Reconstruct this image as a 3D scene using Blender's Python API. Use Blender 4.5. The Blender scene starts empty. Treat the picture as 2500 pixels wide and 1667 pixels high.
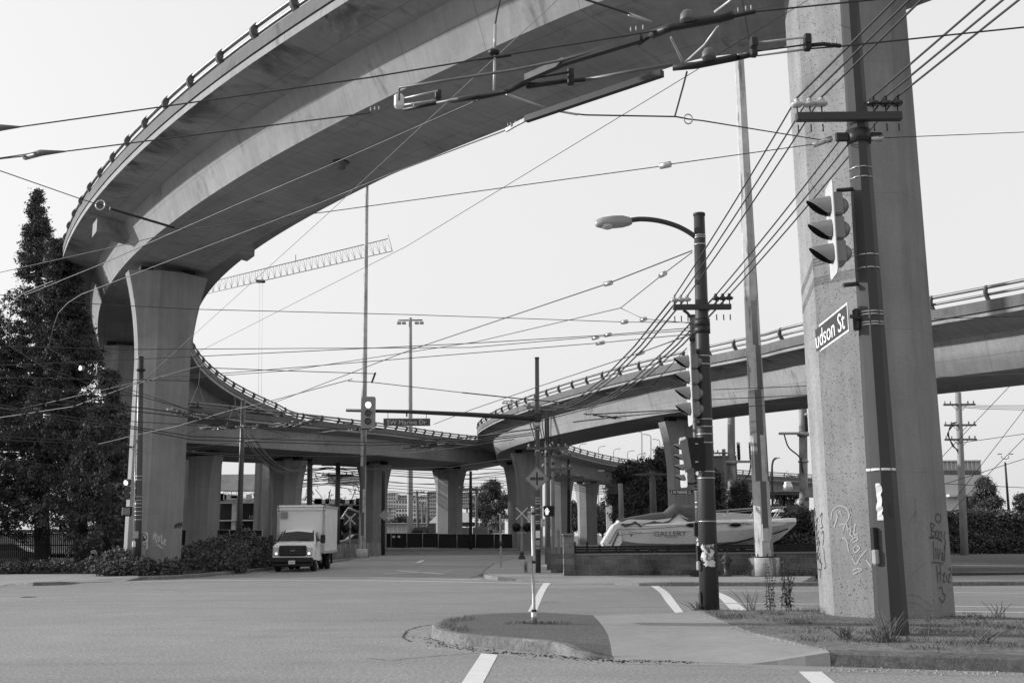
import bpy, math, random
import numpy as np
from mathutils import Vector, Matrix
R=math.radians
random.seed(7); rng=np.random.default_rng(7)
scn=bpy.context.scene; COL=scn.collection
# ---------------- camera ----------------
F=2569.; HZ=1306.; CX,CY=1250.,833.5; CH=1.65; ROLL=0.008
_th=math.atan((HZ-CY)/F); _c,_s=math.cos(ROLL),math.sin(ROLL)
FW=np.array([0,math.cos(_th),math.sin(_th)]); _u=np.array([0,-math.sin(_th),math.cos(_th)]); _r=np.array([1.,0,0])
UP=_c*_u+_s*_r; RT=_c*_r-_s*_u
cam=bpy.data.cameras.new('camera'); cam.sensor_width=36; cam.lens=36*F/2500; cam.clip_end=3000; cam.clip_start=.1
camo=bpy.data.objects.new('camera',cam); COL.objects.link(camo)
M4=Matrix(((RT[0],UP[0],-FW[0],0),(RT[1],UP[1],-FW[1],0),(RT[2],UP[2],-FW[2],CH),(0,0,0,1)))
camo.matrix_world=M4; scn.camera=camo
# ---------------- sky, sun, exposure ----------------
SUN_EL=15.5; SUN_AZ=-78.
w=bpy.data.worlds.new("World"); scn.world=w; w.use_nodes=True; nt=w.node_tree; nt.nodes.clear()
sk=nt.nodes.new('ShaderNodeTexSky'); sk.sky_type='NISHITA'; sk.sun_disc=False; sk.sun_elevation=R(SUN_EL); sk.sun_rotation=R(SUN_AZ)
sk.air_density=1.6; sk.dust_density=6; sk.ozone_density=1
bw=nt.nodes.new('ShaderNodeRGBToBW'); ma=nt.nodes.new('ShaderNodeMath'); ma.operation='MULTIPLY_ADD'; ma.inputs[1].default_value=.55; ma.inputs[2].default_value=7.3
bg=nt.nodes.new('ShaderNodeBackground'); bg.inputs[1].default_value=.1; wo=nt.nodes.new('ShaderNodeOutputWorld')
nt.links.new(sk.outputs[0],bw.inputs[0]); nt.links.new(bw.outputs[0],ma.inputs[0]); nt.links.new(ma.outputs[0],bg.inputs[0]); nt.links.new(bg.outputs[0],wo.inputs[0])
sl=bpy.data.lights.new('sun','SUN'); sl.energy=5.; sl.angle=R(1.2); sl.color=(1,1,1)
so=bpy.data.objects.new('sun',sl); COL.objects.link(so)
_sd=Vector((math.sin(R(SUN_AZ))*math.cos(R(SUN_EL)),math.cos(R(SUN_AZ))*math.cos(R(SUN_EL)),math.sin(R(SUN_EL))))
so.rotation_euler=_sd.to_track_quat('Z','Y').to_euler(); so.location=(-30,5,30)
scn.view_settings.view_transform='Standard'; scn.view_settings.look='None'; scn.view_settings.exposure=0; scn.view_settings.gamma=1
scn.cycles.use_denoising=True; scn.cycles.max_bounces=5; scn.cycles.diffuse_bounces=3; scn.cycles.transparent_max_bounces=6
# ---------------- pixel to world ----------------
O=np.array([0,0,CH])
def ray(x,y): return FW+RT*(x-CX)/F+UP*(CY-y)/F
def W(x,y,Y):
    r=ray(x,y); return O+r*(Y/r[1])
def Z(x,y,z):
    r=ray(x,y); return O+r*((z-CH)/r[2])
def G(x,y,z=0.): return Z(x,y,z)
def px(p):
    d=np.array(p,float)-O; f=d@FW; return CX+F*(d@RT)/f, CY-F*(d@UP)/f
# ---------------- mesh builder ----------------
ORG={}
class MB:
    def __init__(s): s.v=[]; s.f=[]; s.sm=[]; s.uv=None; s.mi=[]
    def add(s,V,Fc,smooth=False,mi=0):
        o=len(s.v); s.v+= [tuple(map(float,p)) for p in V]
        for f in Fc: s.f.append(tuple(i+o for i in f)); s.sm.append(smooth); s.mi.append(mi)
        return s
    def box(s,c,sz,rot=0,ax=None,mi=0):
        x,y,z=[q/2 for q in sz]
        P=np.array([(a*x,b*y,d*z) for d in(-1,1) for b in(-1,1) for a in(-1,1)])
        if ax is not None: P=P@np.array(ax)
        elif rot: cc,ss=math.cos(rot),math.sin(rot); P=P@np.array([[cc,ss,0],[-ss,cc,0],[0,0,1]])
        return s.add(P+np.array(c),[(0,2,3,1),(4,5,7,6),(0,1,5,4),(2,6,7,3),(0,4,6,2),(1,3,7,5)],mi=mi)
    def bbox(s,c,sz,b=.02,rot=0,mi=0):
        # bevelled box (12 edges, simple chamfer)
        x,y,z=[q/2 for q in sz]; b=min(b,x*.9,y*.9,z*.9)
        P=[];
        for a in(-1,1):
            for e in(-1,1):
                for d in(-1,1):
                    P+=[(a*x,e*(y-b),d*(z-b)),(a*(x-b),e*y,d*(z-b)),(a*(x-b),e*(y-b),d*z)]
        P=np.array(P); i=lambda a,e,d,k:((a>0)*4+(e>0)*2+(d>0))*3+k
        Fc=[]
        for a in(-1,1): Fc.append([i(a,-1,-1,0),i(a,1,-1,0),i(a,1,1,0),i(a,-1,1,0)])
        for e in(-1,1): Fc.append([i(-1,e,-1,1),i(1,e,-1,1),i(1,e,1,1),i(-1,e,1,1)])
        for d in(-1,1): Fc.append([i(-1,-1,d,2),i(1,-1,d,2),i(1,1,d,2),i(-1,1,d,2)])
        for a in(-1,1):
            for e in(-1,1): Fc.append([i(a,e,-1,0),i(a,e,1,0),i(a,e,1,1),i(a,e,-1,1)])
            for d in(-1,1): Fc.append([i(a,-1,d,0),i(a,1,d,0),i(a,1,d,2),i(a,-1,d,2)])
        for e in(-1,1):
            for d in(-1,1): Fc.append([i(-1,e,d,1),i(1,e,d,1),i(1,e,d,2),i(-1,e,d,2)])
        for a in(-1,1):
            for e in(-1,1):
                for d in(-1,1): Fc.append([i(a,e,d,0),i(a,e,d,1),i(a,e,d,2)])
        # fix winding
        out=[]
        for f in Fc:
            q=P[f]; n=np.cross(q[1]-q[0],q[2]-q[0]); out.append(f if n@q.mean(0)>0 else f[::-1])
        if rot: cc,ss=math.cos(rot),math.sin(rot); P=P@np.array([[cc,ss,0],[-ss,cc,0],[0,0,1]])
        return s.add(P+np.array(c),out,mi=mi)
    def tube(s,P,r,n=8,cap=True,smooth=True,phase=0,mi=0):
        P=[np.array(p,float) for p in P]; r=[r]*len(P) if np.isscalar(r) else r
        V=[];Fc=[]; prev=None
        for i,p in enumerate(P):
            t=P[min(i+1,len(P)-1)]-P[max(i-1,0)]; t=t/(np.linalg.norm(t)+1e-12)
            if prev is None:
                a=np.array([0,0,1.]) if abs(t[2])<.9 else np.array([1.,0,0]); u=np.cross(a,t)
                if abs(t[2])>=.9: u=np.array([1.,0,0])-t*t[0]
            else: u=prev-t*(prev@t)
            u/=np.linalg.norm(u)+1e-12; prev=u; v=np.cross(t,u)
            for k in range(n):
                A=2*math.pi*k/n+phase; V.append(p+(u*math.cos(A)+v*math.sin(A))*r[i])
        for i in range(len(P)-1):
            for k in range(n): k2=(k+1)%n; Fc.append((i*n+k,i*n+k2,(i+1)*n+k2,(i+1)*n+k))
        s.add(V,Fc,smooth,mi)
        if cap:
            o=len(s.v)-len(V); s.f+= [tuple(o+k for k in range(n))[::-1],tuple(o+(len(P)-1)*n+k for k in range(n))]; s.sm+=[False,False]; s.mi+=[mi,mi]
        return s
    def lathe(s,c,prof,n=20,ax=None,smooth=True,mi=0):
        # prof: (r,z) pairs, axis z (or matrix ax rows = local axes)
        V=[];Fc=[]
        for r,z in prof:
            for k in range(n): A=2*math.pi*k/n; V.append((r*math.cos(A),r*math.sin(A),z))
        m=len(prof)
        for i in range(m-1):
            for k in range(n): k2=(k+1)%n; Fc.append((i*n+k,i*n+k2,(i+1)*n+k2,(i+1)*n+k))
        V=np.array(V)
        if ax is not None: V=V@np.array(ax)
        Fc+=[tuple(range(n))[::-1],tuple((m-1)*n+k for k in range(n))]
        return s.add(V+np.array(c),Fc,smooth,mi)
    def prism(s,poly,z0,z1,mi=0):
        # poly list of xy ; z0,z1 scalars or callables
        f0=z0 if callable(z0) else (lambda x,y:z0); f1=z1 if callable(z1) else (lambda x,y:z1)
        A=sum(poly[i][0]*poly[(i+1)%len(poly)][1]-poly[(i+1)%len(poly)][0]*poly[i][1] for i in range(len(poly)))
        if A<0: poly=poly[::-1]
        n=len(poly); V=[(x,y,f0(x,y)) for x,y in poly]+[(x,y,f1(x,y)) for x,y in poly]
        Fc=[tuple(range(n))[::-1],tuple(range(n,2*n))]+[(i,(i+1)%n,(i+1)%n+n,i+n) for i in range(n)]
        return s.add(V,Fc,mi=mi)
    def plate(s,pts,t,mi=0):
        # planar polygon in 3D given thickness t
        P=np.array(pts,float); n=np.cross(P[1]-P[0],P[2]-P[0]); n/=np.linalg.norm(n)
        k=len(P); V=list(P-n*t/2)+list(P+n*t/2)
        return s.add(V,[tuple(range(k))[::-1],tuple(range(k,2*k))]+[(i,(i+1)%k,(i+1)%k+k,i+k) for i in range(k)],mi=mi)
    def xform(s,ax,c):
        V=np.array(s.v)@np.array(ax)+np.array(c); s.v=[tuple(p) for p in V]; return s
    def scale(s,k): s.v=[(a*k,b*k,c*k) for a,b,c in s.v]; return s
def rotz(a): c,s=math.cos(a),math.sin(a); return np.array([[c,s,0],[-s,c,0],[0,0,1]])
def obj(name,mb,mat,parent=None,local=False,uv=None):
    me=bpy.data.meshes.new(name)
    V=np.array(mb.v,float)
    if parent is not None: org=np.zeros(3) if local else ORG.get(parent.name,np.zeros(3))
    else:
        org=np.array([(V[:,0].min()+V[:,0].max())/2,(V[:,1].min()+V[:,1].max())/2,V[:,2].min()])
    Q=V-org
    if parent is not None and not local and abs(parent.rotation_euler[2])>1e-6: Q=Q@rotz(-parent.rotation_euler[2])
    me.from_pydata([tuple(p) for p in Q],[],mb.f)
    me.polygons.foreach_set('use_smooth',mb.sm)
    mats=mat if isinstance(mat,(list,tuple)) else [mat]
    for m in mats: me.materials.append(m)
    if len(mats)>1: me.polygons.foreach_set('material_index',mb.mi)
    if uv is not None:
        l=me.uv_layers.new(name='UVMap'); vi=np.zeros(len(me.loops),dtype=np.int32); me.loops.foreach_get('vertex_index',vi)
        l.data.foreach_set('uv',np.array(uv)[vi].ravel().astype(np.float32))
    me.validate(); me.update()
    o=bpy.data.objects.new(name,me); COL.objects.link(o)
    if parent is not None: o.parent=parent; ORG[o.name]=org
    else: o.location=org; ORG[o.name]=org
    return o
def tag(o,label,cat,group=None,kind=None):
    if label: o['label']=label
    if cat: o['category']=cat
    if group: o['group']=group
    if kind: o['kind']=kind
    return o
def thing(name,label,cat,loc=(0,0,0),rz=0,group=None):
    o=bpy.data.objects.new(name,None); COL.objects.link(o); o.location=tuple(map(float,loc)); o.rotation_euler=(0,0,rz)
    o.empty_display_size=.2; ORG[o.name]=np.array(loc,float); return tag(o,label,cat,group)
def kids(o): return [c for c in bpy.data.objects if c.parent==o]
CH_={}
def dup(root,loc,rz=None,label=None,group=None):
    r=root.copy(); COL.objects.link(r); r.location=tuple(map(float,loc))
    if rz is not None: r.rotation_euler=(0,0,rz)
    if label: r['label']=label
    if group: r['group']=group
    for ch in kids(root):
        c=ch.copy(); COL.objects.link(c); c.parent=r
        for g in kids(ch): d=g.copy(); COL.objects.link(d); d.parent=c
    return r
def struct(name,mb,m,uv=None): o=obj(name,mb,m,uv=uv); o['kind']='structure'; return o
# ---------------- materials ----------------
class NT:
    def __init__(s,name):
        s.m=bpy.data.materials.new(name); s.m.use_nodes=True; s.t=s.m.node_tree; s.b=s.t.nodes['Principled BSDF']
        s.tc=s.t.nodes.new('ShaderNodeTexCoord'); s.co=s.tc.outputs['Object']
    def n(s,k,**kw):
        x=s.t.nodes.new('ShaderNode'+k)
        for a,b in kw.items(): setattr(x,a,b)
        return x
    def L(s,a,b): s.t.links.new(a,b)
    def mapping(s,sc=(1,1,1),src=None,rot=(0,0,0)):
        m=s.n('Mapping'); m.inputs['Scale'].default_value=sc; m.inputs['Rotation'].default_value=rot; s.L(src or s.co,m.inputs[0]); return m.outputs[0]
    def noise(s,scale,detail=4,rough=.6,vec=None,dist=0):
        x=s.n('TexNoise'); x.inputs['Scale'].default_value=scale; x.inputs['Detail'].default_value=detail; x.inputs['Roughness'].default_value=rough; x.inputs['Distortion'].default_value=dist
        s.L(vec or s.co,x.inputs['Vector']); return x.outputs[0]
    def voro(s,scale,vec=None,feat='F1',out=0,rnd=1):
        x=s.n('TexVoronoi',feature=feat); x.inputs['Scale'].default_value=scale; x.inputs['Randomness'].default_value=rnd; s.L(vec or s.co,x.inputs['Vector']); return x.outputs[out]
    def rng(s,v,a,b,c=0,d=1):
        x=s.n('MapRange'); x.inputs[1].default_value=a; x.inputs[2].default_value=b; x.inputs[3].default_value=c; x.inputs[4].default_value=d; s.L(v,x.inputs[0]); return x.outputs[0]
    def m_(s,op,a,b=None,c=None):
        x=s.n('Math',operation=op)
        for i,q in enumerate((a,b,c)):
            if q is None: continue
            if isinstance(q,(int,float)): x.inputs[i].default_value=q
            else: s.L(q,x.inputs[i])
        return x.outputs[0]
    def val(s,v):
        x=s.n('Value'); x.outputs[0].default_value=v; return x.outputs[0]
    def mix(s,f,a,b):
        # a*(1-f)+b*f as floats
        return s.m_('ADD',s.m_('MULTIPLY',a,s.m_('SUBTRACT',1.,f)),s.m_('MULTIPLY',b,f))
    def base(s,v,rough=.8,metal=0,spec=.3):
        c=s.n('CombineColor')
        if isinstance(v,(int,float)): 
            for i in range(3): c.inputs[i].default_value=v
        else:
            for i in range(3): s.L(v,c.inputs[i])
        s.L(c.outputs[0],s.b.inputs['Base Color'])
        if isinstance(rough,(int,float)): s.b.inputs['Roughness'].default_value=rough
        else: s.L(rough,s.b.inputs['Roughness'])
        s.b.inputs['Metallic'].default_value=metal; s.b.inputs['Specular IOR Level'].default_value=spec
        return s
    def bump(s,h,st=.3,dist=.02):
        b=s.n('Bump'); b.inputs['Strength'].default_value=st; b.inputs['Distance'].default_value=dist; s.L(h,b.inputs['Height']); s.L(b.outputs[0],s.b.inputs['Normal']); return s
_MC={}
def M(name,v,var=.15,scale=3.,rough=.7,metal=0,spec=.3,bump=0,stretch=(1,1,1)):
    if name in _MC: return _MC[name]
    t=NT(name); n=t.noise(scale,5,.6,t.mapping(stretch)); n2=t.noise(scale*9,3,.5)
    k=t.m_('ADD',t.rng(n,.3,.7,1-var,1+var),t.rng(n2,.3,.7,-var*.3,var*.3))
    t.base(t.m_('MULTIPLY',k,v),t.rng(n,.3,.7,max(.05,rough-.1),min(1,rough+.1)),metal,spec)
    if bump: t.bump(n2,bump,.01)
    _MC[name]=t.m; return t.m
def emis(name,v,st):
    if name in _MC: return _MC[name]
    t=NT(name); t.base(v,.4); t.b.inputs['Emission Color'].default_value=(v,v,v,1); t.b.inputs['Emission Strength'].default_value=st; _MC[name]=t.m; return t.m
# concrete for decks (uses UV metres: u along, v around)
def deck_mat(name,v,joint_u=2.9,dark=.6):
    t=NT(name); uv=t.n('UVMap'); uv.uv_map='UVMap'; U=uv.outputs[0]
    br=t.n('TexBrick'); br.offset=0; br.squash=1; br.inputs['Scale'].default_value=1; br.inputs['Mortar Size'].default_value=.012; br.inputs['Mortar Smooth'].default_value=.3
    br.inputs['Brick Width'].default_value=joint_u; br.inputs['Row Height'].default_value=1.22; t.L(U,br.inputs['Vector'])
    lin=br.outputs['Fac']
    n=t.noise(.5,6,.65,t.mapping((.5,1,1),U)); n2=t.noise(2.2,5,.6,t.mapping((2.2,.35,1),U)); n3=t.noise(14,3)
    k=t.m_('MULTIPLY',t.rng(n,.3,.7,.78,1.18),t.rng(n2,.3,.7,.88,1.1)); k=t.m_('MULTIPLY',k,t.rng(n3,.3,.7,.95,1.05))
    hl=t.voro(2.3,feat='F1'); k=t.m_('MULTIPLY',k,t.rng(hl,.02,.035,.45,1))
    # water stains: separate noise, patchy, running across
    st=t.noise(.55,7,.75,t.mapping((.9,.55,1),U),1.2); st=t.rng(st,.56,.72,1,.42); k=t.m_('MULTIPLY',k,st)
    sp=t.n('SeparateXYZ'); t.L(U,sp.inputs[0]); v_=sp.outputs[1]; band=t.m_('MULTIPLY',t.rng(v_,7.45,7.55,0,1),t.rng(v_,7.6,8.9,1,0)); pt=t.rng(t.noise(.38,6,.7,t.mapping((1,.8,1),U),.8),.46,.6,0,1); k=t.m_('MULTIPLY',k,t.rng(t.m_('MULTIPLY',band,pt),0,.8,1,.38))
    k=t.m_('MULTIPLY',k,t.rng(lin,0,1,1,dark)); t.base(t.m_('MULTIPLY',k,v),.85); t.bump(t.m_('ADD',n3,t.m_('MULTIPLY',lin,-1.5)),.25,.01); return t.m
def pier_mat(name,v,holes=0.,hole_scale=9.,jz=2.6):
    t=NT(name); n=t.noise(.7,6,.6); n2=t.noise(2.5,6,.7,t.mapping((1,1,.07))); n3=t.noise(25,3)
    k=t.m_('MULTIPLY',t.rng(n,.3,.7,.85,1.14),t.rng(n2,.3,.7,.76,1.14)); k=t.m_('MULTIPLY',k,t.rng(n3,.3,.7,.92,1.08))
    sp=t.n('SeparateXYZ'); t.L(t.co,sp.inputs[0]); fr=t.m_('FRACT',t.m_('DIVIDE',sp.outputs[2],jz)); k=t.m_('MULTIPLY',k,t.rng(fr,0,.006,.72,1))
    if holes:
        d=t.voro(hole_scale); sel=t.noise(hole_scale*.5,2); thr=t.rng(sel,.3,.6,.02,.3*holes)
        hm=t.rng(t.m_('SUBTRACT',d,thr),0,.05,.42,1); k=t.m_('MULTIPLY',k,hm)
        d2=t.voro(hole_scale*3.3); sel2=t.noise(1.3,3); thr2=t.rng(sel2,.4,.6,0,.32); k=t.m_('MULTIPLY',k,t.rng(t.m_('SUBTRACT',d2,thr2),0,.06,.68,1))
    t.base(t.m_('MULTIPLY',k,v),.85); t.bump(n3,.25,.01); return t.m
m_deck=deck_mat('deck_concrete',.275); m_parapet=deck_mat('parapet_concrete',.13,2.9,.75)
m_pier=pier_mat('pier_concrete',.24); m_pier_near=pier_mat('speckled_pier_concrete',.25,1.,22.)
m_rail=M('galvanised_rail',.2,.1,2,.45,.6,.5); m_dark=M('dark_metal',.035,.2,4,.5,.3,.4); m_blk=M('black_plastic',.012,.2,5,.6)
m_polepaint=M('dark_painted_steel',.085,.12,3,.42,.1,.5,stretch=(1,1,.2)); m_bear=M('dark_bearing_gap',.03,.2,3,.9)
m_galv=M('galvanised_steel',.5,.15,6,.38,.8,.5); m_white=M('white_paint',.72,.06,2,.5); m_wire=M('weathered_wire',.05,.2,3,.5,.5); m_wirel=M('bright_wire',.14,.2,3,.6,.3)
m_cable=M('black_cable',.04,.2,3,.6,0)
# ---------------- ground ----------------
def asphalt(name,v,sc=1.):
    t=NT(name); a=t.noise(70*sc,3,.7); b=t.voro(95*sc); c=t.noise(.12,5,.6,t.mapping((.35,1,1))); d=t.noise(1.1,5,.6)
    e=t.noise(.5,4,.7,t.mapping((.12,1.6,1),rot=(0,0,.06)))
    k=t.m_('MULTIPLY',t.rng(a,.3,.7,.55,1.45),t.rng(b,.1,.75,.7,1.2)); k=t.m_('MULTIPLY',k,t.rng(t.noise(20*sc,4,.8),.34,.66,.55,1.45)); k=t.m_('MULTIPLY',k,t.rng(t.voro(30*sc),.0,.2,1.7,1)); k=t.m_('MULTIPLY',k,t.rng(c,.3,.7,.8,1.15)); k=t.m_('MULTIPLY',k,t.rng(d,.3,.7,.93,1.07)); k=t.m_('MULTIPLY',k,t.rng(e,.52,.68,1,.84))
    st=t.rng(t.noise(.35,6,.75,t.mapping((.5,1.3,1)),1.5),.58,.75,1,.78); k=t.m_('MULTIPLY',k,st)
    t.base(t.m_('MULTIPLY',k,v),.88,0,.25); t.bump(a,.5,.012); return t.m
m_asph=asphalt('worn_asphalt',.265); m_asph2=asphalt('dark_asphalt',.12,1.1)
def walk(name,v):
    t=NT(name); a=t.noise(60,3,.6); c=t.noise(.6,5,.6); d=t.noise(6,4,.6)
    k=t.m_('MULTIPLY',t.rng(a,.3,.7,.88,1.12),t.rng(c,.3,.7,.86,1.1)); k=t.m_('MULTIPLY',k,t.rng(d,.3,.7,.93,1.07)); t.base(t.m_('MULTIPLY',k,v),.9); t.bump(a,.3,.006); return t.m
def soil(name,v):
    t=NT(name); a=t.noise(9,8,.75); c=t.noise(.8,5,.6); s=t.noise(40,4,.7)
    k=t.m_('MULTIPLY',t.rng(a,.3,.7,.55,1.4),t.rng(c,.3,.7,.75,1.2)); k=t.m_('MULTIPLY',k,t.rng(s,.3,.7,.7,1.3)); t.base(t.m_('MULTIPLY',k,v),.95); t.bump(a,.8,.05); return t.m
m_walk=walk('pavement_concrete',.285); m_kerb=soil('kerb_concrete',.2); m_gut=walk('gutter_concrete',.26)
m_soil=soil('dry_soil',.18); m_dirt=soil('dark_verge_soil',.075); m_lot=soil('gravel_lot',.16)
def paint_mat():
    t=NT('road_paint'); a=t.noise(45,4,.7); c=t.noise(4,5,.6); k=t.m_('MULTIPLY',t.rng(a,.3,.62,.75,1.02),t.rng(c,.3,.7,.9,1.05)); t.base(t.m_('MULTIPLY',k,.74),.7); return t.m
m_paint=paint_mat()
struct('ground',MB().add([(-900,-60,-.05),(900,-60,-.05),(900,1600,-.05),(-900,1600,-.05)],[(0,1,2,3)]),m_lot)
def flat(pts,z,src=True): return [tuple(G(x,y,z)[:2]) for x,y in pts]
# road sheet (main junction + street running away between the columns)
road=[(-120,-40),(160,-40),(160,44.5),tuple(G(2322,1380)[:2]),tuple(G(1960,1427)[:2]),tuple(G(1426,1425)[:2]),tuple(G(1172,1405)[:2]),tuple(G(1203,1377)[:2]),tuple(G(1290,1358)[:2]),tuple(G(1300,1345)[:2]),tuple(G(1260,1341)[:2]),tuple(G(1000,1341)[:2]),tuple(G(930,1353)[:2]),tuple(G(858,1364)[:2]),tuple(G(663,1387)[:2]),tuple(G(500,1402)[:2]),tuple(G(300,1417)[:2]),tuple(G(0,1427)[:2]),(-120,36)]
struct('road',MB().prism(road,-.3,0.),m_asph)
def kerbpave(name,pts,z=.15,mat=None,kerb=.16,kname='kerb',kmask=None):
    """raised slab with a kerb strip round it; pts are pixel points of the top edge"""
    P=[np.array(p) if len(p)==2 and abs(p[0])<0 else np.array(G(p[0],p[1],z)[:2]) for p in pts]
    struct(name,MB().prism([tuple(p) for p in P],-.2,z),mat or m_walk)
def strip(name,pts,w0,z0,z1,mat,side=1):
    P=[np.array(p,float) for p in pts]; mb=MB(); V=[];n=len(P)
    for i,p in enumerate(P):
        t=P[min(i+1,n-1)]-P[max(i-1,0)]; t/=np.linalg.norm(t); nn=np.array([-t[1],t[0]])*side
        zz=z1[i] if isinstance(z1,(list,tuple)) else z1
        q=p+nn*w0; b=min(.025,max(.002,zz-z0)*.4)
        V+=[(p[0],p[1],z0),(p[0]+nn[0]*b*.5,p[1]+nn[1]*b*.5,zz-b),(p[0]+nn[0]*b*1.6,p[1]+nn[1]*b*1.6,zz),(q[0],q[1],zz),(q[0],q[1],z0)]
    Fc=[]
    for i in range(n-1):
        for k in range(4): Fc.append((i*5+k,(i+1)*5+k,(i+1)*5+k+1,i*5+k+1) if side<0 else (i*5+k,i*5+k+1,(i+1)*5+k+1,(i+1)*5+k))
    Fc+=[(0,1,2,3,4),tuple((n-1)*5+k for k in (4,3,2,1,0))]
    mb.add(V,Fc); return struct(name,mb,mat)
def crv(pts,n=6):
    P=np.array(pts,float); P=np.vstack([2*P[0]-P[1],P,2*P[-1]-P[-2]]); out=[]
    for i in range(1,len(P)-2):
        for t in np.linspace(0,1,n,endpoint=False):
            a,b,c,d=P[i-1:i+3]; out.append(.5*((2*b)+(c-a)*t+(2*a-5*b+4*c-d)*t*t+(-a+3*b-3*c+d)*t**3))
    out.append(P[-2]); return np.array(out)
# near traffic island: bottom (road level) front edge
ISZ=.17
front_top=[(1219,1495),(1138,1500),(1083,1510),(1055,1522),(1058,1532),(1080,1539),(1113,1546),(1180,1552),(1266,1559),(1320,1563),(1359,1569),(1393,1582),(1440,1595),(1500,1606)]
fz=[ISZ]*9+[.165,.15,.118,.07,.008]
fp=[Z(x,y,z) for (x,y),z in zip(front_top,fz)]
fpc=crv([tuple(p) for p in fp],5)
strip('kerb',[p[:2] for p in fpc],.16,-.1,[max(.006,float(p[2])) for p in fpc],m_kerb,side=1)
inner=[]
def offs(P,w,side):
    out=[]
    for i,p in enumerate(P):
        t=P[min(i+1,len(P)-1)]-P[max(i-1,0)]; t=t[:2]/np.linalg.norm(t[:2]); out.append(np.array([p[0]-t[1]*w*side,p[1]+t[0]*w*side,p[2]]))
    return out
ins=offs(list(fpc),.16,1)
def zonal(px_pts,z): return [tuple(Z(x,y,z)) for x,y in px_pts]
back_n=zonal([(1448,1501),(1325,1494)],ISZ)
# dark asphalt infill with sloping front
bound=[tuple(Z(1448,1501,ISZ)),tuple(Z(1462,1515,ISZ)),tuple(Z(1474,1530,.15)),tuple(Z(1485,1550,.11)),tuple(Z(1491,1575,.055)),tuple(Z(1494,1597,.015))]
poly=[tuple(p) for p in ins]+bound[::-1]+[tuple(Z(1325,1494,ISZ))]
def fan(name,poly,mat,dz=0,thick=.3):
    import mathutils
    P=[Vector((p[0],p[1],p[2]+dz)) for p in poly]; tri=mathutils.geometry.tessellate_polygon([[Vector((p.x,p.y,0)) for p in P]])
    mb=MB(); Fc=[]
    for t in tri:
        a,b,c=[P[i] for i in t]; nz=(b.x-a.x)*(c.y-a.y)-(b.y-a.y)*(c.x-a.x); Fc.append(tuple(t) if nz>0 else tuple(t)[::-1])
    n=len(P); mb.add([tuple(p) for p in P],Fc); 
    mb.add([tuple(p) for p in P]+[(p.x,p.y,p.z-thick) for p in P],[(i,(i+1)%n,(i+1)%n+n,i+n) for i in range(n)])
    return struct(name,mb,mat)
fan('island_asphalt',poly,m_asph2)
# concrete pavement panel on the island with a dropped kerb
rise=[(1538,1609,.008),(1690,1614,.008),(1835,1620,.008),(1900,1611,.06),(1965,1601,.12),(2026,1592,ISZ)]
pan=[tuple(p) for p in bound]+[tuple(Z(x,y,z)) for x,y,z in [(1500,1606,.008)]+rise]+zonal([(2015,1585)],.155)+zonal([(1938,1567),(1836,1544)],.135)+zonal([(1776,1520),(1720,1496),(1714,1489),(1640,1496)],ISZ)
fan('pavement',pan,m_walk,.003)
# grooves in the panel
for i,(a,b) in enumerate([((1555,1558),(1575,1597)),((1585,1558),(1612,1598)),((1614,1559),(1650,1599)),((1643,1559),(1687,1600)),((1670,1559),(1722,1601)),((1700,1559),(1750,1601))]):
    pass
# rough kerb on the right, face shade put into its darker colour; weedy verge behind
kp=[Z(2026,1592,ISZ)]+[Z(x,y,ISZ) for x,y in [(2100,1594),(2200,1597),(2350,1601),(2500,1606),(2700,1614),(3000,1625)]]
strip('kerb',[p[:2] for p in kp],.3,-.1,ISZ,soil('rough_shaded_kerb_aggregate',.13),side=1)
kk=offs([np.array(p) for p in kp],.3,1)
verge=[tuple(p) for p in kk]+[(30,15,ISZ),(30,19,ISZ)]+zonal([(2500,1508),(2333,1503),(1989,1489),(1904,1490),(1760,1489),(1714,1489)],ISZ)+zonal([(1720,1496),(1776,1520),(1836,1544),(1938,1567),(2015,1585)],ISZ)
fan('verge',verge,m_soil,.006)
# gutter strip in front of the island
gut=[tuple(Z(x,y,0.)) for x,y in [(1040,1545),(1060,1566),(1219,1585),(1368,1599),(1500,1608),(1835,1614),(2026,1629),(2500,1641),(2500,1652),(2030,1640),(1835,1626),(1500,1620),(1368,1612),(1219,1598),(1050,1582),(1010,1556)]]
fan('gutter',gut,m_gut,.004,.02)
# far pavement along the cross street + corner
kf=[Z(x,y,.13) for x,y in [(3200,1418),(2500,1418),(2100,1420),(1960,1420),(1640,1420)]]+[Z(1560,1422,.10),Z(1500,1424,.03),Z(1400,1424,.01),Z(1330,1420,.01),Z(1260,1413,.06),Z(1215,1407,.14),Z(1184,1402,.15),Z(1174,1396,.15),Z(1182,1388,.15),Z(1203,1374,.15),Z(1240,1366,.15),Z(1285,1357,.15),Z(1296,1349,.15)]
strip('kerb',[p[:2] for p in kf],.16,-.1,[float(p[2]) for p in kf],m_kerb,side=-1)
ki=offs([np.array(p) for p in kf],.16,-1)
fan('pavement',[tuple(p) for p in ki][3:]+[tuple(Z(1420,1349,.15)),tuple(Z(1420,1372,.15)),tuple(W(1380,1340,70)*[1,1,0]+[0,0,.15]),(14,46,.15),(22,46,.15),(22,44,.15)][0:0]+[tuple(Z(1345,1349,.15)),tuple(Z(1380,1400,.15)),tuple(Z(1990,1402,.13))],m_walk,-.003)
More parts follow.
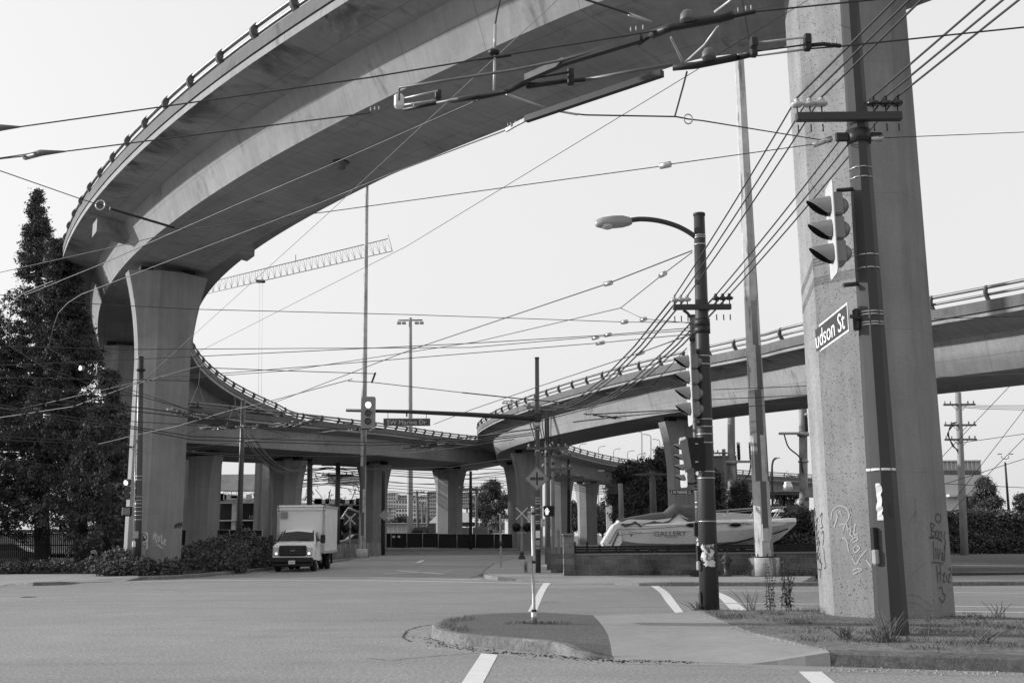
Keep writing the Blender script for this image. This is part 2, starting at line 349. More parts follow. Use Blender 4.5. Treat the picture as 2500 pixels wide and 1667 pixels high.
# verge soil by the wooden poles
# left pavement
kl=[Z(x,y,.0) for x,y in [(-400,1450),(0,1433)]]+[Z(22,1426,.01),Z(80,1421,.12),Z(150,1419,.12),Z(200,1421,.02),Z(305,1418,.01),Z(345,1407,.13),Z(400,1405,.15),Z(500,1399,.15),Z(663,1384,.15),Z(760,1373,.15),Z(858,1362,.15),Z(930,1351,.15)]
strip('kerb',[p[:2] for p in kl],.18,-.1,[max(.006,float(p[2])) for p in kl],m_kerb,side=1)
kli=offs([np.array(p) for p in kl],.18,1)
fan('pavement',[tuple(p) for p in kli[:8]]+[tuple(Z(330,1401,.15)),tuple(Z(0,1401,.1)),tuple(Z(-400,1401,.05))],m_walk,-.002)
fan('verge',[tuple(p) for p in kli[7:]]+[tuple(Z(930,1345,.15)),tuple(Z(600,1340,.15)),tuple(Z(-600,1340,.1)),tuple(Z(-600,1400,.1)),tuple(Z(0,1401,.1)),tuple(Z(330,1401,.15))],m_dirt,-.012)
# soil behind the wall (boat yard) 
fan('yard',[(7,41.2,.1),(60,41.2,.1),(60,75,.1),(4,75,.1)],m_dirt,0)
# right far pavement beyond the cross street
# painted markings
def mark(L,Rr=None,w=None,z=.004,name='road_marking'):
    if Rr is None:
        P=[G(x,y)[:2] for x,y in L]; V=[];n=len(P)
        for i,p in enumerate(P):
            t=P[min(i+1,n-1)]-P[max(i-1,0)]; t/=np.linalg.norm(t); nn=np.array([-t[1],t[0]])*w/2; V+=[(*(p-nn),z),(*(p+nn),z)]
    else:
        A=crv([G(x,y)[:2] for x,y in L],5) if len(L)>2 else [G(x,y)[:2] for x,y in L]; B=crv([G(x,y)[:2] for x,y in Rr],5) if len(Rr)>2 else [G(x,y)[:2] for x,y in Rr]; V=[]; n=len(A)
        for a,b in zip(A,B): V+=[(*a,z),(*b,z)]
    mb=MB().add(V,[(2*i,2*i+1,2*i+3,2*i+2) for i in range(n-1)])
    vv=np.array(mb.v); 
    o=struct(name,mb,m_paint); return o
s5=lambda L:[(900+x/2.352,1350+y/2.352) for x,y in L]
mark(s5([(1005,170),(975,215),(945,275),(915,335)]),s5([(1045,170),(1020,205),(990,270),(965,335)]))
mark(s5([(1620,188),(1670,225),(1705,275),(1760,342)]),s5([(1665,188),(1720,225),(1760,275),(1810,342)]))
mark([(1700,1431),(1717,1437),(1750,1454),(1780,1484),(1797,1494)],[(1714,1431),(1734,1437),(1780,1456),(1810,1478),(1828,1494)])
mark([(1176,1593),(1100,1707)],[(1218,1593),(1158,1707)])
mark([(1950,1639),(2011,1695)],[(2006,1639),(2074,1695)])
mark([(-200,1440),(0,1426.5),(250,1420),(500,1416.5),(900,1416.8),(1130,1420)],w=.2); mark([(1130,1420),(1330,1424)],w=.2,z=.0045)
mark([(640,1407),(900,1408.6),(1174,1414.6)],w=.2)
mark([(1759,1441),(1990,1442),(2328,1445.6),(2560,1448)],w=.12); mark([(1752,1472),(1990,1474),(2331,1479),(2560,1482)],w=.12)
mark([(2331,1492),(2560,1495)],w=.16)
c3=lambda L:[(900+x/4.704,1100+y/4.704) for x,y in L]
for L in ([(330,1375),(850,1415)],[(170,1408),(930,1386)],[(510,1300),(1400,1310)],[(560,1285),(630,1255)],[(840,1205),(920,1220)],[(1000,1205),(1150,1203)]): mark(c3(L),w=.26,z=.0055)
mark([(1300,1426.2),(1500,1427)],w=.01) if False else None
# rail tracks crossing the side street
m_track=M('worn_steel_track',.16,.2,3,.4,.7)
for yy in (1366,1369.5,1375,1379):
    a,b=G(600,yy+6)[:2],G(1235,yy-2)[:2]; t=(b-a)/np.linalg.norm(b-a); n=np.array([-t[1],t[0]])*.05
    struct('tram_rail',MB().add([(*(a-n),.006),(*(b-n),.006),(*(b+n),.006),(*(a+n),.006)],[(0,1,2,3)]),m_track)

def crack(L,w=.012,name='road_crack'):
    P=crv([G(x,y)[:2] for x,y in L],8); rs=random.Random(len(L)+int(L[0][0])); V=[]
    for i,p in enumerate(P):
        p=p+np.array([rs.uniform(-.03,.03),rs.uniform(-.03,.03)]); t=P[min(i+1,len(P)-1)]-P[max(i-1,0)]; t/=np.linalg.norm(t); n=np.array([-t[1],t[0]])*w*rs.uniform(.3,1.2); V+=[(*(p-n),.0052),(*(p+n),.0052)]
    struct(name,MB().add(V,[(2*i,2*i+1,2*i+3,2*i+2) for i in range(len(P)-1)]),m_tar)
m_tar=M('crack_filler',.03,.2,5,.8)
crack([(1053,1524),(1020,1530),(1000,1537),(986,1548),(985,1556),(1000,1566)],.02); crack([(900,1606),(950,1612),(1010,1606),(1090,1599),(1172,1594)],.01); crack([(1325,1471),(1345,1469),(1362,1470)],.02); crack([(1145,1412),(1180,1399),(1215,1376)],.03); crack([(60,1466),(180,1469),(330,1460)],.008); crack([(640,1540),(720,1533),(790,1535)],.01)
for k,(x,y,r_) in enumerate(((70,1457,.22),(1020,1378,.3))):
    c=G(x,y); o=struct('manhole_cover',MB().lathe((c[0],c[1],.0),[(r_,.003),(r_,.006),(r_*.9,.006),(r_*.9,.004)],24),M('cast_iron_cover',.08,.3,20,.6,.5))
# ---------------- elevated ramps ----------------
A_P=[[28,-8,14.85],[20.59,3.69,14.87],[7.91,19.83,14.84],[2.56,23.25,14.87],[-7.35,34.4,15.26],[-16.35,48.02,15.76],[-22.79,61.42,15.87],[-27.46,75.91,15.36],[-28.11,88.63,14.37],[-25.48,99.62,13.27],[-20.19,104.5,12.13],[-13,111,11.3],[-5,118,10.6]]
A_S=dict(w=3.893,b=1.748,g=1.789,k=.059,u=.897,e=.33,t=.43,v=.511)
C_P=[[33,12,9.8],[27.8,23.6,9.73],[23.62,35.44,9.54],[16.75,45.91,9.68],[14.95,51.5,9.99],[10.05,63.12,10.44],[4.91,77.95,10.73],[1.72,91.2,10.94],[0.62,100.,10.83],[1.9,114.19,10.46],[10.86,131.43,9.85],[23.79,140.42,9.22],[40,148,8.6],[62,156,8]]
C_S=dict(w=3.961,b=2.11,g=1.97,k=.021,u=.896,e=.226,t=.577,v=.351)
B_P=[[-70,62,10.1],[-42.0,66.0,10.1],[-33.98,70.13,9.75],[-25.43,71.76,9.44],[-18.7,79.38,9.42],[-14.19,90.65,9.88],[-8.32,106.63,10.37],[-2.72,115.28,10.71]]
B_S=dict(w=3.7,b=2.95,g=1.8,k=-.109,u=.80,e=.24,t=.5,v=.1)
def frame(P):
    C=crv(P,14); T=np.gradient(C[:,:2],axis=0); T/=np.linalg.norm(T,axis=1)[:,None]; N=np.stack([-T[:,1],T[:,0]],1)
    return C,T,N
def sweep(C,N,sec,k,closed=True):
    """sec list of (offset,dz); returns MB,uv"""
    n=len(C); m=len(sec); arc=np.concatenate([[0],np.cumsum(np.linalg.norm(np.diff(C,axis=0),axis=1))]); mb=MB(); uv=[]
    # split verts per section edge so that shading and uv stay sharp
    per=np.concatenate([[0],np.cumsum([math.hypot(sec[(j+1)%m][0]-sec[j][0],sec[(j+1)%m][1]-sec[j][1]) for j in range(m)])])
    for j in range(m if closed else m-1):
        V=[]; 
        for i in range(n):
            for q,pv in ((sec[j],per[j]),(sec[(j+1)%m],per[j+1])):
                V.append((C[i,0]+N[i,0]*q[0],C[i,1]+N[i,1]*q[0],C[i,2]+q[1]+q[0]*k)); uv.append((arc[i],pv+j*7.3))
        mb.add(V,[(2*i,2*i+1,2*i+3,2*i+2) for i in range(n-1)],True)
    if closed:
        o=len(mb.v)
        for i in (0,n-1):
            mb.add([(C[i,0]+N[i,0]*q[0],C[i,1]+N[i,1]*q[0],C[i,2]+q[1]+q[0]*k) for q in sec],[tuple(range(m)) if i else tuple(range(m))[::-1]]); uv+=[(0,0)]*m
    return mb,uv
RP={}
def ramp(nm,label,P,S,posts,spacing,extra=None):
    PW,PT=(.24,.06) if nm=='A' else (.17,.045)
    C,T,N=frame(P); RP[nm]=(C,T,N,S)
    r=thing('elevated_ramp',label,'flyover',(C[len(C)//2,0],C[len(C)//2,1],0))
    w,b,g,k,u,e,t,v=[S[q] for q in 'wbgkuetv']
    sec=[(w,-.10),(w,-e),(b+v,-t),(b,-g),(-b,-g),(-b-v,-t),(-w,-e),(-w,-.10),(-w+.12,-.10),(-w+.12,-.04),(-w+.3,0),(w-.3,0),(w-.12,-.04),(w-.12,-.10)]
    mb,uv=sweep(C,N,sec,k); d=obj('deck',mb,m_deck,r,uv=uv)
    for s in (1,-1):
        ps=[(s*(w+.02),.36),(s*(w+.02),-.05),(s*(w-.1),-.05),(s*(w-.32),.0),(s*(w-.26),.36)]
        if s<0: ps=ps[::-1]
        mb,uv=sweep(C,N,ps,k); obj('parapet',mb,m_parapet,r,uv=uv)
        for hh,rr in ((u-.04,.07),(.36+(u-.36)*.42,.055)):
            pl=[(C[i,0]+N[i,0]*s*(w-.1),C[i,1]+N[i,1]*s*(w-.1),C[i,2]+hh+s*(w-.1)*k) for i in range(len(C))]
            obj('rail',MB().tube(pl,rr,6,False),m_rail,r)
    arc=np.concatenate([[0],np.cumsum(np.linalg.norm(np.diff(C[:,:2],axis=0),axis=1))])
    H=u-.36+.04
    def post(s,a):
        i=np.interp(a,arc,np.arange(len(C))); j=int(min(i,len(C)-2)); f=i-j
        c=C[j]*(1-f)+C[j+1]*f; tt=T[j]; nn=N[j]; mb=MB(); V=[];Q=7
        # crescent plate: bowed outward, thickness .07 along the rail
        for q in range(Q):
            a_=q/(Q-1); bow=(.18 if nm=='A' else .16)*math.sin(a_*math.pi*.95); wd=PW*(1-.45*a_)
            o_in=s*(w-.02+bow-wd-.10); o_out=s*(w-.02+bow-.06)
            for oo in (o_in,o_out):
                for th in (-PT,PT): V.append((c[0]+nn[0]*oo+tt[0]*th,c[1]+nn[1]*oo+tt[1]*th,c[2]+.36+H*a_+s*w*k))
        Fc=[]
        for q in range(Q-1):
            o=q*4; 
            for x,y in ((0,1),(1,3),(3,2),(2,0)): Fc.append((o+x,o+y,o+4+y,o+4+x))
        Fc+=[(0,2,3,1),(Q*4-4,Q*4-3,Q*4-1,Q*4-2)]
        return mb.add(V,Fc)
    for s,a0,a1 in posts:
        a=a0
        while a<a1: obj('rail_post',post(s,a),m_parapet,r); a+=spacing
    return r
CA=crv(A_P,14); 
def arc_at(P,px_x,side,S,lo,hi):
    C,T,N=frame(P); best=None
    for i in range(len(C)):
        if lo<=i<=hi:
            q=px((C[i,0]+N[i,0]*side*S['w'],C[i,1]+N[i,1]*side*S['w'],C[i,2]+S['u'])); d=abs(q[0]-px_x)
            if best is None or d<best[0]: best=(d,i)
    return np.concatenate([[0],np.cumsum(np.linalg.norm(np.diff(C[:,:2],axis=0),axis=1))])[best[1]]
a639=arc_at(A_P,639,1,A_S,30,90)
rA=ramp('A','tall curved concrete ramp sweeping overhead from top right and round to the left','x'and A_P,A_S,[(1,a639-2.27*6,a639+2.27*23),(-1,a639+2.27*18,a639+2.27*42)],2.27)
a1658=arc_at(C_P,1658,1,C_S,10,90)
rC=ramp('C','lower concrete ramp rising from mid scene to the right edge behind the large column','x' and C_P,C_S,[(1,a1658-2.33*16,a1658+2.33*28),(-1,a1658+2.33*24,a1658+2.33*50)],2.33)
a637=arc_at(B_P,637,-1,B_S,0,200)
rB=ramp('B','low concrete ramp crossing behind the left column toward the middle of the scene','x' and B_P,B_S,[(-1,a637-2.0*6,a637+2.0*27)],2.0)
# fixtures on the underside of the tall ramp
C,T,N,S=RP['A']
def at_ramp(nm,pxx,off,dz,lo=0,hi=999):
    C,T,N,S=RP[nm]; best=None
    for i in range(max(0,lo),min(len(C),hi)):
        for f in (0,.25,.5,.75):
            j=min(i+1,len(C)-1); c=C[i]*(1-f)+C[j]*f; n=N[i]; p=(c[0]+n[0]*off,c[1]+n[1]*off,c[2]+dz+off*S['k']); q=px(p); d=abs(q[0]-pxx)
            if best is None or d<best[0]: best=(d,np.array(p),n,T[i])
    return best[1:]
p,n,t=at_ramp('A',829,.1,-S['g'],30,75)
# search for the real offset giving y=400
for off in np.linspace(-1.5,1.5,31):
    q,n,t=at_ramp('A',829,off,-S['g'],30,75)
    if abs(px(q)[1]-392)<6: p=q; break
dl=thing('dome_light','dark dome light under the tall ramp deck','light',p)
obj('bracket_plate',MB().lathe((p[0],p[1],p[2]-.03),[(.25,0),(.27,.03),(.2,.06)],16),m_dark,dl)
obj('dome',MB().lathe((p[0],p[1],p[2]-.28),[(.06,0),(.13,.02),(.16,.12),(.17,.22),(.22,.25)],16),M('smoked_dome',.12,.1,3,.25),dl)
# cross-girder stub at the expansion joint above the left column (part of ramp)
def stub(ramp,nm,pxx,side,lo,hi):
    C,T,N,S=RP[nm]; q,n,t=at_ramp(nm,pxx,side*S['w'],-S['e'],lo,hi)
    w,b,g,k,e,tt_=S['w'],S['b'],S['g'],S['k'],S['e'],S['t']
    base=np.array([q[0]-n[0]*side*w,q[1]-n[1]*side*w,q[2]+S['e']-side*w*k])
    sec=[(w-.5,-e-.05),(w-.5,-e-.75),(w-.95,-1.05),(b,-1.15),(b+.1,-.5)]; V=[]
    for th in (-.55,.55):
        for o_,dz in sec: V.append((base[0]+n[0]*o_*side+t[0]*th,base[1]+n[1]*o_*side+t[1]*th,base[2]+dz+o_*side*k))
    m=len(sec); mb=MB().add(V,[tuple(range(m)),tuple(range(m,2*m))[::-1]]+[(i,(i+1)%m,(i+1)%m+m,i+m) for i in range(m)])
    obj('cross_girder',mb,m_deck,ramp,uv=[(v[0],v[2]) for v in V])
    # joint line recess
    return base
stub(rA,'A',203,1,55,90); stub(rA,'A',640,-1,55,90)
# ---------------- columns ----------------
def column(cx,cy,ztop,u,label,neck=(2.24,2.09),ch=.66,flare=.48,fh=3.2,mat=None,z0=0,group='concrete columns carrying the ramps',bear=True):
    r=thing('ramp_column',label,'column',(cx,cy,z0),0,group); u=np.array(u,float); u/=np.linalg.norm(u); d=np.array([-u[1],u[0]])
    hs=[z0-.3]+list(np.linspace(z0,ztop-fh,4))+[ztop-fh+fh*q for q in (.12,.25,.4,.55,.7,.85,1.)]; mb=MB(); 
    rings=[]
    for z in hs:
        f=max(0,(z-(ztop-fh))/fh); ex=flare*(f**1.9); a=neck[0]/2; b=neck[1]/2
        pr=[(a+ex,b-ch),(a-ch,b),(-a+ch,b),(-a-ex,b-ch),(-a-ex,-b+ch),(-a+ch,-b),(a-ch,-b),(a+ex,-b+ch)]
        rings.append([(cx+u[0]*p+d[0]*q,cy+u[1]*p+d[1]*q,z) for p,q in pr])
    for k in range(8):
        V=[];
        for rg in rings: V+=[rg[k],rg[(k+1)%8]]
        mb.add(V,[(2*i,2*i+2,2*i+3,2*i+1) if u[0]*d[1]-u[1]*d[0]<0 else (2*i,2*i+1,2*i+3,2*i+2) for i in range(len(rings)-1)])
    mb.mi=[(1 if k in (0,1,2) else 0) for k in range(8) for _ in range(len(rings)-1)]
    mb.add(rings[-1],[tuple(range(8))])
    obj('shaft',mb,mat or m_pier,r)
    if bear:
        for s in (-1,1):
            obj('bearing',MB().box((cx+u[0]*s*.95,cy+u[1]*s*.95,ztop+.16),(.55,.55,.3),rot=math.atan2(u[1],u[0])),m_bear,r)
    return r
def col_on(nm,pxx,label,lo=0,hi=999,gap=.3,**kw):
    C,T,N,S=RP[nm]; q,n,t=at_ramp(nm,pxx,0,-S['g'],lo,hi); return column(q[0],q[1],q[2]-gap,(n[0],n[1]),label,**kw),q
pier_near=column(6.86,20.0,12.6,(0,1),'huge speckled octagonal concrete column at right with graffiti, on the weedy verge',neck=(2.18,2.18),ch=.64,mat=[m_pier,m_pier_near],z0=.1)
pier1,q1=col_on('A',410,'flared concrete column at left carrying the tall ramp, dark pole in front of it',55,85,gap=.42,flare=.62,fh=4.4,neck=(2.3,2.12),z0=.1)
pier2,q2=col_on('A',292,'shaded flared column just behind the left column and beside the conifers',85,110)
# ---------------- text and small helpers ----------------
def text(s,mat,parent,p0,right,up,h,thick=.004,width=None,name='lettering',shear=0,center=True,local=False):
    """text mesh with its centre (or left end) at p0, cap height h, laid along right/up vectors"""
    cu=bpy.data.curves.new(name,'FONT'); cu.body=s; cu.size=1; cu.shear=shear; cu.extrude=0; cu.resolution_u=3
    to=bpy.data.objects.new('tmp',cu); COL.objects.link(to); bpy.context.view_layer.update()
    me=bpy.data.meshes.new_from_object(to.evaluated_get(bpy.context.evaluated_depsgraph_get()))
    V=np.array([v.co[:] for v in me.vertices]); Fc=[tuple(p.vertices) for p in me.polygons]
    bpy.data.objects.remove(to); bpy.data.curves.remove(cu); bpy.data.meshes.remove(me)
    if len(V)==0: return None
    y0,y1=0,.69; w0,w1=V[:,0].min(),V[:,0].max(); V[:,0]-= (w0+w1)/2 if center else w0; V[:,1]-= .345 if center else 0
    k=h/.69; V*=k
    if width: V[:,0]*=width/((w1-w0)*k)
    rt,u=np.array(right,float),np.array(up,float); rt/=np.linalg.norm(rt); u/=np.linalg.norm(u); n=np.cross(rt,u)
    P=np.array(p0)+V[:,:1]*rt+V[:,1:2]*u+n*thick
    return obj(name,MB().add(P,Fc),mat,parent,local=local)
m_blacktxt=M('black_lettering',.02,.1,5,.6); m_whitetxt=M('white_lettering',.8,.05,5,.5)
m_lens=M('dark_lens',.03,.1,5,.15,0,.6); m_lit=emis('lit_lens',1.,1.1); m_siggrey=M('signal_housing_grey',.30,.08,3,.45,0,.5); m_sigdark=M('signal_housing_dark',.03,.1,3,.5)
m_board=M('light_backboard',.62,.06,2,.5); m_visor_in=M('visor_inside_black',.01,.1,5,.8)
def pole(name,label,cat,bx,by,tx,ty,rb,rt,mat,zb=0.,Y=None,n=10,group=None,cap=True,part='shaft',z_ext=0):
    """tapered pole from ground pixel (bx,by) to top pixel (tx,ty)"""
    b=np.array(G(bx,by,zb)) if Y is None else np.array([W(bx,by,Y)[0],Y,zb]); t=W(tx,ty,b[1]); t=np.array(t)
    r=thing(name,label,cat,b,0,group)
    q=[b+(t-b)*f for f in (0,.33,.66,1)]; q[0]=q[0]-np.array([0,0,.05])
    obj(part,MB().tube(q,[rb+(rt-rb)*f for f in (0,.33,.66,1)],n,smooth=n>8,phase=math.pi/n),mat,r)
    if cap: obj('cap',MB().tube([t,t+(0,0,.05)],rt*1.12,n),mat,r)
    r['top']=0; del r['top']
    def at(y):  # point on pole axis at image row y
        lo,hi=0.,1.
        for _ in range(30):
            m=(lo+hi)/2
            if px(b+(t-b)*m)[1]>y: lo=m
            else: hi=m
        return b+(t-b)*lo, rb+(rt-rb)*lo
    return r,b,t,at
def band(r,at,ys,h=.03,mat=None,name='steel_band',k=1.06,n=10):
    for y in ys:
        p,rad=at(y); obj(name,MB().tube([p-(0,0,h/2),p+(0,0,h/2)],rad*k,n),mat or m_galv,r)
def plate_at(r,name,mat,p,right,up,w,h,t=.01):
    rt,u=np.array(right,float),np.array(up,float); return obj(name,MB().plate([p-rt*w/2-u*h/2,p+rt*w/2-u*h/2,p+rt*w/2+u*h/2,p-rt*w/2+u*h/2],t),mat,r)
# ---------------- traffic signal (faces local -Y) ----------------
def signal(name,label,loc,rz,nsec=3,pitch=.355,lit=None,board=True,hmat=None,vis=True,group=None,bw=.50,lensr=None,bmat=None,vl=1.,vmat=None):
    r=thing(name,label,'traffic signal',loc,rz,group); hm=hmat or m_siggrey; H=pitch*nsec; hw=pitch*.5
    vm=vmat or hm
    hb=MB()
    for i in range(nsec): hb.bbox((0,.09,H/2-pitch*(i+.5)),(pitch*.96,.17,pitch*.97),.03)
    for i in range(nsec): hb.lathe((0,.175,H/2-pitch*(i+.5)),[(pitch*.36,0),(pitch*.33,.04),(pitch*.2,.09),(.02,.11)],12,ax=[[1,0,0],[0,0,-1],[0,1,0]])
    obj('housing',hb,hm,r,local=True)
    if board:
        w_,h_=pitch*.5+.13,H/2+.17; c=.09; pts=[]
        for sx,sz,a0 in ((1,1,0),(-1,1,90),(-1,-1,180),(1,-1,270)):
            for q in range(4): a=R(a0+q*30); pts.append((sx*(w_-c)+c*math.cos(a),sz*(h_-c)+c*math.sin(a)))
        k=len(pts); V=[(x,-.005,z) for x,z in pts]+[(x,.012,z) for x,z in pts]
        obj('backboard',MB().add(V,[tuple(range(k)),tuple(range(k,2*k))[::-1]]+[(i,i+k,(i+1)%k+k,(i+1)%k) for i in range(k)]),bmat or m_board,r,local=True)
    lr=lensr or pitch*.42
    for i in range(nsec):
        zc=H/2-pitch*(i+.5)
        V=[(0,-.045,zc)]+[(lr*.98*math.cos(a),-.02,zc+lr*.98*math.sin(a)) for a in np.linspace(0,2*math.pi,20,endpoint=False)]
        obj('lens',MB().add(V,[(0,1+k,1+(k+1)%20) for k in range(20)],True),m_lit if lit==i else m_lens,r,local=True)
        if vis:
            mb=MB(); n=24; V=[];Fc=[];Vi=[]
            for k in range(n+1):
                a=R(-128+ (n-k)*0)+0; ang=R(90-140+280*k/n); up=math.sin(ang); f=(up+.77)/1.77; L=(.05+.27*max(0,f)**.8)*vl*(pitch/.355)
                for rr,oo in ((lr+.008,V),(lr-.004,V)):
                    oo.append((rr*math.cos(ang),-.012,zc+rr*math.sin(ang))); oo.append((rr*.93*math.cos(ang),-.012-L,zc+rr*.93*math.sin(ang)-L*.12))
            for k in range(n):
                o=k*4; q=o+4; Fc+=[(o,o+1,q+1,q),(o+2,q+2,q+3,o+3),(o+1,o+3,q+3,q+1)]
            mi=[]
            for k in range(n): mi+=[0,1,0]
            mb.add(V,Fc,False); mb.mi=mi; obj('visor',mb,[vm,m_visor_in],r,local=True)
    return r
def br_tube(r,pts,rad,mat,name='bracket',n=8): return obj(name,MB().tube(pts,rad,n),mat,r)
def insulator(r,p,light=True,k=1.):
    m=M('glazed_insulator_light',.5,.1,4,.2,0,.6) if light else M('glazed_insulator_dark',.03,.1,4,.2,0,.6)
    o=obj('insulator',MB().lathe(p,[(.02,0),(.075*k,.01),(.1*k,.03),(.1*k,.055),(.06*k,.075),(.035*k,.09),(.045*k,.12),(.03*k,.14)],14),m,r)
    obj('pin',MB().tube([p-(0,0,.16),p+(0,0,.02)],.012,6),m_dark,r); obj('pin_nut',MB().tube([p-(0,0,.42),p-(0,0,.30)],.012,6),m_dark,r)
m_pole1=M('dark_painted_pole',.05,.12,2,.5,.0,.25,stretch=(1,1,.15))
# ======== near pole (right) ========
ZG=.17
NP,NPb,NPt,NPat=pole('tram_wire_pole','thick dark octagonal steel pole standing in front of the huge speckled column','pole',2179,1549,2062,-160,.235,.135,m_pole1,zb=ZG,n=8,cap=False)
band(NP,NPat,[414,438,626,658,764,771,790,796],.018,n=8)
p,_=NPat(1147); band(NP,NPat,[1147],.035,m_white,n=8)
p,rd=NPat(336); obj('clamp_band',MB().tube([p-(0,0,.11),p+(0,0,.11)],rd*1.15,10),m_dark,NP)
obj('clamp_ear',MB().bbox(p+(-.27,-.02,0),(.22,.06,.15)),m_dark,NP); obj('clamp_ear',MB().bbox(p+(.27,-.02,0),(.22,.06,.15)),m_dark,NP)
p,_=NPat(780); obj('sign_clamp',MB().bbox(p+(-.23,0,0),(.08,.12,.34),.02),m_dark,NP)
Yn=NPb[1]
# crossarm
ca_l,ca_r=W(1943,286,Yn-.2),W(2201,285,Yn-.2); 
obj('crossarm',MB().bbox((ca_l+ca_r)/2,(np.linalg.norm(ca_r-ca_l),.12,.135),.012),m_pole1,NP)
NPins=[]
for i,(x,y) in enumerate([(1946,262),(1977,261),(2006,260),(2131,259),(2162,259),(2191,259)]):
    q=W(x,y,Yn-.2); insulator(NP,q,i<3); NPins.append(q+(0,0,.13))
# raised numbers on the pole, push button, poster scrap
p,rd=NPat(1245); text('A23E',m_pole1,NP,p+(.02,-rd*.94,0),(0,0,-1),(1,0,0),.07,.006,name='raised_number')
pp,rd=NPat(1325); obj('push_button_box',MB().bbox(pp+(-rd*.93,-.1,.06),(.09,.1,.34),.02),m_blk,NP); obj('push_button',MB().bbox(pp+(-rd*.95,-.12,-.2),(.1,.09,.24),.03),m_siggrey,NP)
pp,rd=NPat(1225); b2=MB(); V=[]
rs=random.Random(3); n=11
for i in range(n):
    z=-.27+.54*i/(n-1); V+=[(-rd*.70+rs.uniform(-.02,.01),-rd*.72,z),(-rd*.42+rs.uniform(-.02,.02),-rd*.93,z)]
b2.add([np.array(v)+pp for v in V],[(2*i,2*i+1,2*i+3,2*i+2) for i in range(n-1)]); obj('poster_scrap',b2,m_white,NP)
# signal on near pole (faces left)
sp=W(2030,562,Yn-.05)
m_sn=M('signal_housing_pale',.2,.08,3,.4,0,.5)
SG1=signal('traffic_signal','large three lens traffic signal with pale backboard on the thick pole at right, facing left',sp,R(-97),3,.385,None,True,m_sn,bmat=M('reflective_white_board',.42,.05,2,.5))
br=[]
for y in (460,690):
    a,rd=NPat(y); obj('bracket',MB().tube([a,np.array([sp[0]+.13,sp[1],a[2]-.05])],.035,8),m_dark,SG1)
# Hudson St sign: a 2 m plate running away from the pole
a=W(2073,772,Yn-.15); far=W(1990,833,Yn+2.05)
sgn=thing('street_name_sign','bent metal street sign reading Hudson St beside the speckled column','street sign',(a+far)/2)
tl,tr=W(1988,802,Yn+2.0),W(2067,738,Yn-.1); bl,brr=W(1993,866,Yn+2.0),W(2075,806,Yn-.1)
hh=((tr-brr)[2]+(tl-bl)[2])/2; L=np.array([a[0]-far[0],a[1]-far[1],0]); ll=np.linalg.norm(L); L/=ll; upv=np.array([0,0,1.]); nrm=np.cross(L,upv); c=(tl+tr+bl+brr)/4
V=[];Fc=[];bend=[]
for i in range(13):
    f=i/12; d=(f-.5)*2.1; off=.16*max(0,(.14-f)/.14)**2
    q=c+L*d-nrm*off*1.
    for s_ in (-1,1): V.append(q+upv*hh/2*s_)
mm=MB().add(V,[(2*i,2*i+2,2*i+3,2*i+1) for i in range(12)]); mm.add([v-nrm*.012 for v in V],[(2*i,2*i+1,2*i+3,2*i+2) for i in range(12)])
obj('plate',mm,m_white,sgn)
g1=MB().add([c+L*(-1.02)+upv*hh*.43+nrm*.004,c+L*(-1.02)-upv*hh*.43+nrm*.004,c+L*1.02-upv*hh*.43+nrm*.004,c+L*1.02+upv*hh*.43+nrm*.004],[(0,1,2,3)]); obj('sign_face',g1,M('sign_grey_face',.05,.1,2,.6,0,.15),sgn)
text('udson St',m_whitetxt,sgn,c+L*(-.06),L,upv,hh*.64,.009,width=1.88)
q,rd=NPat(783); obj('bracket',MB().tube([q,c+L*1.1],.03,6),m_dark,sgn)
# ======== lamp post with crossarm (middle right) ========
LP,LPb,LPt,LPat=pole('lamp_post','dark lamp post with curved lamp arm, crossarm and peeling posters, in front of the boat','lamp post',1732,1488,1707,527,.20,.115,m_pole1,zb=ZG,n=10)
band(LP,LPat,[576,581,598,870,890,1024,1042,1060,1081,1151,1167,1272],.022)
YL=LPb[1]
for y,h in ((788,.16),(806,.14)): p,rd=LPat(y); obj('clamp_band',MB().tube([p-(0,0,h/2),p+(0,0,h/2)],rd*1.2,10),m_dark,LP)
la,lb=W(1643,751,YL-.15),W(1785,748,YL-.15); obj('crossarm',MB().bbox((la+lb)/2,(np.linalg.norm(lb-la),.1,.11),.01),m_pole1,LP)
LPins=[]
for i,(x,y) in enumerate([(1646,737),(1662,736.5),(1678,736),(1748,733),(1765,733),(1781,732.5)]):
    q=W(x,y,YL-.15); insulator(LP,q,i<3,.8); LPins.append(q+(0,0,.11))
# lamp arm and luminaire
arm=[W(x,y,YL) for x,y in [(1700,580),(1680,566),(1655,553),(1625,543),(1595,537),(1565,535),(1545,537),(1537,539)]]
obj('lamp_arm',MB().tube(crv(arm,3),.055,8),m_pole1,LP)
hc=W(1498,545,YL); ln=.68; mb=MB(); prof=[(-1,.25,.06),(-.9,.55,.10),(-.6,.85,.14),(0,1,.16),(.5,.9,.15),(.85,.6,.11),(1.,.35,.07)]
V=[];n=12
for f,wf,hf in prof:
    for k in range(n): a_=2*math.pi*k/n; V.append(hc+np.array([f*ln/2*1.15,math.cos(a_)*.17*wf,math.sin(a_)*hf*(1 if math.sin(a_)>0 else .7)+ (f+.2)*.02]))
mb.add(V,[(i*n+k,i*n+(k+1)%n,(i+1)*n+(k+1)%n,(i+1)*n+k) for i in range(len(prof)-1) for k in range(n)]+[tuple(range(n))[::-1],tuple((len(prof)-1)*n+k for k in range(n))],True)
obj('lamp_head',mb,m_siggrey,LP)
obj('lamp_glass',MB().lathe(hc+(-.13,0,-.13),[(.05,0),(.13,.03),(.15,.07)],14),M('lamp_glass',.5,.05,3,.2),LP)
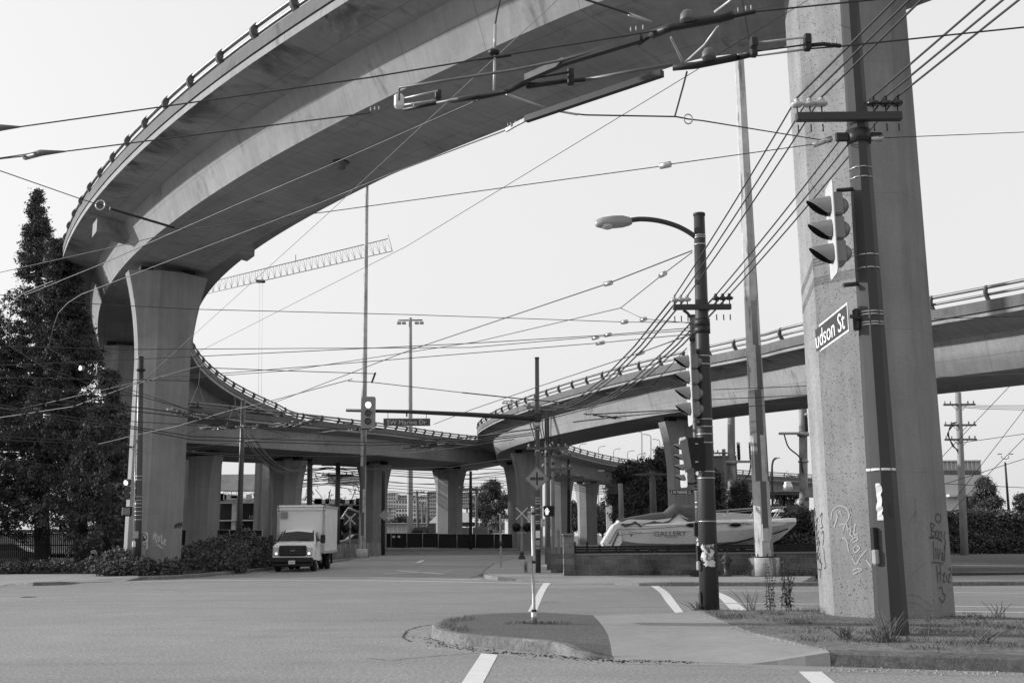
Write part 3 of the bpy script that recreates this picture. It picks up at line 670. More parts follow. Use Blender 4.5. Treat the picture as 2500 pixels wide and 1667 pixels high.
# posters and boxes on the lamp post
p,rd=LPat(1356); 
def wrap(r,at,y0,y1,a0,a1,mat,name,jag=.01,k=1.03,seed=1):
    p0,r0=at(y0); p1,r1=at(y1); rs=random.Random(seed); V=[];n=8;m=7
    for i in range(m+1):
        f=i/m
        for j in range(n+1):
            a_=R(a0+(a1-a0)*j/n)+(rs.uniform(-jag,jag)*8 if j in(0,n) else 0); rr=(r0+(r1-r0)*f)*k; c_=p0+(p1-p0)*f; V.append(c_+np.array([math.sin(a_)*rr,-math.cos(a_)*rr,rs.uniform(-jag,jag) if i in (0,m) else 0]))
    return obj(name,MB().add(V,[(i*(n+1)+j,i*(n+1)+j+1,(i+1)*(n+1)+j+1,(i+1)*(n+1)+j) for i in range(m) for j in range(n)],True),mat,r)
m_poster=NT('torn_poster'); _n=m_poster.noise(9,6,.7); m_poster.base(m_poster.rng(_n,.44,.56,.06,.65),.8); m_poster=m_poster.m
wrap(LP,LPat,1328,1366,-50,28,m_poster,'torn_poster',.02,1.035,2); wrap(LP,LPat,1363,1381,-35,30,M('white_tape',.6,.2,8,.7),'torn_poster',.02,1.03,4)
p,rd=LPat(1365); obj('push_button_box',MB().bbox(p+(-rd*1.05,-.05,.12),(.07,.09,.3),.015),m_blk,LP); obj('push_button',MB().bbox(p+(-rd*1.08,-.07,-.12),(.09,.08,.2),.03),m_siggrey,LP)
p,rd=LPat(1470); obj('hand_hole_cover',MB().bbox(p+(-rd*.95,-.05,.04),(.05,.12,.34),.02),m_pole1,LP)
# four lens signal on lamp post (faces left)
sp=W(1683,941,YL-.1)
SG2=signal('traffic_signal','tall four lens traffic signal with pale backboard halfway up the lamp post, facing left',sp,R(-90),4,.325,None,True,m_sn,bmat=M('reflective_white_board',.42,.05,2,.5))
for y in (879,1030): a_,rd=LPat(y); obj('bracket',MB().tube([a_,np.array([sp[0]+.12,sp[1],a_[2]])],.03,8),m_siggrey,SG2)
# hooded dark signal box seen from behind (two slanted panels)
bx=thing('hooded_signal','black hooded signal box seen from behind on the lamp post','traffic signal',W(1690,1110,YL-.25))
q=[W(1718,1069,YL-.28),W(1683,1070,YL-.38),W(1700,1148,YL-.38),W(1720,1152,YL-.28)]
def slab(r,name,pts,mat,t=.03): return obj(name,MB().plate(pts,t),mat,r)
slab(bx,'back_panel',[W(1718,1068,YL-.3),W(1679,1068,YL-.3),W(1690,1140,YL-.3),W(1700,1149,YL-.3),W(1720,1151,YL-.3)],m_blk)
slab(bx,'hood',[W(1679,1068.5,YL-.31),W(1661,1077,YL+.35),W(1675,1153,YL+.35),W(1690,1139,YL-.31)],m_sigdark)
obj('bracket',MB().tube([W(1702,1155,YL-.2),LPat(1157)[0]],.04,8),m_siggrey,bx); obj('clip',MB().bbox(W(1701,1083,YL-.33),(.06,.02,.03)),m_galv,bx); obj('clip',MB().bbox(W(1702,1127,YL-.33),(.06,.02,.03)),m_galv,bx)
# ======== thinner pole behind the lamp post with small signal and SW MARINE plate ========
SP,SPb,SPt,SPat=pole('signal_pole','slimmer dark pole just behind the lamp post, carrying a small four lens signal','pole',1712,1399,1691,772,.17,.12,M('dark_steel_pole_b',.07,.1,2,.45,0,.5),zb=.13,n=12,Y=39.9)
YS=SPb[1]; obj('base_plate',MB().box(SPb+(0,0,.05),(.75,.6,.1)),m_dark,SP)
band(SP,SPat,[1173,1184,1191,1199,1226,1237],.03); p,rd=SPat(825); obj('clamp_band',MB().tube([p-(0,0,.12),p+(0,0,.12)],rd*1.25,10),m_dark,SP)
obj('lamp_arm',MB().tube(crv([W(1693,790,YS),W(1686,775,YS),W(1678,764,YS),W(1668,757,YS)],4),.06,8),m_dark,SP)
wrap(SP,SPat,1303,1320,-60,40,m_poster,'torn_poster',.02,1.04,5); wrap(SP,SPat,1323,1343,-60,40,M('white_tape',.6,.2,8,.7),'torn_poster',.02,1.04,6)
p,rd=SPat(1305); obj('push_button_box',MB().bbox(p+(-rd,-.1,.2),(.16,.14,.5),.03),m_blk,SP)
sp=W(1668,1128,YS-.2)
SG3=signal('traffic_signal','small four lens traffic signal above the S W MARINE plate, facing left',sp,R(-76),4,.385,None,True,m_sn,bmat=M('small_signal_board',.42,.05,2,.5),lensr=.12)
a_,rd=SPat(1180); obj('bracket',MB().tube([a_,np.array([sp[0],sp[1]+.1,a_[2]])],.04,8),m_dark,SG3)
sm=thing('street_name_sign','small black plate reading S W MARINE on the slimmer pole','street sign',W(1663,1200.5,YS-.3))
P=[W(1634,1196,YS-.3),W(1638,1206,YS-.3),W(1689,1206,YS-.3),W(1693,1196,YS-.3)]; slab(sm,'plate',[P[0],P[1],P[2],P[3]],m_blk,.02)
b_=W(1660,1201,YS-.3); sc=YS/F
text('S W MARINE',m_whitetxt,sm,W(1658,1201,YS-.32),(1,0,0),(0,0,1),7.4*sc,.006,width=39*sc); text('DR',m_whitetxt,sm,W(1683.5,1199,YS-.32),(1,0,0),(0,0,1),3*sc,.006); text('1500',m_whitetxt,sm,W(1683.5,1203.5,YS-.32),(1,0,0),(0,0,1),3*sc,.006)
# ======== centre pole with mast arm ========
CP,CPb,CPt,CPat=pole('signal_mast_pole','dark straight pole in mid scene holding a long horizontal signal arm and diamond sign','pole',1314,1397,1311,875,.11,.088,M('dark_steel_pole_c',.06,.1,2,.4,0,.5),zb=.15,n=12)
YC=CPb[1]
arm=[W(1304,1021,YC-.1),W(1150,1012,YC-.1),W(1000,1005,YC-.1),W(845,1001.5,YC-.1)]; obj('mast_arm',MB().tube(arm,[.12,.10,.08,.06],10),m_dark,CP)
p,rd=CPat(1019); obj('arm_clamp',MB().bbox(p+(0,-.03,0),(.32,.3,.36),.03),m_dark,CP)
band(CP,CPat,[1048,1100,1215,1222,1229,1241,1256,1272,1277],.035); p,rd=CPat(1035); obj('clamp_band',MB().tube([p-(0,0,.12),p+(0,0,.12)],rd*1.3,10),m_galv,CP)
for (y0,y1,m) in ((1283,1292,m_blk),(1295,1313,m_white),(1318,1332,m_siggrey),(1334,1340,m_siggrey)):
    q0=W(1313,y0,YC-.16); q1=W(1313,y1,YC-.16); obj('notice_plate' if m is m_white else 'push_button',MB().bbox((q0+q1)/2,(10.5*YC/F,.08,(q0-q1)[2]),.01),m,CP)
s1=signal('traffic_signal','grey three lens signal with top lens lit, hanging on the long horizontal arm',W(899,1008,YC-.3),R(4),3,.345,0,True,M('signal_head_mid_grey',.2,.08,3,.5),True,bmat=M('signal_board_mid_grey',.26,.08,3,.5),vl=.35)
sg=thing('street_name_sign','dark hanging sign reading SW Marine Dr under the long signal arm','street sign',W(993,1030,YC-.15))
slab(sg,'plate',[W(936,1021,YC-.15),W(936,1039.4,YC-.15),W(1050.5,1039.4,YC-.15),W(1050.5,1021,YC-.15)],M('sign_border_grey',.35,.05,3,.4),.03); slab(sg,'sign_face',[W(937.3,1022.2,YC-.17),W(937.3,1038.2,YC-.17),W(1049.2,1038.2,YC-.17),W(1049.2,1022.2,YC-.17)],M('sign_dark_face',.045,.08,2,.35,0,.5),.03)
text('SW Marine Dr',M('sign_letter_grey',.5,.05,4,.4),sg,W(993,1030.2,YC-.19),(1,0,0),(0,0,1),10.4*YC/F,.01,width=96*YC/F)
for x,y0 in ((947,1003),(1041,1007)): obj('hanger',MB().tube([W(x,y0,YC-.12),W(x,1022,YC-.12)],.012,6),m_dark,sg)
obj('hanger',MB().tube([W(993,1005,YC-.12),W(993,1017,YC-.12)],.03,6),m_dark,sg)
# diamond warning sign
dm=thing('warning_sign','pale diamond sign with tram track crossing symbol on the centre pole','warning sign',W(1311,1168,YC-.2)); cc=W(1311,1168,YC-.22); k=YC/F
def dia(r_,yo): return [cc+np.array([x*r_*k,yo,z*r_*k]) for x,z in ((0,1),(-1,0),(0,-1),(1,0))]
m_dia=M('diamond_face',.27,.06,3,.45,0,.4)
slab(dm,'plate',dia(29.5,0),m_dia,.012); 
mb=MB()
for i in range(4):
    o,i_=dia(28,-.009),dia(26.9,-.009); mb.add([o[i],o[(i+1)%4],i_[(i+1)%4],i_[i]],[(0,1,2,3)])
obj('border',mb,m_blacktxt,dm)
mb=MB(); mb.box(cc+(0,-.012,0),(3.4*k,.008,31*k)); mb.box(cc+(0,-.014,1.7*k),(34*k,.006,1.4*k)); mb.box(cc+(0,-.014,-1.7*k),(34*k,.006,1.4*k))
for x in (-13.5,-9.5,-5.5,5.5,9.5,13.5): mb.box(cc+(x*k,-.016,0),(1.6*k,.006,8.4*k))
obj('symbol',mb,m_blacktxt,dm)
# pedestrian signal with hand
ps=thing('pedestrian_signal','black pedestrian signal showing a raised white hand beside the centre pole','pedestrian signal',W(1340,1247,YC-.2)); k=YC/F; pc=W(1340,1247,YC-.25)
obj('housing',MB().bbox(pc,(26*k,.2,25*k),.03),m_blk,ps); obj('bracket',MB().tube([pc+(-.2,.1,.15),CPat(1236)[0]],.03,6),m_galv,ps)
hand=[(-3.6,-9),(-4.2,-4),(-6,1),(-6.2,2.2),(-5,2.2),(-3.9,0),(-3.9,5.4),(-3,6),(-2.2,5.4),(-2.1,2),(-1.8,7.6),(-.9,8.2),(-.2,7.4),(-.1,2),(.3,7.2),(1.2,7.6),(1.8,6.8),(1.7,1.5),(2.2,5.2),(3,5.3),(3.5,4.6),(3.2,-.5),(4.8,1.2),(6,1),(6,-.2),(3.2,-5),(2.6,-9)]
import mathutils as _mu
def polyface(pts,mat,parent,name,c,rx,ry,sc_,off):
    P=[np.array(c)+np.array(rx)*x*sc_+np.array(ry)*y*sc_+np.array(off) for x,y in pts]; tri=_mu.geometry.tessellate_polygon([[Vector((x,y,0)) for x,y in pts]]); return obj(name,MB().add(P,[tuple(t) for t in tri]),mat,parent)
polyface(hand,emis('lit_hand',1.,.5),ps,'hand_symbol',pc+(-4.5*k,0,0),(1,0,0),(0,0,1),k,(0,-.105,0))
nb=thing('notice_sign','small white notice with two ringed symbols right of the centre pole','sign',W(1326,1275.5,YC)); slab(nb,'plate',[W(1320.5,1266,YC-.15),W(1320.5,1285,YC-.15),W(1331,1285,YC-.15),W(1331,1266,YC-.15)],m_board,.02)
def ringm(c,r,t,n=20):
    V=[];
    for q in range(n): a_=2*math.pi*q/n; V+=[c+np.array([math.cos(a_)*r,0,math.sin(a_)*r]),c+np.array([math.cos(a_)*(r-t),0,math.sin(a_)*(r-t)])]
    return MB().add(V,[(2*q,2*q+1,(2*q+3)%(2*n),(2*q+2)%(2*n)) for q in range(n)])
for y in (1271,1280): obj('ring_symbol',ringm(W(1325.7,y,YC-.165),3.1*k,.9*k),m_blacktxt,nb)
# ======== edge-on sign post on the island ========
IP,IPb,IPt,IPat=pole('sign_post','slim post on the island tip holding a sign seen edge-on','sign post',1304,1521,1300,1236,.032,.028,m_galv,zb=ISZ,n=8,cap=False)
YI=IPb[1]; k=YI/F
obj('base_sleeve',MB().tube([IPb,IPb+(0,0,.22)],.05,8),m_galv,IP)
obj('sign_blade',MB().plate([W(1297,1238,YI-.05),W(1301,1352,YI-.05),W(1304,1352,YI+.55),W(1300,1240,YI+.55)],.012),m_white,IP)
obj('sign_blade',MB().plate([W(1297.5,1356,YI-.06),W(1301,1448,YI-.06),W(1303,1448,YI+.4),W(1300,1357,YI+.4)],.01),m_siggrey,IP)
for y in (1253,1371,1490): q,_=IPat(y); obj('clip',MB().bbox(q+(0,-.03,0),(.1,.05,.05)),m_dark,IP)
ns=thing('notice_sign','white notice with two rings just left of the centre pole, partly hidden by the post','sign',W(1292,1262,44)); slab(ns,'plate',[W(1288.5,1248,44),W(1288.5,1274,44),W(1299,1274,44),W(1299,1248,44)],m_board,.02)
for y in (1255,1266): obj('ring_symbol',ringm(W(1293.5,y,43.98),4*44/F,1.1*44/F),m_blacktxt,ns)
# ======== level crossing signals ========
def crossbuck(name,label,bx,by,cx,cy,half,ly,lx,board,facing=0):
    r,b,t,at=pole(name,label,'crossing signal',bx,by,cx,cy-6,.09,.07,M('grey_painted_post',.3,.1,3,.5),n=10,cap=False); Y=b[1]; k=Y/F; c=W(cx,cy,Y-.15)
    for s_ in (1,-1):
        d=np.array([math.cos(R(45*s_)),0,math.sin(R(45*s_))]); e=np.array([-d[2],0,d[0]])
        for mat,wd,ln_,yo,nm in ((m_blacktxt,half*.34,half*1.36,0,'cross_blade_edge'),(M('crossbuck_face',.55,.06,3,.45),half*.24,half*1.28,-.02,'cross_blade')):
            if nm=='cross_blade_edge' and facing: continue
            obj(nm,MB().plate([c+d*q*ln_*k+e*p_*wd*k*.5+np.array([0,yo-.006*s_,0]) for q,p_ in ((-1,-1),(1,-1),(1,1),(-1,1))],.012),mat,r)
    for s_ in (-1,1):
        q=W(cx+s_*lx,ly,Y-.2); obj('flasher_board',MB().lathe(q,[(10.5*k*half/16,0),(10.5*k*half/16,.02)],22,ax=[[1,0,0],[0,0,1],[0,-1,0]]),m_blk,r)
        obj('flasher_hood',MB().tube([q+(0,-.03,0),q+(0,-.3,-.03)],5.6*k*half/16,16,cap=False),m_sigdark,r); obj('flasher_lens',MB().lathe(q+(0,-.03,0),[(5.4*k*half/16,0),(3*k*half/16,.03)],16,ax=[[1,0,0],[0,0,1],[0,-1,0]]),m_lens,r)
    obj('flasher_arm',MB().tube([W(cx-lx,ly-3,Y-.12),W(cx+lx,ly-3,Y-.12)],.04,6),m_siggrey,r)
    obj('base',MB().lathe(b,[(.35,0),(.3,.08),(.15,.35),(.14,.6)],10),m_dark,r)
    if board: text('2',m_blacktxt,r,W(cx,ly+6,Y-.2),(1,0,0),(0,0,1),6*k,.02); text('TRACKS',M('crossbuck_face',.55),r,W(cx-1,ly+13,Y-.2),(1,0,0),(0,0,1),4*k,.02,width=23*k)
    return r
crossbuck('crossing_signal','level crossing signal with bold X and two dark lamps, left of the centre pole',1274,1370,1274,1253,16,1287,13,True)
crossbuck('crossing_signal','level crossing signal seen behind the white box truck',853,1361,855,1266,14.5,1291,12,False,1)
# bus stop pole
BP,BPb,BPt,BPat=pole('bus_stop_pole','thin grey bus stop pole with small dark T flag, left of crossing lamps','bus stop',1223,1384,1221.5,1256,.045,.045,M('grey_painted_post',.3),zb=.15,n=8); Y=BPb[1]
slab(BP,'flag_sign',[W(1223.5,1256,Y-.05),W(1223.5,1264.5,Y-.05),W(1241,1264.5,Y-.05),W(1241,1256,Y-.05)],M('sign_dark_face',.045),.02); text('T',M('sign_letter_grey',.5),BP,W(1228.5,1260.3,Y-.08),(1,0,0),(0,0,1),6*Y/F,.01)
slab(BP,'flag_sign',[W(1223.5,1266,Y-.05),W(1223.5,1269.5,Y-.05),W(1241,1269.5,Y-.05),W(1241,1266,Y-.05)],m_board,.02); p,_=BPat(1326); obj('clamp_band',MB().tube([p-(0,0,.12),p+(0,0,.12)],.08,8),m_dark,BP)
# ======== left pole ========
LQ,LQb,LQt,LQat=pole('signal_pole','dark pole in front of the left flared column, with signal, walk lamp and notice','pole',336,1391,344,873,.155,.115,M('dark_steel_pole_c',.06),zb=.12,n=12,Y=45.6)
YQ=LQb[1]; p,rd=LQat(903); obj('clamp_band',MB().tube([p-(0,0,.04),p+(0,0,.04)],rd*1.7,12),m_dark,LQ)
band(LQ,LQat,[1162,1171,1212,1221,1229,1238,1248,1257,1268],.03); 
obj('conduit',MB().tube([W(331,1090,YQ-.15),W(328,1230,YQ-.15),W(325,1385,YQ-.15)],.025,6),m_galv,LQ)
q=W(327,1328,YQ-.2); obj('push_button',MB().bbox(q,(.14,.1,.26),.03),m_white,LQ); q=W(333,1305,YQ-.2); obj('notice_plate',MB().bbox(q,(.17,.02,.3),.005),m_siggrey,LQ)
s2=signal('traffic_signal','dark three lens signal with top lens lit on the pole by the left column',W(307.5,1194,YQ-.2),R(-6),3,.29,0,False,M('signal_head_dark_grey',.08,.08,3,.5),True,vl=.4)
for y in (1170,1218): obj('bracket',MB().tube([W(309,y,YQ-.1),LQat(y)[0]],.02,6),m_galv,s2)
s3=thing('pedestrian_signal','unlit square walk signal below the signal on the left pole','pedestrian signal',W(310,1248,YQ-.2)); q=W(310,1248,YQ-.2); k=YQ/F
obj('housing',MB().bbox(q,(23*k,.18,23*k),.04),m_blk,s3); obj('display',MB().bbox(q+(0,-.09,0),(18*k,.02,17*k),.008),M('unlit_display',.16,.1,3,.3),s3); obj('bracket',MB().tube([q+(0,0,.2),LQat(1234)[0]],.02,6),m_galv,s3)
s4=thing('notice_sign','white no crossing notice with arrow beside the left pole','sign',W(352.5,1318,YQ+.25)); YY=YQ+.25; k=YY/F
slab(s4,'plate',[W(341,1299,YY),W(341,1339,YY),W(361,1339,YY),W(361,1299,YY)],m_board,.015)
obj('ring_symbol',ringm(W(349.5,1311,YY-.02),9*k,1.6*k,26),m_blacktxt,s4); obj('slash',MB().tube([W(343.5,1305,YY-.02),W(355.5,1317,YY-.02)],.8*k,5),m_blacktxt,s4)
mb=MB().tube([W(349,1307,YY-.02),W(350,1313,YY-.02),W(353,1318,YY-.02)],1.0*k,5).tube([W(350,1313,YY-.02),W(347,1318,YY-.02)],.8*k,5); obj('walker_symbol',mb,m_blacktxt,s4)
for s_,y in (('USE WEST',1325.3),('SIDEWALK',1330.6)): text(s_,m_blacktxt,s4,W(351,y,YY-.014),(1,0,0),(0,0,1),3.6*k,.006,width=18*k)
mb=MB().tube([W(346,1335.6,YY-.02),W(355,1335.6,YY-.02)],.55*k,5).tube([W(353,1333.6,YY-.02),W(356,1335.6,YY-.02),W(353,1337.6,YY-.02)],.55*k,5); obj('arrow',mb,m_blacktxt,s4)
# traffic cone
cb=np.array([W(380,1398,45.8)[0],45.8,.15]); cn=thing('traffic_cone','faded traffic cone standing at the foot of the left column','cone',cb)
obj('cone_body',MB().lathe(cb,[(.15,.02),(.13,.06),(.06,.35),(.025,.58),(.02,.6)],14),M('faded_cone',.3,.1,4,.6),cn); obj('cone_base',MB().bbox(cb+(0,0,.015),(.36,.36,.04)),M('faded_cone',.3),cn)
# hydrant
hb=G(1775,1405,.13); hy=thing('fire_hydrant','grey fire hydrant on the far pavement between lamp post and patched mast','hydrant',hb); m_hy=M('hydrant_grey',.045,.15,5,.5); 
obj('barrel',MB().lathe(hb,[(.17,0),(.17,.05),(.11,.07),(.11,.42),(.15,.44),(.15,.5),(.12,.52),(.12,.62)],16),m_hy,hy)
obj('bonnet',MB().lathe(hb+(0,0,.62),[(.15,0),(.15,.03),(.11,.1),(.05,.16),(.035,.17),(.035,.24)],16),m_hy,hy)
for s_ in (-1,1): obj('outlet',MB().tube([hb+(0,0,.56),hb+(s_*.2,0,.56)],.06,10).tube([hb+(s_*.19,0,.56),hb+(s_*.24,0,.56)],.035,8),m_hy,hy)
obj('outlet',MB().tube([hb+(0,0,.56),hb+(0,-.2,.56)],.085,12),m_hy,hy)
# ======== tall patched masts ========
def patched():
    t=NT('peeling_patched_paint'); mp=t.mapping((5,5,.55)); n=t.noise(1.,5,.65,mp); b=t.n('TexBrick'); b.offset=.37; b.inputs['Scale'].default_value=1; b.inputs['Brick Width'].default_value=.9; b.inputs['Row Height'].default_value=1.7; b.inputs['Mortar Size'].default_value=0
    b.inputs['Color1'].default_value=(0,0,0,1); b.inputs['Color2'].default_value=(1,1,1,1)
    m2=t.n('Mapping'); m2.inputs['Rotation'].default_value=(R(90),0,0); m2.inputs['Scale'].default_value=(4,1,1); t.L(t.co,m2.inputs[0]); t.L(m2.outputs[0],b.inputs['Vector'])
    sp=t.n('SeparateXYZ'); t.L(t.co,sp.inputs[0]); zz=sp.outputs[2]
    patch=t.m_('MULTIPLY',t.rng(b.outputs[0],.70,.74),t.rng(zz,8,11,1,.35)); pl=t.rng(n,.55,.59); k=t.mix(t.m_('MAXIMUM',patch,t.m_('MULTIPLY',pl,.75)),t.m_('MULTIPLY',t.rng(t.noise(3,4),.3,.7,.82,1.15),.42),t.val(.10)); t.base(k,.6); return t.m
m_patch=patched()
HM,HMb,HMt,HMat=pole('high_mast','very tall pale mast with peeling patches on a round concrete base, behind the lamp post','mast',1868,1400,1800,60,.345,.18,m_patch,zb=.13,n=8,cap=False,Y=39.3)
obj('concrete_base',MB().lathe(HMb,[(.57,0),(.57,.6),(.55,.64),(.50,.645)],28),NT('peeling_base').m if False else m_patch,HM)
obj('base_flange',MB().lathe(HMb+(0,0,.645),[(.47,0),(.47,.05),(.40,.05)],20),m_dark,HM)
for i in range(8): a_=2*math.pi*i/8; obj('anchor_bolt',MB().tube([HMb+(math.cos(a_)*.43,math.sin(a_)*.43,.65),HMb+(math.cos(a_)*.43,math.sin(a_)*.43,.78)],.025,6),m_dark,HM)
q,rd=HMat(1300); obj('access_door',MB().bbox(q+(.0,-rd*1.0,0),(.22,.06,.62),.02),m_patch,HM)
HM2,b2,_,at2=pole('high_mast','tall thin pale mast with peeling patches rising left of the hanging signal','mast',884,1345,896,440,.27,.13,m_patch,zb=.0,n=8,cap=False,Y=79); obj('concrete_base',MB().lathe(b2,[(.5,0),(.5,.7),(.4,.75)],16),m_patch,HM2)
def mastlight(label,bx,Y,by,ty,rb,rt,mat):
    r,b,t,at=pole('high_mast',label,'mast',bx,by,bx+1,ty,rb,rt,mat,Y=Y,n=8,cap=False); obj('head_ring',MB().tube([t+(-1.5,0,-.3),t+(1.5,0,-.3)],.09,6),m_dark,r)
    for s_ in (-1.4,-.8,.8,1.4): obj('floodlight',MB().bbox(t+(s_,0,-.65),(.5,.4,.3)),m_siggrey,r)
    return r
mastlight('distant high mast with a floodlight ring beside the street name sign',1001,128,1300,776,.42,.2,M('mast_grey',.3,.1,1,.6))
mastlight('far floodlight mast just peeping over the lower ramp railing',1247,190,1250,975,.35,.3,M('mast_grey',.3))
# ---------------- wires ----------------
def P3(p):
    """(x,y,'z',v) height plane, (x,y,v) depth, or an array"""
    if isinstance(p,np.ndarray): return p
    return np.array(Z(p[0],p[1],p[3])) if len(p)==4 else np.array(W(p[0],p[1],p[2]))
def wire(label,pts,r=.006,mat=None,sag=0,group='overhead wires',name='overhead_wire',n=5,cat='wire',seg=1):
    P=[P3(p) for p in pts]
    if sag:
        Q=[]
        for a,b in zip(P[:-1],P[1:]):
            L=np.linalg.norm(b-a)
            for t in np.linspace(0,1,12,endpoint=False): q=a*(1-t)+b*t; q=q-np.array([0,0,sag*4*t*(1-t)]); Q.append(q)
        Q.append(P[-1]); P=Q
    o=obj(name,MB().tube(P,r,n,False),mat or m_wire); return tag(o,label,cat,group)
ZT=5.75
z=lambda x,y,h=ZT:(x,y,'z',h)
# near trolley wires at the top
hw=.55
wire('upper trolley wire crossing below the tall ramp at the very top',[z(-60,328),z(0,318),z(55,309),z(900,190),z(1164,146),z(1588,78),z(1845,29),z(2132,0),z(2500,-45),z(3600,-190)],.0075)
wire('second trolley wire below the upper one, ending in the pale insulator block',[z(-60,395),z(0,388),z(166,369),z(903,276)],.0075)
wire('trolley wire leaving the switch at right past the thick pole to the right edge',[z(1803,142),z(1983,119),z(2059,113),z(2500,67),z(4200,-60)],.0075)
wire('trolley wire falling from the middle of the switch down left toward the conifers',[z(1175,241),z(1167,245),z(800,406),z(578,500),z(240,648),z(61,721)],.007)
wire('trolley wire falling from the long runner down left past the left column head',[z(1236,318),z(953,425),z(772,500),z(245,701)],.007)
# switch hardware
sw=thing('trolley_switch','large dark trolley wire switch with runners, rods and pale insulators hanging at top centre','wire switch',P3(z(1300,200)),0)
def rod(name,pts,r,mat,n=6):
    r*=.8; return obj(name,MB().tube([P3(p) for p in pts],r,n),mat,sw)
m_rod=M('switch_rod_pale',.4,.15,4,.4,.2); m_bod=M('switch_body_dark',.02,.2,4,.5,.3,.4); m_mid=M('switch_rod_mid',.13,.15,4,.5,.4)
def runner(name,pts,w,h,mat):
    P=[P3(p) for p in pts]; mb=MB()
    for a,b in zip(P[:-1],P[1:]):
        d=b-a; L=np.linalg.norm(d); d/=L; s_=np.cross(d,(0,0,1.)); s_/=np.linalg.norm(s_); u_=np.cross(s_,d)
        mb.box((a+b)/2,(L*1.01,w,h),ax=[d,s_,u_])
    return obj(name,mb,mat,sw)
runner('runner',[z(1286,291),z(1615,180)],.06,.06,m_bod); runner('runner',[z(1286,191),z(1380,150),z(1565,94)],.06,.06,m_bod)
runner('runner',[z(1236,318),z(1262,303),z(1286,291)],.02,.04,m_mid)
rod('curved_rod',[z(974,243),z(975,214),z(1100,195),z(1250,172),z(1374,147),z(1560,95)],.016,m_mid); 
rod('beam',[z(1100,245),z(1175,236),z(1240,222),z(1286,200)],.035,m_bod); rod('beam',[z(985,268),z(1065,252)],.022,m_bod); rod('beam',[z(1286,205),z(1428,195)],.025,m_bod)
rod('beam',[z(1428,195),z(1642,157)],.020,m_mid); rod('beam',[z(1560,108),z(1600,80),z(1845,29)],.02,m_bod); rod('beam',[z(1590,85),z(1640,66),z(1760,45),z(1790,36)],.045,m_bod); rod('beam',[z(1642,165),z(1700,160),z(1800,140)],.040,m_bod)
rod('beam',[z(1286,212),z(1330,205),z(1378,198)],.03,m_bod); rod('insulated_rod',[z(988,240),z(1068,222)],.011,m_rod); rod('insulated_rod',[z(988,256),z(1068,244)],.011,m_rod)
rod('insulated_rod',[z(1290,208),z(1385,198)],.009,m_rod); rod('beam',[z(1310,190),z(1392,176)],.014,m_bod); rod('beam',[z(1065,252),z(1165,232)],.018,m_mid)
q=P3(z(974,248)); obj('insulator_block',MB().bbox(q,(.09,.08,.14),.02),M('insulator_block_pale',.55,.08,4,.4),sw)
for x,y in ((1070,232),(1393,180),(1393,196),(1840,105),(1971,97),(1971,112),(1840,127)): obj('clamp',MB().bbox(P3(z(x,y)),(.06,.07,.09),.01),m_bod,sw)
rod('insulated_rod',[z(1842,105),z(1965,92)],.011,m_rod); rod('insulated_rod',[z(1850,136),z(1975,120)],.013,m_rod); rod('beam',[z(1845,126),z(1965,110)],.009,m_bod); rod('beam',[z(1800,142),z(1842,132)],.03,m_bod); rod('beam',[z(1970,112),z(2010,108),z(2052,113)],.022,m_bod)
for x,y in ((1679,52),(1731,143)):
    q=P3(z(x,y)); obj('coil_housing',MB().lathe(q-(0,0,.02),[(.06,.02),(.064,.03),(.058,.08),(.04,.105),(.01,.11)],16),M('coil_grey',.10,.12,5,.5),sw)
rod('insulated_rod',[z(1753,65),z(1720,110),z(1673,153)],.013,m_rod); rod('insulated_rod',[z(1638,92),z(1667,153)],.013,m_rod); rod('insulated_rod',[z(1745,30),z(1775,8),z(1800,-12)],.013,m_rod)
rod('insulated_rod',[z(1535,35),z(1590,55)],.016,m_rod); rod('insulated_rod',[z(1236,230),z(1332,264)],.013,m_rod); rod('insulated_rod',[z(1365,272),z(1410,280)],.014,m_rod)
sus=lambda x,y,y0:W(x,y,P3(z(1206,222))[1])
obj('hanger_rod',MB().tube([P3(z(1206,222)),sus(1208,132,0)],.012,6),m_rod,sw); obj('hanger_rod',MB().tube([sus(1208,128,0),sus(1209,60,0)],.014,6),m_rod,sw)
obj('hanger_disc',MB().lathe(sus(1206,128,0)-(0,0,.03),[(.03,0),(.055,.015),(.055,.04),(.03,.055)],12),m_bod,sw)
obj('spreader_bar',MB().tube([sus(1165,145,0),sus(1206,141,0),sus(1248,135,0)],.014,6),m_bod,sw)
for x,y in [(1010,262),(905,272),(915,270),(925,269),(1540,78),(1553,76),(1570,73),(1802,31),(1821,27),(1834,25),(2018,110),(2030,108),(2042,106),(1140,250),(1150,248),(1240,310),(1247,308),(1258,305)]: obj('bolt',MB().tube([P3(z(x,y)),P3(z(x,y))+(0,0,.04)],.006,5),m_rod,sw)
wire('span wire dropping from above to the switch hanger at top centre',[sus(1209,60,0),sus(1214,30,0),sus(1221,0,0),sus(1229,-60,0)],.009)
wire('span wire coming in from top centre to the coil housing of the switch',[z(1380,-22),z(1431,0),z(1527,31),z(1540,36)],.009)
Yc=NPb[1]
g=P3(z(1412,279))
wire('slack guy wire from the switch rod across to the thick pole clamp',[g,z(1430,281,5.8),z(1650,285,5.9),z(1680,291,6.),z(1715,295,6.2),W(1998,341,Yc-.2),W(2028,343,Yc)],.0085)
o=obj('guy_ring',MB().tube([P3(z(1680,291,6.))+np.array([math.cos(a)*.045,.0,math.sin(a)*.055]) for a in np.linspace(0,2*math.pi,13)],.008,5,False),m_rod); tag(o,'metal ring in the slack guy wire left of the thick pole','ring')
wire('short hanger link between the switch and the guy wire ring',[z(1677,176),z(1669,207,5.8),z(1648,283,5.9)],.009,m_wire)
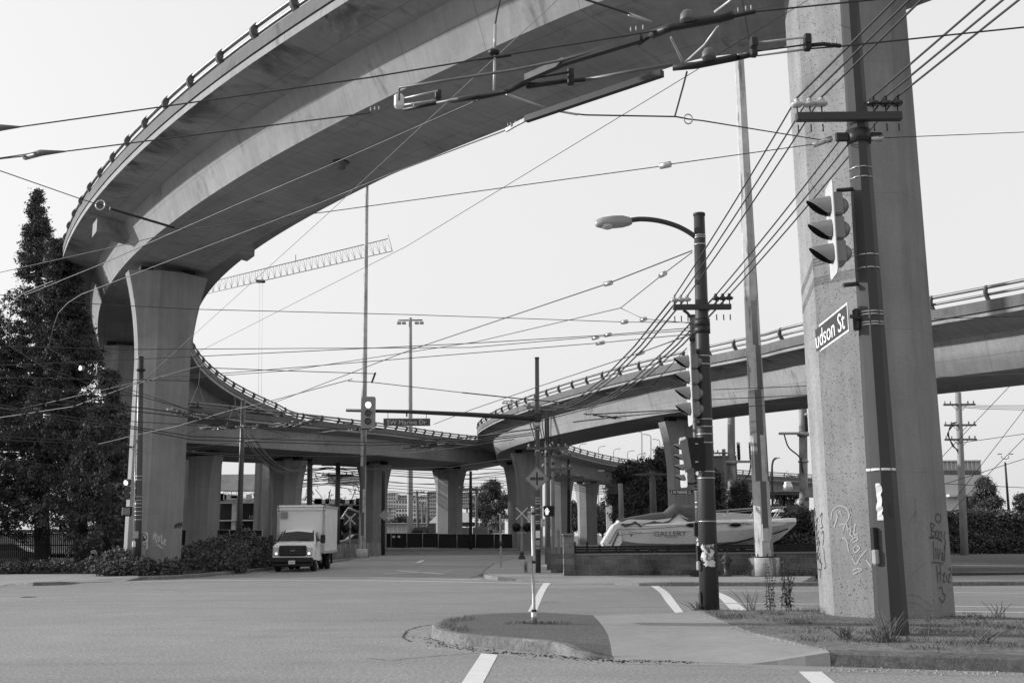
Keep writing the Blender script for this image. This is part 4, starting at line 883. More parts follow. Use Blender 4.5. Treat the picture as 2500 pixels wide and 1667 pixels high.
wire('thin wire rising steeply from the left pole to the top edge of the picture',[W(334,932,YQ),z(354,925,7.3),z(800,522,8.),z(1361,0,9.),z(1420,-55,9.)],.006,m_wirel)
wire('thin wire rising from the left pole across the picture to the column top',[W(334,935,YQ),z(995,600,7.8),z(1700,172,8.),z(1749,136,8.),W(1971,2,17.8)],.006)
wire('long span wire from the left edge through a pale insulator to the thick pole',[z(-80,682,7),z(0,665,7),z(300,598,7),z(452,561,7),z(800,517,7),z(1600,408,7),z(1637,401,7),W(1975,354,Yc-.2),W(2030,347,Yc)],.0075,m_wire)
tag(obj('strain_insulator',MB().tube([P3(z(1612,406,7)),P3(z(1637,401,7))],.05,8),m_galv),'pale strain insulator on the long span wire above the lamp arm','insulator','strain insulators')
for x,y,y2,lb in ((2005,353,345,'lower'),(2022,346,338,'upper')): tag(obj('strain_insulator',MB().tube([W(x-22,y+3,Yc-.15),W(x+8,y2,Yc-.15)],.045,8),m_galv),lb+' pale strain insulator on the left of the thick pole clamp','insulator','strain insulators')
tag(obj('strain_insulator',MB().tube([W(2125,340,Yc-.1),W(2156,337,Yc-.1)],.045,8),m_galv),'pale strain insulator on the right of the thick pole clamp','insulator','strain insulators')
wire('span wire leaving the thick pole clamp to the right edge',[W(2125,341,Yc),W(2156,337,Yc),W(2500,323,Yc+.5),W(4200,262,Yc+3)],.007)
wire('span wire entering at the left edge above the conifers, with a ring and thick rod',[z(-50,398,7),z(0,417,7),z(203,488,7),z(240,499,7),z(250,502,7),z(268,509,7),z(429,557,7),z(452,561,7)],.008)
tag(obj('guy_ring',MB().tube([P3(z(245,501,7))+np.array([math.cos(a)*.075,.0,math.sin(a)*.08]) for a in np.linspace(0,2*math.pi,15)],.012,5,False),m_galv),'metal ring in the span wire above the cross girder at left','ring')
tag(obj('insulated_rod',MB().tube([P3(z(268,509,7)),P3(z(425,556,7))],.022,6),m_bod),'thick dark insulating rod in the span wire above the left column','rod')
for (a,b,lb) in (((-30,322),(50,310),'upper'),((60,385),(160,370),'lower')):
    tag(obj('wire_splice',MB().tube([P3(z(*a)),P3(z((a[0]+b[0])/2-10,(a[1]+b[1])/2-4)),P3(z(*b))],[.03,.035,.008],6),m_mid),lb+' dark splice clamp on the trolley wires at the left edge','splice')
wire('second strand beside the lower splice clamp at the left edge',[z(-60,392),z(0,386),z(95,372),z(110,371)],.006)
# six feeder cables over the crossarms
dirs=['first','second','third','fourth','fifth','sixth']; tops=[2185,2220,2250,2405,2449,2488]
m3=[(1584,800),(1604,800),(1618,800),(1706,784),(1722,786),(1738,790)]
ends=[(1278,990),(1286,991),(1296,991),(1330,989),(1338,989),(1345,989)]
for i in range(6):
    t=P3((tops[i],0,'z',NPins[i][2]+.25)); t2=t+(t-NPins[i])*5
    e=W(ends[i][0],ends[i][1],57)
    mid=[LPins[i]*(1-f)+e*f-np.array([0,0,1.25*4*f*(1-f)*(1-.25*f)]) for f in (.12,.25,.4,.55,.7,.85)]
    wire(dirs[i]+' from the left of the six thick feeder cables on the near crossarm',[t2,t,NPins[i]+(0,0,.02)],.017,m_cable,group='feeder cables',name='feeder_cable',n=6,cat='cable')
    wire(dirs[i]+' from the left of the six feeder cables between thick pole and lamp post',[NPins[i]+(0,0,.02),LPins[i]],.014,m_cable,.06,'feeder cables',name='feeder_cable',n=6,cat='cable')
    wire(dirs[i]+' from the left of the six feeder cables sagging from lamp post to mid scene',[LPins[i]]+mid+[e],.02,m_cable,0,'feeder cables',name='feeder_cable',n=6,cat='cable')
# span wires of the middle distance (label, pts, bright)
YLp=YL
spans=[
('span wire from the lamp post top sloping down left with an insulator',[W(1690,612,YLp),z(1485,692,7.),z(1000,855,7.),z(690,975,7),z(340,1100,6.3)],0),
('second span wire from the lamp post top down to a wire fork',[W(1690,616,YLp),z(1618,670,7.3),z(1515,752,7.),z(1160,835,7.),z(700,905,7),z(345,931,7)],0),
('short wire from the fork toward the lamp post crossarm',[z(1515,752,7.),z(1570,778,7.),W(1700,790,YLp)],0),
('topmost of three near level wires from the left edge to the lamp post',[z(-60,711,7),z(0,720,7),z(230,742,7),z(480,755,7),z(1000,768,7),z(1525,786,7),W(1695,787,YLp)],0),
('middle of three near level wires from the left edge to the lamp post',[z(-60,842,6.5),z(0,845,6.5),z(300,853,6.5),z(1150,848,6.5),z(1455,822,6.5),W(1690,806,YLp)],0),
('lowest of three near level wires from the left edge to the lamp post',[z(-60,893,6.5),z(0,892,6.5),z(330,877,6.5),z(480,870,6.5),z(1150,838,6.5),z(1475,818,6.5),W(1690,800,YLp)],0),
('thin wire under the three level ones ending at the lamp post clamp',[z(345,925,6.5),z(560,910,6.5),z(1150,862,6.5),z(1465,837,6.5),W(1690,815,YLp)],0),
('wire rising from the mast arm toward the lamp post over the lower ramp',[z(1060,1035,7),z(1150,1000,7),z(1310,945,7),z(1560,862,7),W(1690,815,YLp)],0),
('wire with a hanging link crossing the sky above the street sign',[z(850,930,7),z(908,933,7),z(1128,958,7)],0),
('thicker dark wire running from mid sky down to the lower ramp rail',[z(1128,958,7),z(1270,973,7),z(1400,985,7)],1),
('thin wire from the left column to the sky link above the arm signal',[z(340,935,7),z(490,897,7),z(700,905,7),z(915,912,7)],0),
('trolley wire along the left edge through the conifers at mid height',[z(-50,918,5.6),z(0,922,5.6),z(250,925,5.6),z(345,927,5.6),z(470,930,5.6)],0),
('upper bright guy wire crossing in front of the left column',[z(-40,1024,6),z(0,1019,6),z(180,992,6),z(240,970,6),z(350,930,6.4),z(500,890,6.7)],2),
('lower bright guy wire crossing in front of the left pole',[z(-40,992,6),z(40,999,6),z(130,980,6),z(345,930,6.4)],2),
('bright wire rising right from the conifers past the left column foot',[z(240,1084,5.5),z(330,1062,5.5),z(440,1038,5.5),z(560,1002,5.5),z(640,984,5.5),z(860,925,6)],2),
('trolley wire pair upper strand running left to right at mid height',[z(-50,1060,5.6),z(0,1066,5.6),z(150,1073,5.6),z(330,1091,5.6),z(460,1102,5.6),z(620,1112,5.6)],1),
('trolley wire pair lower strand running left to right at mid height',[z(-50,1068,5.6),z(0,1074,5.6),z(150,1080,5.6),z(330,1093,5.6),z(460,1105,5.6),z(620,1118,5.6)],1),
('upper trolley wire of the pair entering the switch over the street at left',[z(80,972,5.6),z(200,982,5.6),z(350,996,5.6),z(470,1012,5.6),z(560,1026,5.6)],1),
('lower trolley wire of the pair entering the switch over the street at left',[z(80,982,5.6),z(200,992,5.6),z(350,1006,5.6),z(470,1020,5.6),z(560,1028,5.6)],1),
('sagging wire over the conifers starting at the upper left of mid scene',[z(-40,934,6),z(0,937,6),z(250,960,6),z(345,968,6),z(700,1062,5.6)],0),
('wire under the sagging one through the conifers',[z(-40,1002,6),z(0,1006,6),z(118,1015,6),z(300,1027,6),z(480,1038,6)],0),
('dark cable at left passing behind the left column, upper of two',[z(-50,976,6),z(60,1000,6),z(200,1022,6),z(330,1042,6),z(470,1065,6),z(900,1080,6),z(1150,1075,6),z(1310,1055,6)],1),
('dark cable bundle on the left passing behind the column, lower',[z(-50,986,6),z(60,1008,6),z(200,1030,6),z(330,1047,6),z(470,1073,6),z(900,1087,6),z(1150,1079,6),z(1310,1060,6)],1),
('curved bright runner in front of the conifers, upper',[z(0,770,6),z(25,742,6),z(50,720,6),z(95,700,6),z(130,686,6)],2),
('curved bright runner in front of the left column, lower',[z(133,790,6),z(142,765,6),z(165,740,6),z(200,718,6),z(245,701,6)],2),
('drooping wire from the upper curved runner',[z(28,742,6),z(22,800,5.9),z(24,845,5.9),z(100,892,5.9),z(200,930,5.9),z(345,968,5.8),z(480,1005,5.6)],0),
('drooping wire from the lower curved runner',[z(133,790,6),z(118,850,5.9),z(180,885,5.9),z(300,945,5.9),z(420,985,5.8),z(480,1008,5.6)],0),
('long wire over the street passing below the arm signal',[z(560,1042,5.8),z(700,1048,5.8),z(878,1047,5.8),z(920,1045,5.8)],1),
('wire from the far switch up right to the lower ramp',[z(960,1076,6),z(1010,1073,6),z(1120,1070,6),z(1310,1046,6)],1),
('wire from the far switch rising over the lower ramp girder',[z(1040,1100,6),z(1080,1090,6),z(1170,1065,6),z(1310,1030,6.4),z(1640,945,7)],0),
('pale wire crossing the low ramp from left to the arm mast',[z(445,1096,6),z(570,1080,6),z(700,1065,6),z(826,1050,6)],2),
('wire below the low ramp from the mid pole to the centre column',[z(590,1111,6),z(850,1115,6),z(1000,1105,6),z(1110,1093,6),z(1255,1072,6.3)],0),
('second wire below the low ramp toward the centre column',[z(890,1145,6),z(1100,1140,6),z(1255,1118,6)],2),
('wire from the lamp post fork to the big signal backboard',[W(1690,835,YLp),W(1612,919,YLp),W(1596,940,YLp),z(1480,960,7)],0),
('wire along the lower ramp girder ending at the signal',[z(1430,1012,6.2),z(1560,1005,6.2),z(1668,1000,6.2)],1),
('second wire along the lower ramp girder ending at the signal',[z(1400,1030,6.2),z(1500,1018,6.2),z(1668,1002,6.2)],1),
('level wire behind the lamp post across the mast, upper',[W(1740,951,30),W(1850,947,30),W(1990,941,30)],0),
('level wire behind the lamp post across the mast, middle',[W(1735,975,30),W(1850,970,30),W(1990,963,30)],0),
('level wire behind the lamp post across the mast, lower',[W(1735,997,30),W(1990,982,30)],0),
('thin wire right of the large column across the lower ramp, upper',[W(2280,778,26),W(2500,772,26),W(3600,750,26)],0),
('thin wire right of the large column across the lower ramp, lower',[W(2290,921,26),W(2500,912,26),W(3600,868,26)],2),
]
for i,(lb,pts,k) in enumerate(spans):
    P=[P3(p) for p in pts]; d=np.mean([p[1] for p in P]); r_=.00038*min(d,60)*(1.0,1.5,.95)[k]
    wire(lb,P,max(.005,r_),(m_wire,m_wire,m_wirel)[k])
for x,y,x2,y2,lb in [(1476,694,1493,690,'on the sloping wire below the lamp arm'),(1612,673,1624,667,'on the short steep wire left of the lamp post'),(1517,787,1532,785,'on the level wire right of mid sky, upper'),(1447,826,1460,823,'on the level wire right of mid sky, middle left'),(1477,819,1491,816,'on the level wire right of mid sky, middle right'),(1456,839,1475,836,'on the level wire right of mid sky, lower'),(1556,865,1571,860,'in front of the lower ramp rail'),(1565,781,1577,778,'on the short fork wire'),(107,1015,122,1016,'in front of the conifers, upper'),(213,1061,222,1061,'in front of the conifers, lower'),(196,898,204,899,'in front of the conifers, top')]:
    tag(obj('strain_insulator',MB().tube([P3(z(x,y,7)),P3(z(x2,y2,7))],.055 if x>900 else .08,8),m_galv),'small pale strain insulator '+lb,'insulator','strain insulators')
tag(obj('hanging_link',MB().tube([P3(z(908,933,7)),P3(z(916,911,7))],.035,6),m_bod),'short dark link hanging between two wires above the street sign','link')
# trolley switches over the street (clutter of rods)
def clutter(label,cx,cy,w_,h_,slope,n,seed,zz=5.7,hang=None):
    r_=thing('trolley_switch',label,'wire switch',P3(z(cx,cy,zz)),0,'trolley switches'); rs=random.Random(seed); d=P3(z(cx,cy,zz))[1]; k=d/F
    mats=[m_bod,m_bod,m_mid,m_rod]
    for i in range(n):
        x=cx+rs.uniform(-w_,w_)*.8; y=cy+(x-cx)*slope+rs.uniform(-h_,h_); l=rs.uniform(.12,.45)*w_; m_=mats[rs.randrange(4)]
        a=P3(z(x-l/2,y-l/2*slope+rs.uniform(-1,1),zz)); b=P3(z(x+l/2,y+l/2*slope+rs.uniform(-1,1),zz)); obj('rod',MB().tube([a,b],rs.choice((.9,1.2,1.9))*k,6),m_,r_)
    for i in range(n):
        x=cx+rs.uniform(-w_,w_)*.8; y=cy+(x-cx)*slope+rs.uniform(-h_,h_); obj('clamp',MB().bbox(P3(z(x,y,zz)),(rs.uniform(2,5)*k,2*k,rs.uniform(2,4)*k),.3*k),m_bod if rs.random()<.8 else m_rod,r_)
    obj('runner',MB().tube([P3(z(cx-w_,cy-w_*slope,zz)),P3(z(cx+w_,cy+w_*slope,zz))],1.1*k,6),m_bod,r_)
    for a,b in hang or []: obj('hanger',MB().tube([P3(z(*a,zz)),P3(z(*b,zz))],.7*k,5),m_wirel,r_)
    return r_
clutter('tangled trolley switch hanging right of the left column, held by a forked hanger',475,1012,75,6,.14,24,1,hang=[((490,895),(485,940)),((485,940),(460,1000)),((485,940),(505,1002))])
clutter('long tangled trolley switch in front of the low ramp by the slim dark pole',570,1042,85,5,-.02,30,2,hang=[((573,965),(575,985)),((575,985),(553,1038)),((575,985),(592,1038))])
clutter('tangled trolley switch before the low ramp railing left of the arm signal',715,1035,60,6,-.1,20,3)
clutter('small trolley switch just under the arm signal',890,1048,45,2,-.05,8,4)
clutter('small trolley crossing with pale rods below the SW Marine Dr sign',1040,1090,55,7,-.1,12,5)
clutter('trolley frog in front of the sunlit girder of the lower ramp',1470,1015,45,3,.12,9,6)
clutter('trolley frog crossing the left column at lower height',455,1100,45,2,.08,8,7)
# far wires under the low ramp, seen between the columns
rs=random.Random(11)
for i in range(15):
    y0=1120+rs.uniform(0,85); x0=rs.choice((-1,1)); lb='thin far trolley wire seen under the low ramp between the columns'
    wire(lb,[W(880,y0-4,110),W(1000,y0+rs.uniform(2,10),110),W(1120,y0+rs.uniform(4,14),112),W(1265,y0+rs.uniform(-12,18),112)],.03,m_wire,group='far trolley wires under the low ramp')
for i in range(16):
    y0=1140+rs.uniform(0,45); wire('thin far wire over the building site behind the truck',[W(735,y0+rs.uniform(-8,8),100),W(800,y0+rs.uniform(-6,10),100),W(880,y0+rs.uniform(-8,18),100)],.035,m_wire,group='far wires over the building site')
for i in range(8):
    y0=1142+i*5; wire('thin dark wire sagging from the wooden pole past the far ramp columns',[W(1350,y0,62),W(1400,y0+18,64),W(1450,y0+36-i,66),W(1520,y0+40-i*2,68)],.02,m_wirel,group='service wires by the wooden poles')
for i,(p,q) in enumerate([((590,1065),(760,1125)),((600,1062),(770,1122)),((612,1060),(765,1120)),((618,1064),(775,1124)),((596,1075),(745,1120)),((606,1078),(750,1123))]):
    a,b=W(p[0],p[1],60),W(q[0],q[1],85); wire('looping feeder cable from the slim dark pole over the truck, one of six alike',[a,b],.03,m_wirel,1.4,'feeder cables over the truck',cat='cable',name='feeder_cable')
# ---------------- box truck ----------------
K=1.; tc=G(718,1395,0); tk=thing('box_truck','white box truck with lit headlights driving toward the camera at left of centre','truck',(tc[0],51.6,0),R(1.5))
m_tw=M('truck_white',.8,.04,1,.32,0,.5); m_box=M('truck_box_white',.8,.06,1,.4,0,.5); m_gl=M('windscreen_dark',.012,.1,3,.12,0,.25); m_rub=M('tyre_rubber',.02,.2,8,.8); m_grl=M('grille_black',.015,.1,5,.4); m_hl=emis('headlight_lit',1.,1.2); m_chr=M('chrome',.6,.05,3,.15,1)
def TO(name,mb,mat,par=None): 
    return obj(name,mb.scale(K),mat,par or tk,local=True)
# cab by cross-sections along y (front at y=0)
def loft(secs,mat,name,par=None,smooth=True):
    """secs: list of (y,[(x,z)...]) same count"""
    V=[];n=len(secs[0][1])
    for y,ps in secs: V+=[(x,y,z) for x,z in ps]
    Fc=[(i*n+k,i*n+(k+1)%n,(i+1)*n+(k+1)%n,(i+1)*n+k) for i in range(len(secs)-1) for k in range(n)]
    Fc+=[tuple(range(n))[::-1],tuple((len(secs)-1)*n+k for k in range(n))]
    return TO(name,MB().add(V,Fc,False),mat,par)
def cabsec(hw,z0,z1,r,tw=None):
    tw=tw or hw; return [(-hw,z0),(-hw,z0+(z1-z0)*.55),(-tw-(0),z1-r),(-tw+r,z1),(0,z1+.02),(tw-r,z1),(tw,z1-r),(hw,z0+(z1-z0)*.55),(hw,z0)]
loft([(.0,cabsec(.93,.70,1.16,.06)),(.05,cabsec(.97,.62,1.28,.07)),(.35,cabsec(1.0,.55,1.36,.09,.94)),(.95,cabsec(1.0,.55,1.43,.10,.93)),(1.0,cabsec(1.0,.55,1.43,.1,.93)),(1.35,cabsec(1.0,.5,1.72,.12,.86)),(1.62,cabsec(1.0,.5,1.98,.16,.80)),(1.8,cabsec(1.0,.5,2.05,.18,.78)),(2.3,cabsec(1.0,.5,2.08,.18,.78)),(2.45,cabsec(1.0,.5,2.07,.18,.78))],m_tw,'cab')
TO('windscreen',MB().add([(-.86,.955,1.45),(.86,.955,1.45),(.72,1.64,1.97),(-.72,1.64,1.97),(0,.93,1.45),(0,1.625,1.99)],[(0,4,5,3),(4,1,2,5)]),m_gl)
for s_ in (-1,1):
    TO('side_window',MB().add([(s_*1.005,1.12,1.42),(s_*1.005,1.95,1.42),(s_*.845,1.95,1.93),(s_*.86,1.62,1.90)],[(0,1,2,3)] if s_>0 else [(3,2,1,0)]),m_gl)
    d=TO('door',MB().box((s_*1.003,1.5,1.0),(.012,.95,.86)),m_tw); TO('handle',MB().bbox((s_*1.02,1.88,1.22),(.03,.14,.04)),m_grl,d)
    TO('headlight',MB().bbox((s_*.80,-.0,.97),(.28,.1,.40),.03),M('headlight_housing',.5,.1,5,.15,.3,.6)); TO('headlight_lamp',MB().lathe((s_*.78,-.065,.87),[(.06,0),(.04,.02),(.02,.03)],16,ax=[[1,0,0],[0,0,1],[0,-1,0]]),m_hl)
    mr=TO('mirror',MB().bbox((s_*1.27,1.0,1.55),(.24,.10,.42),.05),m_grl); TO('arm',MB().tube([(s_*1.0,1.15,1.5),(s_*1.2,1.02,1.52)],.03,6),m_grl,mr)
    # wheels
    for y,dual in ((.95,0),(4.95,1)):
        wl=TO('wheel',MB().lathe((s_*(.86 if not dual else .93),y,.40),[(.22,-.13),(.36,-.13),(.40,-.09),(.40,.09),(.36,.13),(.22,.13)],24,ax=[[0,1,0],[0,0,1],[1,0,0]]),m_rub)
        TO('rim',MB().lathe((s_*(.86 if not dual else .93)+s_*.09,y,.40),[(.22,0),(.2,.03*s_),(.08,.0),(.07,.05*s_)],16,ax=[[0,1,0],[0,0,1],[1,0,0]]),m_galv,wl)
        if dual:
            wl=TO('wheel',MB().lathe((s_*.62,y,.40),[(.22,-.12),(.36,-.12),(.40,-.08),(.40,.08),(.36,.12),(.22,.12)],24,ax=[[0,1,0],[0,0,1],[1,0,0]]),m_rub)
TO('grille',MB().bbox((0,-.035,1.0),(1.30,.09,.50),.04),m_grl)
for z_ in (.86,1.0,1.13): TO('grille_bar',MB().bbox((0,-.09,z_),(.86,.04,.05),.01),M('grille_bar_grey',.05,.1,5,.4))
em=TO('badge',MB().lathe((0,-.115,1.0),[(.125,0),(.11,.012)],24,ax=[[1.1,0,0],[0,0,.5],[0,-1,0]]),m_chr); 
TO('badge_centre',MB().lathe((0,-.128,1.0),[(.105,0),(.10,.004)],24,ax=[[1.1,0,0],[0,0,.46],[0,-1,0]]),m_grl,em)
for i in range(9): TO('panel_seam',MB().box((1.192,2.4+i*.46,2.03),(.006,.012,2.1)),M('truck_trim',.42))
t_=text('Ford',m_chr,tk,(0,-.137*K,1.0*K),(1,0,0),(0,0,1),.05*K,0,shear=.3,local=True)
TO('bumper',MB().bbox((0,-.08,.56),(1.98,.28,.24),.05).bbox((0,-.03,.35),(1.9,.22,.2),.05),m_grl)
pl=TO('number_plate',MB().bbox((0,-.23,.46),(.32,.02,.17),.006),m_white); text('NW4 61C',M('plate_lettering',.12),tk,(0,-.243*K,.46*K),(1,0,0),(0,0,1),.06*K,0,width=.24*K,local=True)
bxo=TO('cargo_box',MB().bbox((0,4.35,2.03),(2.38,4.5,2.36),.03),m_box)
TO('front_cap',MB().bbox((0,2.06,3.02),(2.42,.1,.14),.04).bbox((0,2.06,3.16),(2.42,.14,.12),.05),m_tw)
for s_ in (-1,1):
    TO('corner_post',MB().bbox((s_*1.14,2.07,2.03),(.12,.09,2.3),.02),M('truck_trim',.42,.05,2,.35,.4)); TO('corner_cap',MB().bbox((s_*1.16,2.05,3.08),(.12,.14,.3),.03),M('truck_trim2',.25,.05,2,.4,.3)); TO('top_rail',MB().bbox((s_*1.2,4.35,3.16),(.05,4.5,.12),.01),M('truck_trim',.42)); TO('bottom_rail',MB().bbox((s_*1.2,4.35,.90),(.04,4.5,.14),.01),M('truck_trim',.42)); TO('marker_lamp',MB().bbox((s_*1.17,1.99,3.02),(.04,.02,.04),.005),m_hl)
    TO('mudflap',MB().box((s_*.85,5.65,.5),(.5,.02,.5)),m_grl)
TO('vent_panel',MB().box((-.84,2.03,2.72),(.34,.02,.34)),M('truck_trim2',.25)); TO('chassis',MB().box((0,3.6,.62),(.9,5.,.22)).box((.7,3.2,.5),(.35,.9,.3)),m_grl)
TO('wiper',MB().tube([(-.1,.92,1.47),(.35,1.02,1.56),(.62,1.0,1.5)],.012,5),m_grl)
text('CITY RENTS',M('faded_grey_lettering',.47,.05),tk,(1.195*K,4.4*K,2.35*K),(0,1,0),(0,0,1),.2*K,.003,local=True) if False else None
# ---------------- motor boat behind the wall ----------------
YB=43.; kb=YB/F
bt=thing('motor_boat','long white motor boat with grey tarp over its cockpit, parked behind the block wall','boat',W(1720,1335,YB+1.2))
c5=lambda x,y:(1450+x/4.238,1130+y/4.238)
# stations along src x: (x, sheer y, chine y, keel y, half beam)
m_gel=M('boat_gelcoat',.80,.05,1.5,.3,0,.5); m_gel2=M('boat_gelcoat_grey',.36,.06,1.5,.35)
def bz(y): return W(1700,y,YB)[2]
def bxx(x): return W(x,1300,YB)[0]
st=[(1517,1272,1318,1334,1.15,1.0),(1560,1278,1324,1340,1.3,1.1),(1640,1276,1327,1342,1.4,1.2),(1720,1272,1327,1341,1.42,1.2),(1800,1271,1322,1341,1.4,1.1),(1850,1271,1314,1341,1.25,.85),(1890,1271,1305,1335,1.0,.6),(1925,1271,1296,1318,.65,.35),(1950,1270,1286,1297,.35,.15),(1969,1270,1276,1280,.05,.03)]
def hull_row(f): pass
rows=[];yc=YB+1.5
for x,ys,yc_,yk,hb,cb_ in st:
    X=bxx(x); zs,zc,zk=bz(ys),bz(yc_),bz(yk); rk=0
    zr=zs-.10; rows.append([(X,yc,zk),(X,yc-cb_,zc),(X,yc-hb*.97,(zs*.55+zc*.45)),(X,yc-hb,zr),(X,yc-hb-.03,zr+.03),(X,yc-hb,zs),(X,yc-hb*.8,zs+.05),(X,yc,zs+.09),(X,yc+hb*.8,zs+.05),(X,yc+hb,zs),(X,yc+hb+.03,zr+.03),(X,yc+hb,zr),(X,yc+hb*.97,(zs*.55+zc*.45)),(X,yc+cb_,zc)])
n=14; mb=MB()
for j in range(n): # faceted by strake
    V=[];
    for r_ in rows: V+=[r_[j],r_[(j+1)%n]]
    mb.add(V,[(2*i,2*i+1,2*i+3,2*i+2) for i in range(len(rows)-1)],True)
mb.add(rows[0],[tuple(range(n))]); mb.add(rows[-1],[tuple(range(n))[::-1]]); obj('hull',mb,m_gel,bt)
# raked transom block / swim platform
T=[(1517,1272),(1504,1280),(1476,1324),(1480,1333),(1512,1334),(1520,1322)]
mb=MB(); V=[];
for yy in (yc-1.15,yc+1.15): V+=[(bxx(x),yy,bz(y)) for x,y in T]
m=len(T); mb.add(V,[tuple(range(m)),tuple(range(m,2*m))[::-1]]+[(i,(i+1)%m,(i+1)%m+m,i+m) for i in range(m)]); obj('transom',mb,m_gel,bt)
ys=yc-1.20
for pts,mt,wd in (([(1516,1290),(1508,1292),(1488,1325)],m_gel2,.03),([(1520,1291),(1600,1288),(1690,1282),(1800,1277),(1900,1277)],M('hull_line',.12),.010),([(1512,1297),(1496,1330)],M('hull_line',.12),.035),([(1745,1332),(1800,1324),(1850,1312),(1900,1303),(1940,1292)],m_blk,.03),([(1508,1304),(1600,1298),(1690,1296)],M('hull_line',.12),.008)):
    hbx=lambda x:float(np.interp(x,[s[0] for s in st],[s[4] for s in st]))
    P=[(bxx(x),yc-hbx(x)*(.99)-.035 if mt is not m_blk else yc-hbx(x)*.95-.02,bz(y)) for x,y in pts]; obj('trim_line',MB().tube(crv(P,4),wd,5),mt,bt)
for x in (1690,1797): obj('porthole',MB().lathe((bxx(x),yc-1.40-.03,bz(1281)),[(.27,0),(.25,.03)],20,ax=[[1,0,0],[0,0,.36],[0,-1,0]]),m_siggrey,bt); obj('porthole_glass',MB().lathe((bxx(x),yc-1.44-.03,bz(1281)),[(.22,0),(.2,.02)],20,ax=[[1,0,0],[0,0,.33],[0,-1,0]]),m_gl,bt)
yt=yc-1.43; tx=lambda x,y:(bxx(x),yt,bz(y))
text('FORMULA',M('dark_grey_lettering',.08),bt,(bxx(1552),yc-1.36,bz(1297.5)),(1,0,-.04),(0,0,1),3.6*kb,0,width=31*kb); 
obj('emblem',MB().plate([tx(1538,1301),tx(1541.5,1309.5),tx(1545.5,1301),tx(1543.5,1301),tx(1541.7,1305),tx(1540,1301)],.01),M('dark_grey_lettering',.08),bt)
text('GALLERY',M('dark_grey_lettering',.08),bt,(bxx(1637),yt-.0,bz(1301.5)),(1,0,.015),(0,0,1),11.5*kb,0,width=78*kb)
text('VANCOUVER',M('dark_grey_lettering',.08),bt,(bxx(1639),yt,bz(1310)),(1,0,.02),(0,0,1),2.6*kb,0,width=30*kb); text('BC7484924',m_blacktxt,bt,(bxx(1827),yt+.08,bz(1280.5)),(1,0,0),(0,0,1),3.6*kb,0,width=24*kb)
# deck / cabin, windscreen, rails
mb=MB(); Cb=[(1640,1268,.95),(1665,1257,.9),(1690,1254,.9),(1745,1252,.9),(1800,1253,.85),(1860,1257,.65),(1900,1263,.4),(1930,1268,.2)]; V=[]
for x,y,h in Cb: V+=[(bxx(x),yc-h,bz(1271)),(bxx(x),yc-h*.85,bz(y)),(bxx(x),yc,bz(y)+.05),(bxx(x),yc+h*.85,bz(y)),(bxx(x),yc+h,bz(1271))]
mb.add(V,[(i*5+k,(i+1)*5+k,(i+1)*5+k+1,i*5+k+1) for i in range(len(Cb)-1) for k in range(4)],True); obj('cabin_top',mb,M('boat_deck_grey',.42,.05,2,.4),bt)
ws=[(1562,1271),(1600,1268),(1640,1266),(1665,1258),(1680,1274),(1700,1276)]
for sd in (-1,):
    obj('bow_rail',MB().tube(crv([(bxx(x),yc-h,bz(y)) for x,y,h in [(1742,1248,1.3),(1800,1243,1.25),(1870,1239,1.0),(1935,1236.5,.45),(1945,1236.5,0),(1935,1236.5,-.45),(1870,1239,-1.),(1800,1243,-1.25)]],3),.02,6),m_rod,bt); obj('bow_rail',MB().tube(crv([(bxx(x),yc-h,bz(y)) for x,y,h in [(1745,1255,1.32),(1800,1250,1.28),(1900,1242,.9)]],3),.014,6),m_rod,bt)
    for x0,x1,yy,h in ((1771,1787,1243,1.2),(1840,1853,1240.5,1.05),(1904,1924,1237,.6),(1912,1935,1237,.45)): obj('stanchion',MB().tube([(bxx(x0),yc-h,bz(1262)),(bxx(x1),yc-h,bz(yy))],.02,6),m_rod,bt)
obj('dish',MB().lathe((bxx(1924),yc,bz(1247)),[(.02,.1),(.2,.06),(.28,-.02),(.26,-.04)],14),m_gel,bt)
# superstructure coaming under the tarp
mb=MB(); Cb=[(1520,1272),(1540,1266),(1600,1268),(1640,1264),(1662,1252),(1676,1262),(1695,1271),(1700,1276),(1520,1276)]
V=[]
for yy,sc_ in ((yc-1.3,1),(yc+1.3,1)): V+=[(bxx(x),yy,bz(y)) for x,y in Cb]
m=len(Cb); mb.add(V,[tuple(range(m)),tuple(range(m,2*m))[::-1]]+[(i,(i+1)%m,(i+1)%m+m,i+m) for i in range(m)]); obj('coaming',mb,m_gel,bt)
tp=[(1518,1266,1281),(1528,1268,1284),(1540,1267,1280),(1552,1264,1274),(1566,1262,1286),(1580,1260,1275),(1600,1256,1276),(1620,1254,1277),(1634,1253,1277),(1642,1246,1268),(1652,1237,1262),(1661,1232.5,1251),(1668,1238,1262),(1680,1237,1272),(1700,1236,1277),(1722,1240,1278)]
V=[];n=len(tp);m=7; rs=random.Random(5)
for x,yt_,yb_ in tp:
    for j in range(m):
        f=j/(m-1); yy=yc-1.36+.5*f**1.5; V.append((bxx(x)+rs.uniform(-.03,.03),yy+rs.uniform(-.05,.05)*(1 if 0<j<m-1 else 0),bz(yb_+(yt_-yb_)*f)+rs.uniform(-.03,.03)))
    for f,hh in ((0,.06),(.5,.1),(1,.02)): V.append((bxx(x),yc-.7+1.5*f,bz(yt_)+hh))
mm=m+3; tarp=MB().add(V,[(i*mm+j,(i+1)*mm+j,(i+1)*mm+j+1,i*mm+j+1) for i in range(n-1) for j in range(mm-1)],True); tpo=obj('tarpaulin',tarp,M('grey_tarpaulin',.055,.25,3,.6,0,.4,.5,(1,1,3))); tag(tpo,'crumpled grey tarpaulin draped over the boat cockpit','tarpaulin')
obj('boat_trailer',MB().box((bxx(1700),yc,bz(1352)),(7.5,.12,.14)),m_blk) and None
